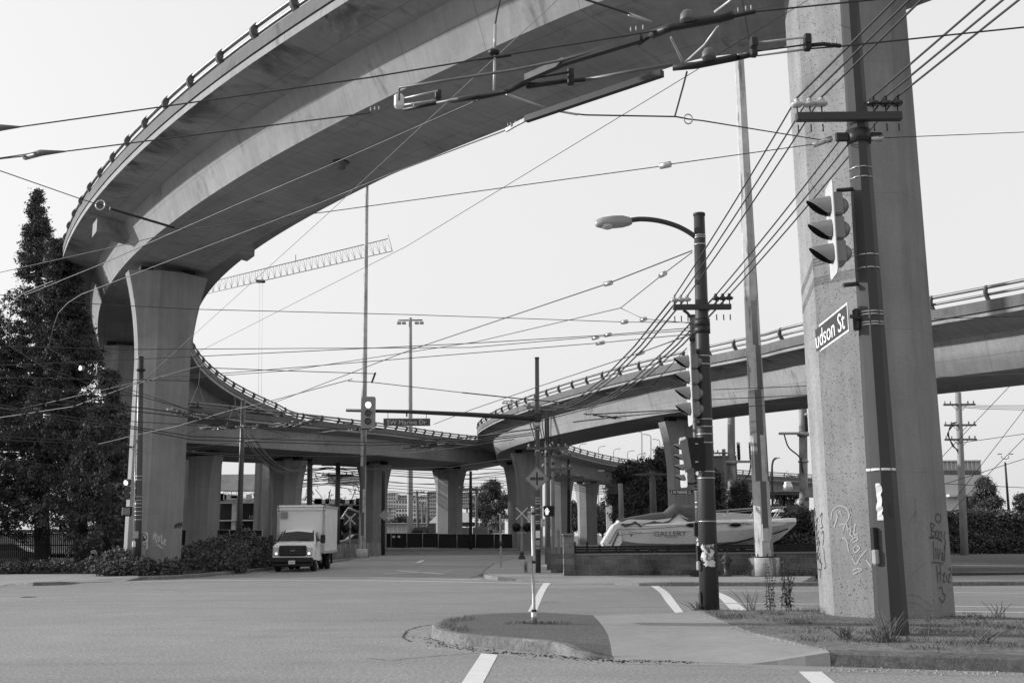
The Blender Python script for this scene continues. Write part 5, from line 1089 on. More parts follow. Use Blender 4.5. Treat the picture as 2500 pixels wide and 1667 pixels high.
bpy.data.objects['boat_trailer']['label']='dark trailer beam under the white motor boat'; bpy.data.objects['boat_trailer']['category']='trailer'
# ---------------- block wall, pillar and slat rail ----------------
def block_mat():
    t=NT('split_face_block'); b=t.n('TexBrick'); b.inputs['Scale'].default_value=1; b.inputs['Brick Width'].default_value=.41; b.inputs['Row Height'].default_value=.2; b.inputs['Mortar Size'].default_value=.006; b.inputs['Mortar Smooth'].default_value=.2
    b.inputs['Color1'].default_value=(.7,.7,.7,1); b.inputs['Color2'].default_value=(1.15,1.15,1.15,1)
    m2=t.n('Mapping'); m2.inputs['Rotation'].default_value=(R(-90),0,0); t.L(t.co,m2.inputs[0]); t.L(m2.outputs[0],b.inputs['Vector'])
    bwn=t.n('RGBToBW'); t.L(b.outputs[0],bwn.inputs[0]); n1=t.noise(16,5,.7); n2=t.noise(1.2,5,.6)
    k=t.m_('MULTIPLY',bwn.outputs[0],t.rng(n1,.3,.7,.65,1.25)); k=t.m_('MULTIPLY',k,t.rng(n2,.35,.7,1.15,.5)); k=t.mix(b.outputs['Fac'],t.m_('MULTIPLY',k,.19),t.val(.26)); t.base(k,.9); t.bump(t.m_('ADD',n1,t.m_('MULTIPLY',b.outputs['Fac'],-.8)),.9,.05); return t.m
m_block=block_mat(); m_cap=M('concrete_cap',.2,.15,3,.85)
YW=40.6; wz=W(1500,1351,YW)[2]
wl=thing('block_wall','low grey concrete block wall in front of the boat','wall',(bxx(1700),YW,.13))
xa,xb=W(1400,1400,YW)[0],W(2010,1400,YW)[0]
obj('wall_body',MB().box(((xa+xb)/2,YW+.1,(.1+wz)/2),(xb-xa,.2,wz-.05-.1)),m_block,wl); obj('coping',MB().bbox(((xa+xb)/2,YW+.1,wz-.02),(xb-xa,.26,.07),.01),m_cap,wl)
pr=thing('brick_pillar','square block pillar at the left end of the boat yard wall','pillar',W(1389,1403,YW)); pz=W(1389,1305,YW)[2]; px0=W(1389,1390,YW)[0]
obj('pillar_body',MB().box((px0,YW+.02,(.1+pz)/2),(.41,.42,pz-.1)),m_block,pr); obj('coping',MB().bbox((px0,YW+.02,pz+.02),(.48,.48,.06),.015),m_cap,pr)
# return wall running back from the pillar
rw=thing('block_wall','short block wall with pickets running back from the pillar','wall',(px0-.2,YW+3,.1))
for i,(x,ya,yb_,Y) in enumerate(((1372,1350,1400,43.5),(1360,1335,1392,47))):
    X=W(x,1370,Y)[0]; obj('wall_body',MB().box((X,Y,(W(x,ya,Y)[2]+.1)/2),(.9,.25,W(x,ya,Y)[2]-.1)),m_block,rw)
for i,x in enumerate((1348,1354,1362,1366)): obj('picket',MB().box((W(x,1340,46)[0],46,1.0),(.07,.07,1.7)),M('weathered_post_light',.22),rw)
# slat rail on top
sr=thing('slat_rail','dark horizontal slat railing on top of the block wall','railing',((xa+xb)/2,YW+.1,wz))
for y0,y1 in ((1331,1336),(1337,1342),(1343,1350)):
    za,zb=W(1600,y1,YW)[2],W(1600,y0,YW)[2]; obj('slat',MB().box(((xa+xb)/2,YW+.1,(za+zb)/2),(xb-xa,.04,zb-za)),m_blk,sr)
for x in (1404,1434,1465,1634,1720,1810,1900,1990): obj('post',MB().box((W(x,1340,YW)[0],YW+.14,(wz+W(x,1331 if x>1440 else 1322,YW)[2])/2),(.07,.07,W(x,1331 if x>1440 else 1322,YW)[2]-wz)),m_blk,sr)
# ---------------- ground rise beyond the ramps ----------------
fan('ground_rise',[(-45,74,.004),(14,74,.004),(30,96,.45),(400,96,.45),(400,700,.45),(-400,700,.45),(-400,96,.45),(-60,96,.45)],m_lot,.0,.02)
fan('road_rise',[(-24,74,.01),(3,74,.01),(1,97,.46),(-19,97,.46)],m_asph,.0,.02)
# far right lot
fan('road',[tuple(Z(2320,1382,.0)),tuple(Z(2900,1384,0.)),tuple(Z(2900,1357,.0)),tuple(Z(2290,1357,.0))],m_asph,.008,.02)
a=[Z(x,y,.12) for x,y in [(2900,1381),(2500,1380),(2322,1379),(2200,1379)]]; strip('kerb',[p[:2] for p in a],.2,0,.12,m_kerb,side=-1)
# ---------------- more columns ----------------
col_on('B',505,'dark flared column of the low ramp just right of the left column',z0=0,flare=.5,fh=3)
col_on('B',703,'shaded flared column behind the truck, left of the patched mast',z0=0,flare=.5,fh=3)
col_on('B',915,'dark column right of the patched mast carrying the low ramp',z0=.3,flare=.5,fh=3)
col_on('B',1098,'broad column in the middle distance left of the leafy tree, under the low ramp',z0=.3,flare=.6,fh=3,neck=(2.6,2.3))
col_on('A',462,'pale column with a sunlit edge seen in the gap right of the left column',112,200,gap=.3,z0=.3)
col_on('A',655,'grey column standing behind the slim pale post left of the truck',120,200,gap=.3,z0=.3)
col_on('C',1292,'sunlit flared column behind the centre pole carrying the bend of the ramp',60,112,z0=0,flare=.55,fh=3.4,neck=(2.1,1.9),ch=.55)
col_on('C',1672,'flared column with a conduit behind the lamp post and the boat',20,80,z0=0,flare=.5,fh=3.2,neck=(2.1,1.9),ch=.55)
col_on('C',1240,'narrow dark column just left of the sunlit bend column',95,126,z0=.3)
col_on('C',1368,'first dark column of the far ramp right of the wooden poles',122,175,z0=.4)
col_on('C',1432,'second dark column of the far ramp, a lit edge on its left',130,175,z0=.4)
col_on('C',1500,'third column of the far ramp, partly behind the trees',135,175,z0=.4)
pp_=pole('concrete_post','slim pale concrete post beside the column left of the truck','post',644,1335,650,1110,.32,.28,M('pale_post',.34,.15,2,.7),Y=95,n=12,cap=False)
# ---------------- foliage ----------------
def leafmat(name,v,va=.45):
    t=NT(name); g=t.n('NewGeometry'); r=t.rng(g.outputs['Random Per Island'],0,1,1-va,1+va); n=t.noise(.7,3); t.base(t.m_('MULTIPLY',t.m_('MULTIPLY',r,t.rng(n,.3,.7,.7,1.3)),v),.7,0,.2); return t.m
m_con=leafmat('conifer_foliage',.075,.3); m_leaf=leafmat('broad_foliage',.11); m_leafd=leafmat('dark_broad_foliage',.07); m_bram=leafmat('bramble_foliage',.10); m_bark=M('bark',.05,.3,4,.9,0,.2,.5,(1,1,.3)); m_weed=leafmat('weed_green',.10,.5); m_dry=leafmat('dry_grass',.15,.5)
def leaf_obj(name,C,size,mat,parent=None,rg=rng,aspect=.55,down=0.,tri=False):
    n=len(C); C=np.asarray(C,float); s=size*rg.uniform(.6,1.35,n)
    a=rg.normal(size=(n,3)); a[:,2]-=down; a/=np.linalg.norm(a,axis=1)[:,None]; b=rg.normal(size=(n,3)); b-=a*(a*b).sum(1)[:,None]; b/=np.linalg.norm(b,axis=1)[:,None]
    A=a*s[:,None]*.5; B=b*(s*aspect)[:,None]*.5
    V=np.stack([C-A,C+B,C+A,C-B],1).reshape(-1,3); me=bpy.data.meshes.new(name)
    org=ORG.get(parent.name,np.zeros(3)) if parent is not None else np.array([(V[:,0].min()+V[:,0].max())/2,(V[:,1].min()+V[:,1].max())/2,V[:,2].min()])
    V=V-org; me.vertices.add(len(V)); me.vertices.foreach_set('co',V.ravel().astype(np.float32)); me.loops.add(4*n); me.loops.foreach_set('vertex_index',np.arange(4*n,dtype=np.int32)); me.polygons.add(n); me.polygons.foreach_set('loop_start',np.arange(0,4*n,4,dtype=np.int32)); me.update(calc_edges=True)
    me.materials.append(mat); o=bpy.data.objects.new(name,me); COL.objects.link(o)
    if parent is not None: o.parent=parent
    else: o.location=org
    ORG[o.name]=org; return o
def conifer(label,b,H,prof,n,seed,size=.26,bare=.12,apex=None):
    T=W(apex[0],apex[1],b[1]); H=T[2]; lx=T[0]-b[0]
    rg=np.random.default_rng(seed); r=thing('conifer_tree',label,'tree',b,0,'dark conifers at the left edge'); b=np.array(b,float)
    obj('trunk',MB().tube([b+(0,0,-.2),b+(lx*.3,0,H*.3),b+(lx*.7,0,H*.7),b+(lx*.97,0,H*.97)],[.42,.32,.16,.03],9),m_bark,r)
    fr=[p[0] for p in prof]; rr=[p[1] for p in prof]; C=[]; brs=MB(); tot=0
    while tot<n:
        f=bare+(1-bare)*rg.random()**.8; f=min(f,.995); az=rg.uniform(0,2*math.pi); Rm=np.interp(f,fr,rr)*rg.uniform(.55,1.15); z_=f*H
        d=np.array([math.cos(az),math.sin(az),0]); sd_=np.array([-d[1],d[0],0]); p0=b+(0,0,z_); p1=p0+d*Rm+(0,0,Rm*rg.uniform(-.12,.22)); mid=p0*.5+p1*.5-(0,0,.16*Rm)
        brs.tube([p0,mid,p1],[.05,.03,.012],4,False); ns=max(3,int(Rm*3.2))
        for j in range(ns):   # drooping sprays along the limb
            t=(.25+.75*(j+rg.random())/ns); c=(1-t)**2*p0+2*t*(1-t)*mid+t*t*p1; m_=int(26+26*t); L=rg.uniform(.3,.75)*(.5+.5*min(1,Rm/2.5)); u=rg.random(m_); dirv=d*rg.uniform(.2,.9)+sd_*rg.normal()*.8+np.array([0,0,-rg.uniform(.2,.9)]); dirv/=np.linalg.norm(dirv)
            q=c+dirv*(u*L)[:,None]+rg.normal(size=(m_,3))*(.05+.085*u)[:,None]; C.append(q); tot+=m_
    sh=lambda A:np.column_stack([A[:,0]+lx*np.clip(A[:,2]/H,0,1.1),A[:,1],A[:,2]])
    brs.v=[tuple(p) for p in sh(np.array(brs.v))]; obj('limbs',brs,m_bark,r); leaf_obj('crown',sh(np.concatenate(C)),size,m_con,r,rg,.42,.6); return r
def X(x,d): return W(x,1300,d)[0]
conifer('tallest dark conifer at the left edge',(X(112,55),55,0),19.3,[(0,3.0),(.2,3.1),(.43,2.5),(.6,1.9),(.76,1.2),(.84,.75),(.93,.38),(1,.05)],80000,3,.16,apex=(90,462))
conifer('second dark conifer whose rounded top leans toward the tall ramp',(X(212,53),53,0),16.2,[(0,2.4),(.18,2.6),(.37,2.2),(.5,1.8),(.69,1.45),(.82,1.2),(.94,.75),(1,.2)],72000,4,.16,apex=(140,585))
conifer('short dark conifer overlapping the rear left column',(X(262,51),51,0),9.9,[(0,1.3),(.2,1.8),(.5,1.6),(.8,1.0),(1,.2)],22000,5,.17,apex=(262,905))
conifer('dark conifer cut by the left picture edge',(X(-30,54),54,0),12.5,[(0,3.2),(.3,3.3),(.7,2.0),(1,.2)],40000,6,.17,apex=(-35,720))
def broadleaf(label,b,H,R_,n,seed,size=.3,mat=None,cl=26,trunk=.18,base=.25,squash=1.,spire=0,group='broadleaf trees beyond the ramps',name='leafy_tree',sd=.24):
    rg=np.random.default_rng(seed); cl*=4; sd*=.62; size*=.72; n=int(n*1.7); r=thing(name,label,'tree',b,0,group); b=np.array(b,float); z0=H*base; cen=[]; mb=MB()
    mb.tube([b-(0,0,.2),b+(0,0,z0),b+(.02*H,0,H*.6),b+(.0,0,H*.85)],[trunk,trunk*.8,trunk*.45,.03],8); obj('trunk',mb,m_bark,r); lm=MB()
    for i in range(cl):
        f=rg.uniform(0,1); a=rg.uniform(0,2*math.pi); w_=(math.sin(math.pi*min(1,f*.85+.12)))**.7 if not spire else (1-f)**.7+.08; rad=R_*w_*rg.uniform(.35,.95); c=b+np.array([math.cos(a)*rad,math.sin(a)*rad,z0+(H-z0)*f*.95]); cen.append((c,R_*sd*rg.uniform(.7,1.4)*(1 if not spire else .8)))
        s_=b+(0,0,max(z0*.7,(c[2]-b[2])*.6)); lm.tube([s_,(s_+c)/2+(0,0,.1*R_),c],[trunk*.35,trunk*.2,.02],4,False)
    obj('limbs',lm,m_bark,r); C=[]
    for c,s_ in cen:
        m_=int(n/cl*rg.uniform(.5,1.6)); v=rg.normal(size=(m_,3))*.62; C.append(c+v*s_*np.array([1,1,.85]))
    leaf_obj('crown',np.concatenate(C),size,mat or m_leaf,r,rg,.6); return r
def bush(label,blobs,n,seed,size=.16,mat=None,name='bramble_bush',cat='bush',group=None,stems=True):
    rg=np.random.default_rng(seed); c0=np.mean([q[0] for q in blobs],axis=0); r=thing(name,label,cat,(c0[0],c0[1],0),0,group); C=[]; mb=MB(); tot=sum(q[1][0]*q[1][2] for q in blobs)
    for c,s_ in blobs:
        c=np.array(c,float); s_=np.array(s_,float); m_=int(n*s_[0]*s_[2]/tot); v=rg.normal(size=(m_,3)); v/=np.linalg.norm(v,axis=1)[:,None]; lump=1+.16*np.sin(v[:,0]*7+c[0])*np.cos(v[:,2]*6+c[1]); q=c+v*s_*((.58+.46*rg.random(m_)**.7)*lump)[:,None]
        q+=rg.normal(size=(m_,3))*.09; q=q[q[:,2]>.03]; C.append(q)
        for k in range(14):
            v=rg.normal(size=3); v[2]=abs(v[2])+.3; v/=np.linalg.norm(v); mb.tube([(c[0],c[1],0),c+v*s_*.6-(0,0,.1),c+v*s_*1.12],[.02,.012,.005],4,False)
    obj('stems',mb,m_bark,r); leaf_obj('foliage',np.concatenate(C),size,mat or m_bram,r,rg,.65); return r
def bl(x,y,d,rx,rz,ry=None): p=W(x,y,d); return (p,(rx,ry or rx,rz))
bush('low bramble mass filling the corner between the left column and the truck',[bl(465,1372,54,1.1,.7),bl(500,1366,56,1.4,.85),bl(545,1358,58,1.5,1.0),bl(590,1353,60,1.6,1.2),bl(632,1358,62,1.4,1.05),bl(535,1380,50,1.3,.55),bl(590,1370,54,1.2,.75),bl(625,1374,56,1.0,.5),bl(480,1385,49,1.0,.4)],44000,21,.15)
bush('dark undergrowth beneath the conifers',[bl(30,1386,50,1.7,.22),bl(110,1387,50,1.5,.3),bl(190,1386,50,1.3,.2),bl(235,1384,49,.8,.4),bl(-40,1385,52,2.0,.25)],9000,22,.13,m_con)
bush('pale leafy shrub at the foot of the left pole',[bl(285,1372,46.,.7,.5),bl(312,1382,45.2,.6,.32),bl(270,1386,45,.7,.22)],7000,23,.13,m_leaf)
bush('small shrub between the left pole and its column',[bl(355,1390,44.8,.4,.36),bl(415,1390,45.2,.5,.36)],5000,24,.13,m_bram)
bush('long clipped hedge along the far side of the road at right',[bl(2290+i*44,1300+2*(i%2),84,1.5,1.75,1.3) for i in range(9)]+[bl(2300+i*50,1335,83,1.5,1.2,1.1) for i in range(8)],60000,25,.2,m_leafd,name='hedge',cat='hedge')
bush('dark bushes under the bow of the white boat',[bl(1905,1320,48,.7,.75),bl(1940,1305,48,.75,.9),bl(1975,1300,48,.8,1.0),bl(1960,1335,47,.8,.5),bl(2010,1305,48,.8,1.)],16000,26,.15,m_leafd)
broadleaf('leafy tree in the middle distance right of the broad middle column',(X(1200,150),150,.4),8.9,2.9,12000,31,.34,m_leaf,30)
broadleaf('pale small leafy shrub tree beside the middle distance tree',(X(1209,146),146,.4),3.6,1.3,3500,32,.28,M('pale_foliage',.22),12)
broadleaf('leafy tree right of the far ramp above the boat stern',(X(1555,78),78,.1),7.2,2.4,11000,33,.26,m_leafd,28)
broadleaf('tall spiky leafy tree behind the boat cockpit',(X(1630,80),80,.1),8.0,2.4,12000,34,.26,m_leafd,30)
broadleaf('leafy tree between far ramp and lamp post, lower than its neighbours',(X(1590,72),72,.1),5.6,2.2,9000,35,.25,m_leafd,24)
broadleaf('feathery tree just right of the lamp post behind the boat',(X(1748,70),70,.1),5.9,1.1,6000,36,.2,m_leafd,26,spire=1,sd=.4)
broadleaf('feathery tree behind the grey cable pole right of the lamp post',(X(1812,72),72,.1),5.2,1.5,7000,37,.2,m_leafd,26,spire=1,sd=.35)
broadleaf('round tree far behind the station roof beside the large column',(X(1935,150),150,.4),9.4,2.6,7000,38,.34,m_leaf,24)
broadleaf('young conical tree beside the hedge near the white building',(X(2415,95),95,.4),6.0,2.0,9000,39,.22,m_bram,26,spire=1,sd=.3)
broadleaf('small tree at the right edge above the hedge',(X(2505,92),92,.4),4.6,1.2,4000,40,.22,m_leafd,16)
for i in range(7): broadleaf('distant round tree low on the skyline between the columns',(X(955+i*17,300+i*9),300+i*9,.4),5.5+(i%3),3.2,1500,60+i,.8,m_bram,12,group='distant skyline trees')
for i in range(4): broadleaf('distant bushy tree low behind the far ramp columns',(X(1395+i*38,170+i*5),170+i*5,.4),6.5,3.6,2500,80+i,.5,m_leafd,14,group='bushy trees behind the far ramp')
# ---------------- weeds and verge ----------------
def inpoly(x,y,P):
    c=False; j=len(P)-1
    for i in range(len(P)):
        if (P[i][1]>y)!=(P[j][1]>y) and x<(P[j][0]-P[i][0])*(y-P[i][1])/(P[j][1]-P[i][1])+P[i][0]: c=not c
        j=i
    return c
def blades(name,P,n,h,mat,seed,z0,w_=.008,clump=None,kind='stuff',spread=.5):
    rg=np.random.default_rng(seed); xs=[p[0] for p in P]; ys=[p[1] for p in P]; V=[];F_=[]
    cl=None
    if clump: 
        cl=[]
        while len(cl)<clump:
            x,y=rg.uniform(min(xs),max(xs)),rg.uniform(min(ys),max(ys))
            if inpoly(x,y,P): cl.append((x,y,rg.uniform(.4,1.6)))
    k=0
    while k<n:
        if cl: c=cl[rg.integers(len(cl))]; x,y=c[0]+rg.normal()*.16,c[1]+rg.normal()*.16; hh=h*c[2]*rg.uniform(.4,1.2)
        else: x,y=rg.uniform(min(xs),max(xs)),rg.uniform(min(ys),max(ys)); hh=h*rg.uniform(.4,1.3)
        if not inpoly(x,y,P): continue
        a=rg.uniform(0,6.28); l=rg.normal()*spread*hh; m_=rg.normal()*spread*hh; o=len(V); ca,sa=math.cos(a)*w_/2,math.sin(a)*w_/2
        V+=[(x-ca,y-sa,z0),(x+ca,y+sa,z0),(x+l*.4+ca*.7,y+m_*.4+sa*.7,z0+hh*.6),(x+l*.4-ca*.7,y+m_*.4-sa*.7,z0+hh*.6),(x+l,y+m_,z0+hh*.95)]; F_+=[(o,o+1,o+2,o+3),(o+3,o+2,o+4)]; k+=1
    mb=MB(); mb.v=V; mb.f=F_; mb.sm=[False]*len(F_); mb.mi=[0]*len(F_); o=obj(name,mb,mat); tag(o,None,None,None,kind); return o
vp=[(p[0],p[1]) for p in verge]; vpn=[(p[0],p[1]) for p in verge]
near=[p for p in [(float(q[0]),float(q[1])) for q in vp]]
blades('grass',near,30000,.028,m_dry,1,ISZ,.006,900,spread=1.); blades('grass',near,17000,.07,m_weed,2,ISZ,.009,210,spread=.9); blades('grass',near,2200,.15,m_dry,12,ISZ,.005,34,spread=.5)
tip=[tuple(Z(x,y,ISZ)[:2]) for x,y in [(1066,1530),(1130,1545),(1150,1538),(1100,1520),(1160,1512),(1150,1505),(1085,1513)]]
blades('grass',tip,900,.06,m_dry,3,ISZ,.006,26); blades('grass',[(float(IPb[0]-.5),float(IPb[1]-.15)),(float(IPb[0]+.6),float(IPb[1]-.15)),(float(IPb[0]+.6),float(IPb[1]+.2)),(float(IPb[0]-.5),float(IPb[1]+.2))],300,.03,m_bram,4,ISZ,.012,12)
def wz_(x,y,zz=.13): return tuple(Z(x,y,zz)[:2])
blades('grass',[wz_(1500,1404),wz_(1990,1406),wz_(1990,1402),wz_(1500,1402)],2500,.16,m_weed,5,.13,.02,60); blades('grass',[wz_(0,1400,.1),wz_(330,1400,.1),wz_(330,1386,.1),wz_(0,1386,.1)],9000,.12,m_dry,6,.1,.03,200); blades('grass',[wz_(340,1404,.13),wz_(480,1400,.13),wz_(660,1383,.13),wz_(655,1378,.13),wz_(450,1392,.13)],5000,.13,m_weed,7,.13,.03,120)
# pebbles and grit: along kerbs
def grit(P,n,s,mat,seed,z0):
    rg=np.random.default_rng(seed); mb=MB()
    P=[np.array(p[:2]) for p in P]
    for i in range(n):
        k=rg.integers(len(P)-1); t=rg.random(); q=P[k]*(1-t)+P[k+1]*t+rg.normal(size=2)*.10; r_=s*rg.uniform(.4,1.5); mb.box((q[0],q[1],z0+r_*.2),(r_,r_*rg.uniform(.6,1),r_*.5),rg.uniform(0,3))
    o=obj('gravel',mb,mat); o['kind']='stuff'
grit([Z(x,y,0) for x,y in [(1040,1555),(1090,1578),(1219,1592),(1368,1605),(1500,1614),(1700,1618)]],420,.018,m_bark,1,.004); grit([Z(x,y,0) for x,y in [(2026,1634),(2200,1639),(2500,1647)]],160,.02,m_walk,2,.004); grit([tuple(p) for p in verge[-8:]],200,.02,m_walk,3,ISZ)
# individual weeds
def weed(label,x,y,h,n,seed,z0=ISZ,style='lance',mat=None,w_=.25,name='weed_plant'):
    rg=np.random.default_rng(seed); b=np.array(Z(x,y,z0)); r=thing(name,label,'weed',b,0,None); st=MB(); C=MB()
    for i in range(n):
        l=rg.normal(size=2)*w_*(.7 if style!='tuft' else 1.); H=h*rg.uniform(.65,1.05); top=b+(l[0],l[1],H); b0=b+np.append(rg.normal(size=2)*.05,0)
        P=[b0,b0*.55+top*.45+(0,0,H*.08),top]; st.tube(P,[.006,.005,.002],4,False)
        if style=='tuft': continue
        P=crv(P,8)
        for j,p in enumerate(P[2:]):
            for q in range(3 if style=='lance' else 2):
                a=rg.uniform(0,6.28); ln=(.12 if style=='willow' else .13)*h*(1-.45*j/len(P)); ln=min(ln,.14); d=np.array([math.cos(a),math.sin(a),.35 if style=='lance' else -.5]); s_=np.array([-math.sin(a),math.cos(a),0])*ln*.15
                C.add([p,p+d*ln*.5+s_,p+d*ln,p+d*ln*.5-s_],[(0,1,2,3)])
    obj('stems',st,mat or m_weed,r)
    if C.v: obj('leaves',C,mat or m_weed,r)
    return r
weed('tall upright leafy weed at the base of the large column, right of the pole',2282,1556,.72,1,1,style='lance',w_=.04)
weed('willowy weed clump rising from the verge left of the large column',1925,1489,1.05,9,2,style='willow',w_=.22,mat=m_bram)
weed('second willowy weed beside the verge edge, left of the tall clump',1880,1490,.95,6,3,style='willow',w_=.14,mat=m_bram)
weed('sparse low weed on the verge edge nearest the lamp post',1835,1490,.42,7,4,style='willow',w_=.22,mat=m_bram)
weed('grass tuft with seed heads at the foot of the thick pole',2172,1566,.42,34,5,style='tuft',mat=m_dry,w_=.16)
weed('broad leafy clump left of the thick pole foot',2065,1562,.22,26,6,style='lance',mat=m_weed,w_=.2); weed('leafy clump right under the thick pole foot',2150,1568,.18,20,7,style='lance',mat=m_weed,w_=.14)
weed('dry weed tuft on the right verge',2400,1570,.24,30,8,style='tuft',mat=m_dry,w_=.2); weed('weed growing by the road edge at far right',2440,1512,.3,8,9,style='willow',mat=m_weed,w_=.2)
weed('leafy weed growing against the block wall',1602,1404,.9,7,10,z0=.13,style='willow',mat=m_bram,w_=.25); weed('weed tuft on the corner kerb left of the centre pole',1284,1396,.5,14,11,z0=.15,style='willow',mat=m_dry,w_=.2); weed('weeds at the foot of the lamp post',1700,1490,.2,16,12,style='lance',mat=m_weed,w_=.25)
# ---------------- graffiti ----------------
def onplane(x,y,p,n):
    r=ray(x,y); n=np.array(n,float); t=((np.array(p)-O)@n)/(r@n); return O+r*t+n*.006
m_gd=M('graffiti_dark',.05,.2,5,.6); m_gw=M('graffiti_chalk',.36,.3,30,.8)
def stroke(parent,pts,p,n,rad,mat,name='graffiti'):
    Q=[onplane(x,y,p,n) for x,y in pts]; Q=crv(Q,4) if len(Q)>2 else Q; nn=np.array(n); V=[]
    for i,q in enumerate(Q):
        t=np.array(Q[min(i+1,len(Q)-1)])-np.array(Q[max(i-1,0)]); t/=np.linalg.norm(t)+1e-9; s_=np.cross(t,nn)*rad; V+=[q-s_,q+s_]
    return obj(name,MB().add(V,[(2*i,2*i+1,2*i+3,2*i+2) for i in range(len(Q)-1)]),mat,parent)
cx_,cy_=6.86,20.0; k7=.7071
F1=((cx_-1.09,cy_,0),(-1,0,0)); F2=((cx_-.77,cy_-.77,0),(-k7,-k7,0)); F4=((cx_+.77,cy_-.77,0),(k7,-k7,0)); F3=((cx_,cy_-1.09,0),(0,-1,0))
e7=lambda L:[(1950+x/2.85,1050+y/2.85) for x,y in L]
for L in ([(88,540),(95,640),(108,540),(118,600)],[(112,560),(104,660),(120,690),(132,610),(118,640)],[(105,700),(128,660),(122,740),(140,700)],[(118,760),(140,745),(125,800),(148,770),(135,840),(130,900)],[(150,850),(135,890),(128,850),(140,900),(165,930)],[(130,962),(160,965),(150,890)],[(150,970),(152,1030)],[(150,600),(165,575),(160,640),(170,670),(155,680)],[(160,720),(172,700),(175,760),(168,800)],[(175,820),(182,900),(190,950),(178,960)]): stroke(pier_near,e7(L),*F1,.012,m_gd)
for L in ([(225,620),(235,560),(280,525),(330,540),(352,590),(330,640),(280,660)],[(262,575),(268,610),(245,680)],[(285,560),(300,600)],[(308,700),(330,640),(340,700)],[(345,690),(365,675),(358,720),(380,745)],[(395,650),(385,720),(415,720)],[(360,770),(400,740),(410,760),(375,780)],[(300,745),(330,760),(350,850)],[(375,830),(400,800),(425,820),(390,850),(380,815)],[(475,830),(430,880),(400,930),(370,880)],[(375,975),(410,960),(440,970),(380,1000)],[(470,900),(490,930),(505,950)]): stroke(pier_near,e7(L),*F2,.012,m_gw)
for L,w_ in (([(250,1010),(300,980),(360,1040)],.005),([(215,700),(225,790)],.004)): pass
for L in ([(915,640),(925,740)],[(915,645),(945,660),(922,690),(955,715),(915,750)],[(950,705),(968,700),(965,745),(950,740),(950,705)],[(978,705),(992,712),(985,760),(972,750),(978,705)],[(905,745),(960,750),(995,770)],[(935,770),(940,900)],[(952,815),(955,895)],[(965,820),(972,895),(985,820)],[(990,860),(1003,850),(992,895),(1005,900)],[(1018,780),(1012,910),(1000,860)],[(925,915),(1005,925)],[(958,940),(968,1060)],[(968,1000),(990,985)],[(985,930),(985,1050)],[(1000,1010),(1015,990),(1003,1050),(1018,1050)],[(1025,1000),(1030,1050)],[(1040,1010),(1052,1000),(1040,1050),(1055,1055)],[(1040,970),(1055,960),(1058,1000)],[(1050,1100),(1052,1110)],[(975,1100),(995,1090),(1000,1130),(1018,1150),(1000,1195),(975,1160)],[(1020,700),(1010,740),(1020,780),(1010,830)],[(960,580),(985,590),(980,640),(950,620),(960,580)]): stroke(pier_near,e7(L),*F4,.014,M('graffiti_faded',.09,.3,20,.7))
for L in ([(790,1000),(880,920)],[(760,650),(820,560)],[(700,1180),(790,1140),(900,1200)],[(690,1240),(800,1195),(900,1260)],[(810,470),(812,640)]): stroke(pier_near,e7(L),*F3,.004,M('scratch_light',.17))
# ---- left column graffiti ----
p1=np.array([q1[0],q1[1],0]); Cq,Tq,Nq,Sq=RP['A']; _,nn_,tt_=at_ramp('A',410,0,-1.7,55,85); dn=np.array([tt_[0],tt_[1],0]); dn=-dn if dn[1]>0 else dn; dn/=np.linalg.norm(dn)
FB=(p1+dn*1.045,dn); u_=np.array([nn_[0],nn_[1],0]); u_=u_ if u_[0]>0 else -u_; cnr=(dn+u_); cnr/=np.linalg.norm(cnr); FR=(p1+u_*1.12*0+ (dn*1.045+u_*.46), cnr)
f9=lambda L:[(x/3.92,1050+y/3.92) for x,y in L]
for L in ([(1480,970),(1530,1060)],[(1465,1040),(1480,990),(1500,1070),(1530,1010)],[(1545,1000),(1550,1090),(1580,1040),(1575,1100)],[(1500,1090),(1560,1130)]): stroke(pier1,f9(L),*FB,.02,m_gw)
for L in ([(1668,910),(1680,930),(1670,900)],[(1688,935),(1690,900),(1702,905)],[(1706,940),(1708,905),(1718,905)],[(1722,935),(1724,900),(1735,900),(1738,925)],[(1665,935),(1690,905),(1740,890)]): stroke(pier1,f9(L),*FR,.02,m_gd)

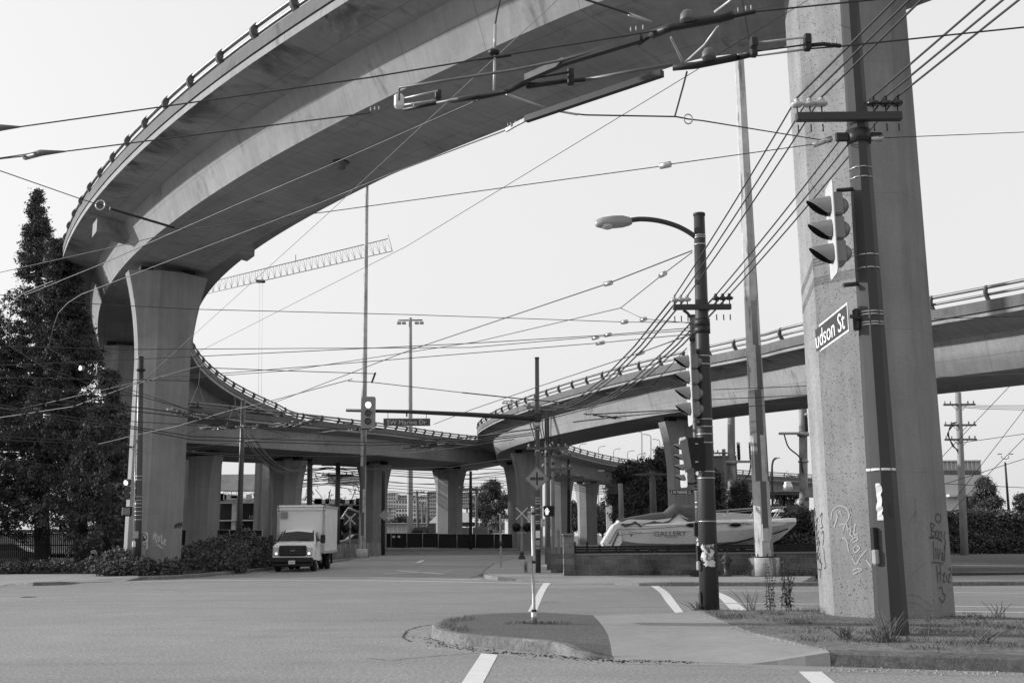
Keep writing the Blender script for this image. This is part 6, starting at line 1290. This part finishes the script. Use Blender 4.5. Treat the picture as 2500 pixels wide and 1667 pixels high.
# ---------------- far and middle distance ----------------
def bx(r,name,x0,x1,y0,y1,Y,dp,mat,par=None):
    a=W(x0,y1,Y); b=W(x1,y0,Y); return obj(name,MB().box(((a[0]+b[0])/2,Y+dp/2,(a[2]+b[2])/2),(b[0]-a[0],dp,b[2]-a[2])),mat,par or r)
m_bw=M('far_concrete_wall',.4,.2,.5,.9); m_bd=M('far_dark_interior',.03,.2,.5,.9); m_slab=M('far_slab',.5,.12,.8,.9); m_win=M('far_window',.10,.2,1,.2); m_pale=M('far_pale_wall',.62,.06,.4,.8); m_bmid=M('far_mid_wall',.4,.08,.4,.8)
m_far_d=M('far_dark_cladding',.10,.12,.7,.8)
def site(label,xs,Y,seed,slabs,cols,wall):
    r=thing('unfinished_building',label,'building',W((xs[0]+xs[1])/2,1330,Y),0,'building site behind the low ramp'); rs=random.Random(seed); k=Y/F
    for y0,y1 in slabs: bx(r,'slab',xs[0],xs[1],y0,y1,Y,14,m_slab)
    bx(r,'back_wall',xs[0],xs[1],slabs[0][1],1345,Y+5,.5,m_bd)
    if wall: bx(r,'upper_wall',wall[0],wall[1],wall[2],wall[3],Y+3,6,m_bw)
    for x0,x1 in cols: bx(r,'pillar',x0,x1,slabs[0][1]+.5,1345,Y+.3,.7,m_bw)
    for i in range(70):
        x=rs.uniform(*xs); y=rs.uniform(slabs[0][0]-22,slabs[0][0]) if i<45 else rs.uniform(slabs[0][1]+2,1320); v=rs.random()<.5; l=rs.uniform(4,14)
        a=W(x,y,Y-.5); b=W(x+(0 if v else l),min(y+(l if v else rs.uniform(-1,1)),slabs[0][0] if i<45 else 1330),Y-.5); obj('scaffold_tube',MB().tube([a,b],.035,4,False),(m_rod,m_bd,m_siggrey)[rs.randrange(3)],r)
    for i in range(14): x=rs.uniform(*xs); obj('site_material',MB().box(W(x,slabs[0][0]-2,Y-.3),(rs.uniform(.3,1.2),.5,rs.uniform(.3,.9))),(m_bw,m_bd,m_bmid)[rs.randrange(3)],r)
    return r
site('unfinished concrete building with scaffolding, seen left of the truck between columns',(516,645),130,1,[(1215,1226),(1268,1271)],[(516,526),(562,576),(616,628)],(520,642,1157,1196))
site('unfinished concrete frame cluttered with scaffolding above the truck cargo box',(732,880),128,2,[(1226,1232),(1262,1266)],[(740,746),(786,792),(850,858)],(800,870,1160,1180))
for i in range(26):
    rs=random.Random(100+i); x=rs.uniform(736,875); y=rs.uniform(1150,1225)
    tag(obj('scaffold_tube',MB().tube([W(x,y,124),W(x+rs.uniform(-18,18),y+rs.uniform(6,30),124)],.05,4,False),(m_bd,m_rod)[i%2]),'loose scaffold tube rising over the unfinished frame behind the truck','scaffold tube','scaffold tubes over the building site')
bx_=thing('site_shed','dark gabled site shed just right of the truck cargo box','shed',W(858,1345,110)); obj('body',MB().add([W(838,1270,110),W(838,1345,110),W(875,1345,110),W(875,1252,110),W(850,1240,110),W(838,1270,118),W(838,1345,118),W(875,1345,118),W(875,1252,118),W(850,1240,118)],[(0,1,2,3,4),(9,8,7,6,5),(0,5,6,1),(2,7,8,3),(3,8,9,4),(4,9,5,0)]),m_far_d,bx_); obj('roof_edge',MB().tube([W(836,1262,109.8),W(850,1240,109.8),W(878,1250,109.8)],.12,5),m_pale,bx_)
# screened fences
m_scr=M('dark_fence_screen',.018,.25,.6,.8,0,.3,.4)
def fence(label,x0,x1,y0,y1,Y,n,z0=None,group='screened site fences'):
    r=thing('screen_fence',label,'fence',W((x0+x1)/2,y1,Y),0,group); k=Y/F; rs=random.Random(int(x0)); X_=np.linspace(x0,x1,n+1)
    for i in range(n):
        V=[];m_=7
        for q in range(m_):
            x=X_[i]+(X_[i+1]-X_[i])*q/(m_-1); a=W(x,y0+rs.uniform(0,.8),Y); b=W(x,y1-rs.uniform(0,1),Y); w_=rs.uniform(-.08,.08); V+=[a+(0,w_,0),b+(0,w_,0)]
        obj('screen_panel',MB().add(V,[(2*q,2*q+1,2*q+3,2*q+2) for q in range(m_-1)],True),m_scr,r)
    for x in X_: obj('post',MB().tube([W(x,y0-.6,Y-.12),W(x,y1,Y-.12)],.035,6),m_siggrey,r)
    obj('top_rail',MB().tube([W(x0,y0,Y-.1),W(x1,y0,Y-.1)],.025,5),m_siggrey,r); 
    return r
fence('dark screened gate fence in the middle distance left of the broad column',878,1070,1301.5,1336.5,97,5); fence('darker screened fence stretching right in front of the broad column',1070,1252,1303,1338,96.5,4)
fence('dark screened fence behind the brambles at left',440,640,1293,1330,75,5)
for i,(x0,x1) in enumerate(((560,590),)): pass
n_=thing('notice_sign','two small pale notices tied to the dark gate fence','sign',W(965,1309,96.7)); slab(n_,'plate',[W(958,1307,96.6),W(958,1312,96.6),W(965,1312,96.6),W(965,1307,96.6)],m_board,.02); slab(n_,'plate',[W(971,1307,96.6),W(971,1312,96.6),W(977,1312,96.6),W(977,1307,96.6)],m_white,.02)
# concrete barriers
def barrier(label,x0,x1,y0,y1,Y):
    r=thing('road_barrier',label,'barrier',W((x0+x1)/2,y1,Y),0,'road barriers beside the patched mast'); a,b=W(x0,y1,Y),W(x1,y0,Y); h=b[2]-0; V=[]
    for x in (a[0],b[0]): V+=[(x,Y-.3,0),(x,Y-.3,.12),(x,Y-.1,h),(x,Y+.1,h),(x,Y+.3,.12),(x,Y+.3,0)]
    obj('body',MB().add(V,[(0,1,2,3,4,5),(11,10,9,8,7,6)]+[(i,(i+1)%6,(i+1)%6+6,i+6) for i in range(6)]),M('barrier_grey',.2,.25,1.5,.8,0,.3,.3),r); 
    for i in range(3): x=a[0]+(b[0]-a[0])*(i+.5)/3; obj('rib',MB().tube([(x,Y-.33,.1),(x+.05,Y-.12,h*.95)],.03,5),M('rib_grey',.3),r)
barrier('grey barrier panel right of the patched mast foot',890,930,1324,1358,82); barrier('grey barrier panel left of the patched mast foot',836,874,1326,1360,81); barrier('grey barrier panel behind the truck tail',800,838,1328,1360,80)
# containers, tent, sheds
def container(label,x0,x1,y0,y1,Y,mat):
    r=thing('shipping_container',label,'container',W((x0+x1)/2,y1,Y),0,'pale containers behind the fence'); bx(r,'body',x0,x1,y0,y1,Y,2.4,mat); k=Y/F; n=max(4,int((x1-x0)/3))
    for i in range(n): x=x0+(x1-x0)*(i+.5)/n; bx(r,'rib',x-.35,x+.35,y0+1,y1,Y-.08,.08,m_siggrey)
container('long pale ribbed container behind the dark fence',1111,1150,1286.5,1306,115,m_pale); container('greyer container with a round mark beside the pale one',1154,1191,1286,1306,116,m_bmid)
t_=thing('white_tent','white gabled tent roof glimpsed right of the broad column','tent',W(1145,1274,210)); obj('roof',MB().add([W(1128,1274,210),W(1163,1253,210),W(1128,1250,210),W(1128,1274,222),W(1163,1253,222),W(1128,1250,222),W(1150,1274,210),W(1150,1274,222)],[(0,6,1,2),(5,4,7,3),(2,1,4,5),(6,7,4,1)]),M('tent_white',.85),t_); bx(t_,'base',1126,1166,1274,1284,211,9,m_bd)
t_=thing('white_tent','small white gable peeking left of the broad column','tent',W(1058,1275,200)); obj('roof',MB().add([W(1046,1276,200),W(1068,1276,200),W(1068,1256,200),W(1046,1276,206),W(1068,1276,206),W(1068,1256,206)],[(0,1,2),(5,4,3),(0,3,4,1),(0,2,5,3)]),M('tent_white',.85),t_)
s_=thing('long_shed','long pale corrugated shed low between the columns','shed',W(980,1300,180)); bx(s_,'body',935,1066,1278,1305,180,12,m_bmid); bx(s_,'roof',933,1066,1275.5,1278,179,14,m_pale)
for i in range(12): bx(s_,'rib',938+i*10.5,939.5+i*10.5,1279,1300,179.9,.1,m_pale)
# parked cars and digger
def car(label,x,Y,heading,mat,zg=.45,s=1.,group='parked cars beyond the fence'):
    r=thing('parked_car',label,'car',(X(x,Y),Y,zg),heading,group); S=lambda m:m.scale(s)
    def sec(pts,w0,w1): return [(px_,w_,pz_) for px_,pz_ in pts for w_ in ()]
    prof=[(-2.2,.35),(-2.25,.75),(-1.3,.92),(-.75,1.38),(.75,1.42),(1.5,.98),(2.15,.85),(2.2,.35)]
    V=[(a,-.85 if b<1.2 else -.65,b) for a,b in prof]+[(a,.85 if b<1.2 else .65,b) for a,b in prof]; m_=len(prof)
    obj('body',S(MB().add(V,[tuple(range(m_)),tuple(range(m_,2*m_))[::-1]]+[(i,(i+1)%m_,(i+1)%m_+m_,i+m_) for i in range(m_)])),mat,r,local=True)
    for s_ in (-1,1):
        obj('side_window',S(MB().add([(-1.15,s_*.835,.98),(-.72,s_*.68,1.34),(.7,s_*.68,1.37),(1.3,s_*.835,1.02)],[(0,1,2,3)])),m_gl,r,local=True)
        for y_ in (-1.4,1.35): obj('wheel',S(MB().lathe((y_,s_*.78,.33),[(.2,-.1),(.33,-.1),(.33,.1),(.2,.1)],14,ax=[[1,0,0],[0,0,1],[0,1,0]])),m_rub,r,local=True)
    obj('windscreen',S(MB().add([(-1.27,-.72,.98),(-1.27,.72,.98),(-.8,.6,1.36),(-.8,-.6,1.36)],[(0,1,2,3)])),m_gl,r,local=True)
car('white car roof showing above the gate fence',955,112,0,m_white); car('pale car behind the gate fence nearer the mast',992,118,0,m_siggrey); car('silver car tucked behind the truck tail and barrier',880,100,R(25),m_siggrey); car('light car seen behind the far fence near the bus stop pole',1214,125,R(80),m_white); car('dark car parked in the shade beneath the conifers',12,62,R(10),M('dark_car_paint',.06,.1,1,.3,0,.5),0)
car('light car under the low ramp at the left fence',505,90,R(20),m_siggrey)
dg=thing('dump_truck','dark dump truck body behind the gate fence right of the tall mast','truck',W(1035,1302,125)); obj('tipper_body',MB().add([W(1003,1300,125),W(1012,1286,125),W(1060,1285,125),W(1066,1300,125),W(1003,1300,128),W(1012,1286,128),W(1060,1285,128),W(1066,1300,128)],[(0,1,2,3),(7,6,5,4),(0,4,5,1),(1,5,6,2),(2,6,7,3)]),M('tipper_grey',.12,.1,1,.6),dg); bx(dg,'cab',1046,1062,1278,1300,124.5,2,M('tipper_grey',.12)); 
for x in (1012,1022,1050): obj('wheel',MB().lathe(W(x,1303,124.6),[(.3,0),(.5,.05),(.5,.3),(.3,.3)],14,ax=[[1,0,0],[0,0,1],[0,1,0]]),m_rub,dg)
# apartment blocks
def block(label,x0,x1,y0,y1,Y,mat,cols,rows,roof=True,dp=18):
    r=thing('apartment_block',label,'building',W((x0+x1)/2,y1,Y),0,'apartment blocks on the skyline'); bx(r,'wall',x0,x1,y0,y1,Y,dp,mat); bx(r,'roof',x0-.4,x1+.4,y0-1,y0,Y-.4,dp,m_bw)
    for i in range(cols):
        for j in range(rows):
            xx=x0+(x1-x0)*(i+.5)/cols; yy=y0+(y1-y0)*(j+.5)/rows; w_=(x1-x0)/cols*.3; h_=(y1-y0)/rows*.28; bx(r,'window',xx-w_,xx+w_,yy-h_,yy+h_,Y-.12,.1,m_win)
block('grey apartment block at the left of the skyline gap',936,966,1204,1272,420,m_bmid,5,8); block('pale stepped apartment block beside the grey one',966,1016,1220,1272,400,m_pale,7,5); block('upper storeys of a pale block set back behind the mast',975,1012,1209,1222,430,m_bmid,6,2)
block('white striped apartment block near the middle of the skyline gap',1016,1046,1211,1272,410,m_pale,6,6); block('tall grey grid apartment block left of the broad column',1046,1072,1200,1272,400,m_bmid,5,8); block('grey block showing just right of the broad column',1128,1146,1203,1240,420,m_bmid,4,5); block('wide low block behind the leafy tree',1146,1172,1210,1240,430,m_pale,5,4)
block('low pale block between the far ramp columns',1335,1400,1262,1290,260,m_bmid,6,2); 
vd=thing('rail_viaduct','long concrete rail viaduct crossing behind the columns','viaduct',W(1010,1300,300)); bx(vd,'beam',880,1270,1234,1240,300,9,m_bw); bx(vd,'parapet',880,1270,1231.5,1234,299.8,.5,m_bmid)
for x in (905,950,995,1040,1085,1140,1185,1230): bx(vd,'pier',x-2,x+2,1240,1302,303,2,m_bw)
# utility poles
m_wood=M('weathered_wood_pole',.13,.25,3,.85,0,.2,.3,(1,1,.15)); m_woodl=M('weathered_wood_pole_light',.24,.25,3,.85,0,.2,.3,(1,1,.15))
def upole(label,x0,y0,x1,y1,Y,r0,arms=(),mat=None,name='utility_pole',aw=1.1,grp='utility poles',ins=True,cat='pole'):
    r,b,t,at=pole(name,label,cat,x0,y0,x1,y1,r0,r0*.75,mat or m_wood,Y=Y,zb=0 if Y<90 else .4,n=10,group=grp,cap=False)
    for y in arms:
        p,_=at(y); obj('crossarm',MB().bbox(p+(0,-.12,0),(aw*2,.12,.13),.01),m_wood,r)
        if ins:
            for s_ in (-.9,-.55,.55,.9): obj('insulator',MB().lathe(p+(s_*aw,-.12,.07),[(.03,0),(.06,.05),(.06,.12),(.02,.2)],8),m_siggrey,r)
        for s_ in (-1,1): obj('brace',MB().tube([p+(s_*aw*.5,-.12,0),p+(0,-.1,-.55)],.02,5),m_wood,r)
    return r,at
up1,u1at=upole('weathered wooden pole with crossarms just right of the centre pole',1338,1378,1335,994,57,.17,(993,1095),m_wood)
for i in range(8):
    rs=random.Random(i); x=1300+i*13; obj('drop_wire',MB().tube([W(1290+i*8,1000,56.8),W(1296+i*7,1040,56.8),W(1310+i*5,1072+rs.uniform(0,20),56.8)],.025,5),m_cable,up1)
for i in range(14):
    rs=random.Random(50+i); x=1330+rs.uniform(-6,36); y=1075+rs.uniform(-12,60); obj('fuse_cutout',MB().tube([W(x,y,56.6),W(x+rs.uniform(-4,4),y+rs.uniform(4,9),56.6)],.05,6),rs.choice((m_siggrey,m_bd,m_bd)),up1)
upole('second wooden pole with crossarms, thinner, right of the first',1351,1370,1349,1105,62,.13,(1112,1145),m_woodl)
upole('dark pole with a pale notice between the far ramp columns',1388,1315,1388,1120,80,.14,(1165,),m_bd)
upole('pale lower pole with brackets left of the leafy trees behind the boat',1518,1300,1515,1180,66,.2,(),m_woodl)
upole('grey stub pole inside the trees behind the boat stern',1597,1300,1592,1150,66,.25,(1158,),m_wood,ins=False)
upole('slim dark pole in front of the low ramp left of the truck',581,1390,594,977,60,.17,(),M('dark_steel_pole_c',.06),'signal_pole'); upole('dark pole behind the truck carrying looping cables',755,1350,757,1066,85,.26,(1098,),M('dark_steel_pole_c',.06),'signal_pole',1.2); upole('dark pole between the truck and the patched mast',822,1340,826,1098,92,.26,(1135,1160),M('dark_steel_pole_c',.06),'signal_pole',1.4)
r_,at_=upole('dark pole with a small diamond sign seen from behind, right of the barriers',935,1352,936,1150,84,.17,(),m_bd,'signal_pole'); q=W(938,1257,83.6); obj('sign_back',MB().plate([q+(0,0,.42),q+(-.42,0,0),q+(0,0,-.42),q+(.42,0,0)],.02),m_siggrey,r_)
upole('slim black pole with a double crossarm in front of the far fence',1149,1337,1149,1150,96,.17,(1193,1197),m_bd,'signal_pole',1.1)
for x,y,Y,lb in ((1018,1198,150,'leaning wooden utility pole in the skyline gap, left'),(1045,1200,155,'wooden utility pole in the skyline gap, right'),(1163,1190,140,'thin pale utility pole left of the leafy tree'),(1031,1226,190,'small far utility pole between the two wooden ones')): upole(lb,x+(4 if x==1018 else 0),1300,x,y,Y,.22,(y+3,y+14) if Y<170 else (y+4,),m_wood)
upole('wooden utility pole with drooping service loops at far right',2350,1300,2339,958,72,.26,(988,1038,1073),m_woodl)
rr=bpy.data.objects
for i in range(3): tag(obj('service_loop',MB().tube(crv([W(2340,1098+i*4,71.7),W(2325-i*3,1088-i*8,71.7),W(2316-i*1.5,1058,71.7),W(2322+i*4,1035,71.7),W(2336,1030,71.7)],4),.03,5),m_cable),'curved service cable loop left of the far right utility pole','cable','service loops')
for i in range(3): wire('thin service line running right from the far right utility pole',[W(2345,988+i*3,72),W(2400,990+i*4,72),W(3500,990+i*16,74)],.02,m_wire,group='service lines at far right')
for a,b,lb in (((2335,1082),(2500,1059),'upper'),((2310,1260),(2500,1070),'steep first'),((2330,1220),(2500,1000),'steep second'),((2300,1183),(2500,1120),'lower'),((2300,1180),(2500,1190),'lowest'),((2410,1000),(2300,1115),'short steep')): wire(lb+' thin wire crossing the sky at far right',[W(a[0],a[1],60),W(b[0],b[1],60),W(b[0]+(b[0]-a[0])*2,b[1]+(b[1]-a[1])*2,60)] if b[0]>a[0] else [W(a[0]+(a[0]-b[0])*2,a[1]+(a[1]-b[1])*2,60),W(b[0],b[1],60)],.018)
# cable termination poles
def cterm(label,x,y0,y1,Y,rad,armY,side,mat):
    r,b,t,at=pole('cable_pole',label,'pole',x,y0,x,y1,rad*1.1,rad,mat,Y=Y,zb=.1,n=16,cap=False); p,_=at(armY)
    obj('collar',MB().tube([p-(0,0,.12),p+(0,0,.12)],rad*1.5,16),m_siggrey,r); obj('collar',MB().tube([at(armY+66)[0]-(0,0,.06),at(armY+66)[0]+(0,0,.06)],rad*1.3,16),m_siggrey,r)
    obj('bracket_arm',MB().bbox(p+(side*.9,-.2,.05),(1.6,.25,.16),.02),m_siggrey,r)
    for q in ((.5,1.35) if side>0 else (-.2,)):
        c=p+(side*q,-.2,.15); obj('bushing',MB().lathe(c,[(.11,0)]+[(.13 if i%2 else .10,.1+i*.09) for i in range(10)]+[(.09,1.1)],12),m_bd,r); obj('bushing_cap',MB().lathe(c+(0,0,1.1),[(.13,0),(.13,.12),(.04,.2)],12),m_pale,r)
    obj('riser_cable',MB().tube(crv([p+(side*1.35,-.2,0),p+(side*1.1,-.25,-.9),p+(side*.4,-.3,-1.6),p+(side*.25,-.3,-2.6)],5),.05,6),m_cable,r); return r
m_gpole=NT('mottled_grey_pole'); _n=m_gpole.noise(1.2,5,.6,m_gpole.mapping((1,1,.4))); m_gpole.base(m_gpole.rng(_n,.45,.6,.13,.30),.6); m_gpole=m_gpole.m
cterm('fat mottled grey cable pole with black bushings behind the boat cabin',1785,1300,1005,75,.26,1129,1,m_gpole); cterm('fat grey cable pole right beside the large column',1960,1300,985,72,.27,1060,-1,m_gpole)
upole('utility pole with switch gear just right of the lamp post',1768,1300,1767,1096,82,.18,(1106,),m_wood,aw=.9)
sgn2=thing('notice_sign','small no parking notice beside the left edge of the large column','sign',W(1970,1225,60)); slab(sgn2,'plate',[W(1963.5,1211,60),W(1963.5,1234,60),W(1975.5,1234,60),W(1975.5,1211,60)],M('notice_grey',.3),.03); obj('ring_symbol',ringm(W(1970,1218,59.95),4.6*60/F,1.1*60/F),m_blacktxt,sgn2); obj('slash',MB().tube([W(1967,1221,59.94),W(1973,1215,59.94)],.02,5),m_blacktxt,sgn2)
# street lamps
def slamp(label,x,y1,Y,arm=1,h0=1300,double=False,grp='far street lamps above the ramp',r0=.09,al=9):
    r,b,t,at=pole('street_lamp',label,'street lamp',x,h0,x,y1+6,r0,r0*.7,M('far_lamp_grey',.2),Y=Y,zb=.4,n=8,group=grp,cap=False); k=Y/F
    for s_ in ((1,-1) if double else (arm,)): 
        obj('lamp_arm',MB().tube(crv([W(x,y1+6,Y),W(x+s_*al*.3,y1+2,Y),W(x+s_*al,y1,Y)],4),r0*.6,6),M('far_lamp_grey',.2),r); obj('lamp_head',MB().bbox(W(x+s_*(al+3),y1,Y),(6*k,.25,1.6*k),.05),m_siggrey,r)
for x,y in ((1415,1083),(1461,1089),(1498,1095),(1532,1100),(1556,1107)): slamp('distant curved street lamp standing above the far ramp rail',x,y,240,al=11,r0=.11)
slamp('tall thin street lamp among the distant lamps',1567,1055,200,-1,al=1,r0=.13); slamp('tall street lamp with an arm beside the flared column behind the boat',1589,1060,200,-1,al=14,r0=.13); slamp('tall street lamp nearly touching the flared column',1611,1072,200,-1,al=12,r0=.11)
r,b,t,at=pole('street_lamp','curved dark street lamp between the patched mast and the large column','street lamp',1887,1330,1885,1150,.11,.09,m_dark,Y=90,zb=0,n=8,cap=False); obj('lamp_arm',MB().tube(crv([W(1885,1150,90),W(1885,1135,90),W(1889,1122,90),W(1897,1117,90)],4),.09,7),m_dark,r); obj('lamp_head',MB().bbox(W(1899,1117.5,90),(.35,.2,.1),.03),m_pale,r)
r,b,t,at=pole('street_lamp','twin armed street lamp over the hedge at far right','street lamp',2466,1300,2454,1128,.14,.08,m_dark,Y=95,zb=0,n=8,cap=False)
for s_ in (-1,1): obj('lamp_arm',MB().tube(crv([W(2454,1120,95),W(2454+s_*7,1119,95),W(2454+s_*9,1112,95)],4),.03,5),m_dark,r); obj('lamp_head',MB().bbox(W(2454+s_*14,1108,95),(.4,.2,.08),.02),m_siggrey,r)
r,b,t,at=pole('street_lamp','street lamp with a pale head under the far ramp','street lamp',1503,1300,1503,1160,.1,.08,m_bd,Y=84,zb=0,n=8,cap=False); obj('lamp_arm',MB().tube(crv([W(1503,1160,84),W(1492,1152,84),W(1476,1149,84)],4),.05,6),m_bd,r); obj('lamp_head',MB().bbox(W(1468,1149.5,84),(.5,.25,.13),.04),m_pale,r)
# dark clad building, station roof, right buildings
db=thing('warehouse','dark clad warehouse block behind the lamp post','building',W(1707,1300,110)); bx(db,'wall',1616,1798,1113,1300,110,20,m_far_d); bx(db,'annex',1745,1830,1205,1300,106,6,m_bmid); bx(db,'parapet',1615,1799,1111,1114,109.8,20.4,m_bmid)
stn=thing('station_canopy','dark flat station canopy on trusses behind the boat bow','canopy',W(1890,1300,95)); bx(stn,'roof',1818,1962,1200,1208,93,12,m_far_d); bx(stn,'roof_edge',1818,1962,1198.5,1200.5,92.8,12.4,m_bmid); bx(stn,'back_wall',1818,1975,1232,1345,100,1,m_far_d)
for x in (1822,1842,1862,1884,1906,1928,1950): 
    obj('truss_member',MB().tube([W(x,1208,94),W(x+9,1228,94),W(x+18,1208,94)],.06,5),m_bd,stn)
for x in (1840,1875,1915,1955): obj('canopy_post',MB().tube([W(x,1208,95),W(x,1320,95)],.12,8),m_bd,stn)
bx(stn,'pale_band',1818,1975,1258,1275,92,1,m_bmid)
vu=thing('roof_vent','round shiny roof vent standing on the station canopy','vent',W(1924,1195,96)); obj('drum',MB().lathe(W(1924,1198,96),[(.28,0),(.42,.15),(.42,.5),(.3,.7),(.34,.8),(.1,.85)],16),m_galv,vu)
rb=thing('warehouse','white building with a raised windowed storey at far right','building',W(2370,1300,130)); m_w2=M('white_render_wall',.5,.05,.5,.8)
V=[W(x,y,130) for x,y in [(2300,1345),(2300,1159),(2400,1159),(2458,1300),(2458,1345)]]; V2=[v+np.array([0,15,0]) for v in V]; obj('wall',MB().add(V+V2,[(4,3,2,1,0),(5,6,7,8,9),(1,6,5,0),(2,7,6,1),(3,8,7,2),(4,9,8,3)]),m_w2,rb)
bx(rb,'upper_storey',2298,2394,1125,1159,130.5,10,m_bmid); bx(rb,'roof_edge',2296,2396,1122.5,1126,130.2,11,m_w2)
for i in range(5): bx(rb,'window',2302+i*19,2317+i*19,1148,1157,130.3,.2,m_win)
for i in range(9): bx(rb,'cladding_rib',2302+i*10,2303+i*10,1127,1146,130.35,.15,m_w2)
bx(rb,'awning',2318,2350,1206,1212,129,1.2,m_w2); bx(rb,'entrance',2353,2384,1210,1262,129.9,.2,m_bd); bx(rb,'canopy_band',2345,2430,1206,1211,129.5,.6,m_bmid)
# tower crane
cr_=thing('tower_crane','pale lattice tower crane jib reaching over the scene beneath the tall ramp','crane',W(640,1300,330)); YT=330; mcr=M('crane_pale_steel',.26,.08,1,.5,.2)
lo=lambda f:W(505+(958-505)*f,717+(613-717)*f,YT-.9); lo2=lambda f:W(505+(958-505)*f,717+(613-717)*f,YT+.9); hi=lambda f:W(505+(947-505)*f,690+(583-690)*f,YT)
obj('chord',MB().tube([lo(0),lo(1)],.14,5),mcr,cr_); obj('chord',MB().tube([lo2(0),lo2(1)],.14,5),mcr,cr_); obj('chord',MB().tube([hi(0),hi(1)],.16,5),mcr,cr_)
N_=30
for i in range(N_):
    f0,f1,fm=i/N_,(i+1)/N_,(i+.5)/N_
    obj('lattice_bay',MB().tube([lo(f0),hi(fm),lo(f1)],.075,4,False).tube([lo2(f0),hi(fm),lo2(f1)],.075,4,False).tube([lo(f0),lo2(f0)],.07,4,False).tube([lo(f0),hi(f0)],.06,4,False),mcr,cr_)
obj('end_mast',MB().tube([lo(1),W(947,573,YT)],.1,5),mcr,cr_); obj('trolley',MB().bbox(W(636,687,YT),(2.8,1.5,.8),.1),m_bd,cr_); 
for x in (634,641): obj('hoist_rope',MB().tube([W(x,690,YT),W(x-3,980,YT)],.035,4),mcr,cr_)
obj('pendant_gear',MB().tube([W(722,622,YT),W(722,640,YT)],.1,5),m_bd,cr_)
# pickets behind conifers
pf=thing('picket_fence','dark iron picket fence in the shade behind the conifer trunks','fence',W(120,1345,58))
for i in range(46): x=-20+i*5; obj('picket',MB().tube([W(x,1300,58),W(x,1362,58)],.03,4),m_bd,pf)
for y in (1303,1330): obj('rail',MB().tube([W(-22,y,58),W(212,y,58)],.03,5),m_bd,pf)
wh=thing('low_building','long low pale building seen through the conifers','building',W(60,1330,85)); bx(wh,'wall',-100,225,1300,1345,85,8,m_bmid); bx(wh,'roof',-100,228,1291,1300,84.5,9,m_far_d)

ob=thing('unfinished_building','tall concrete building of the site standing beyond the conifers at far left','building',(-85,96,0)); obj('wall',MB().box((-85,96,13),(50,42,26)),m_bw,ob)  # added out of view to cast shade on the low ramp columns
for j in range(6): obj('slab',MB().box((-85,96,4+j*4),(50.8,42.8,.35)),m_slab,ob)
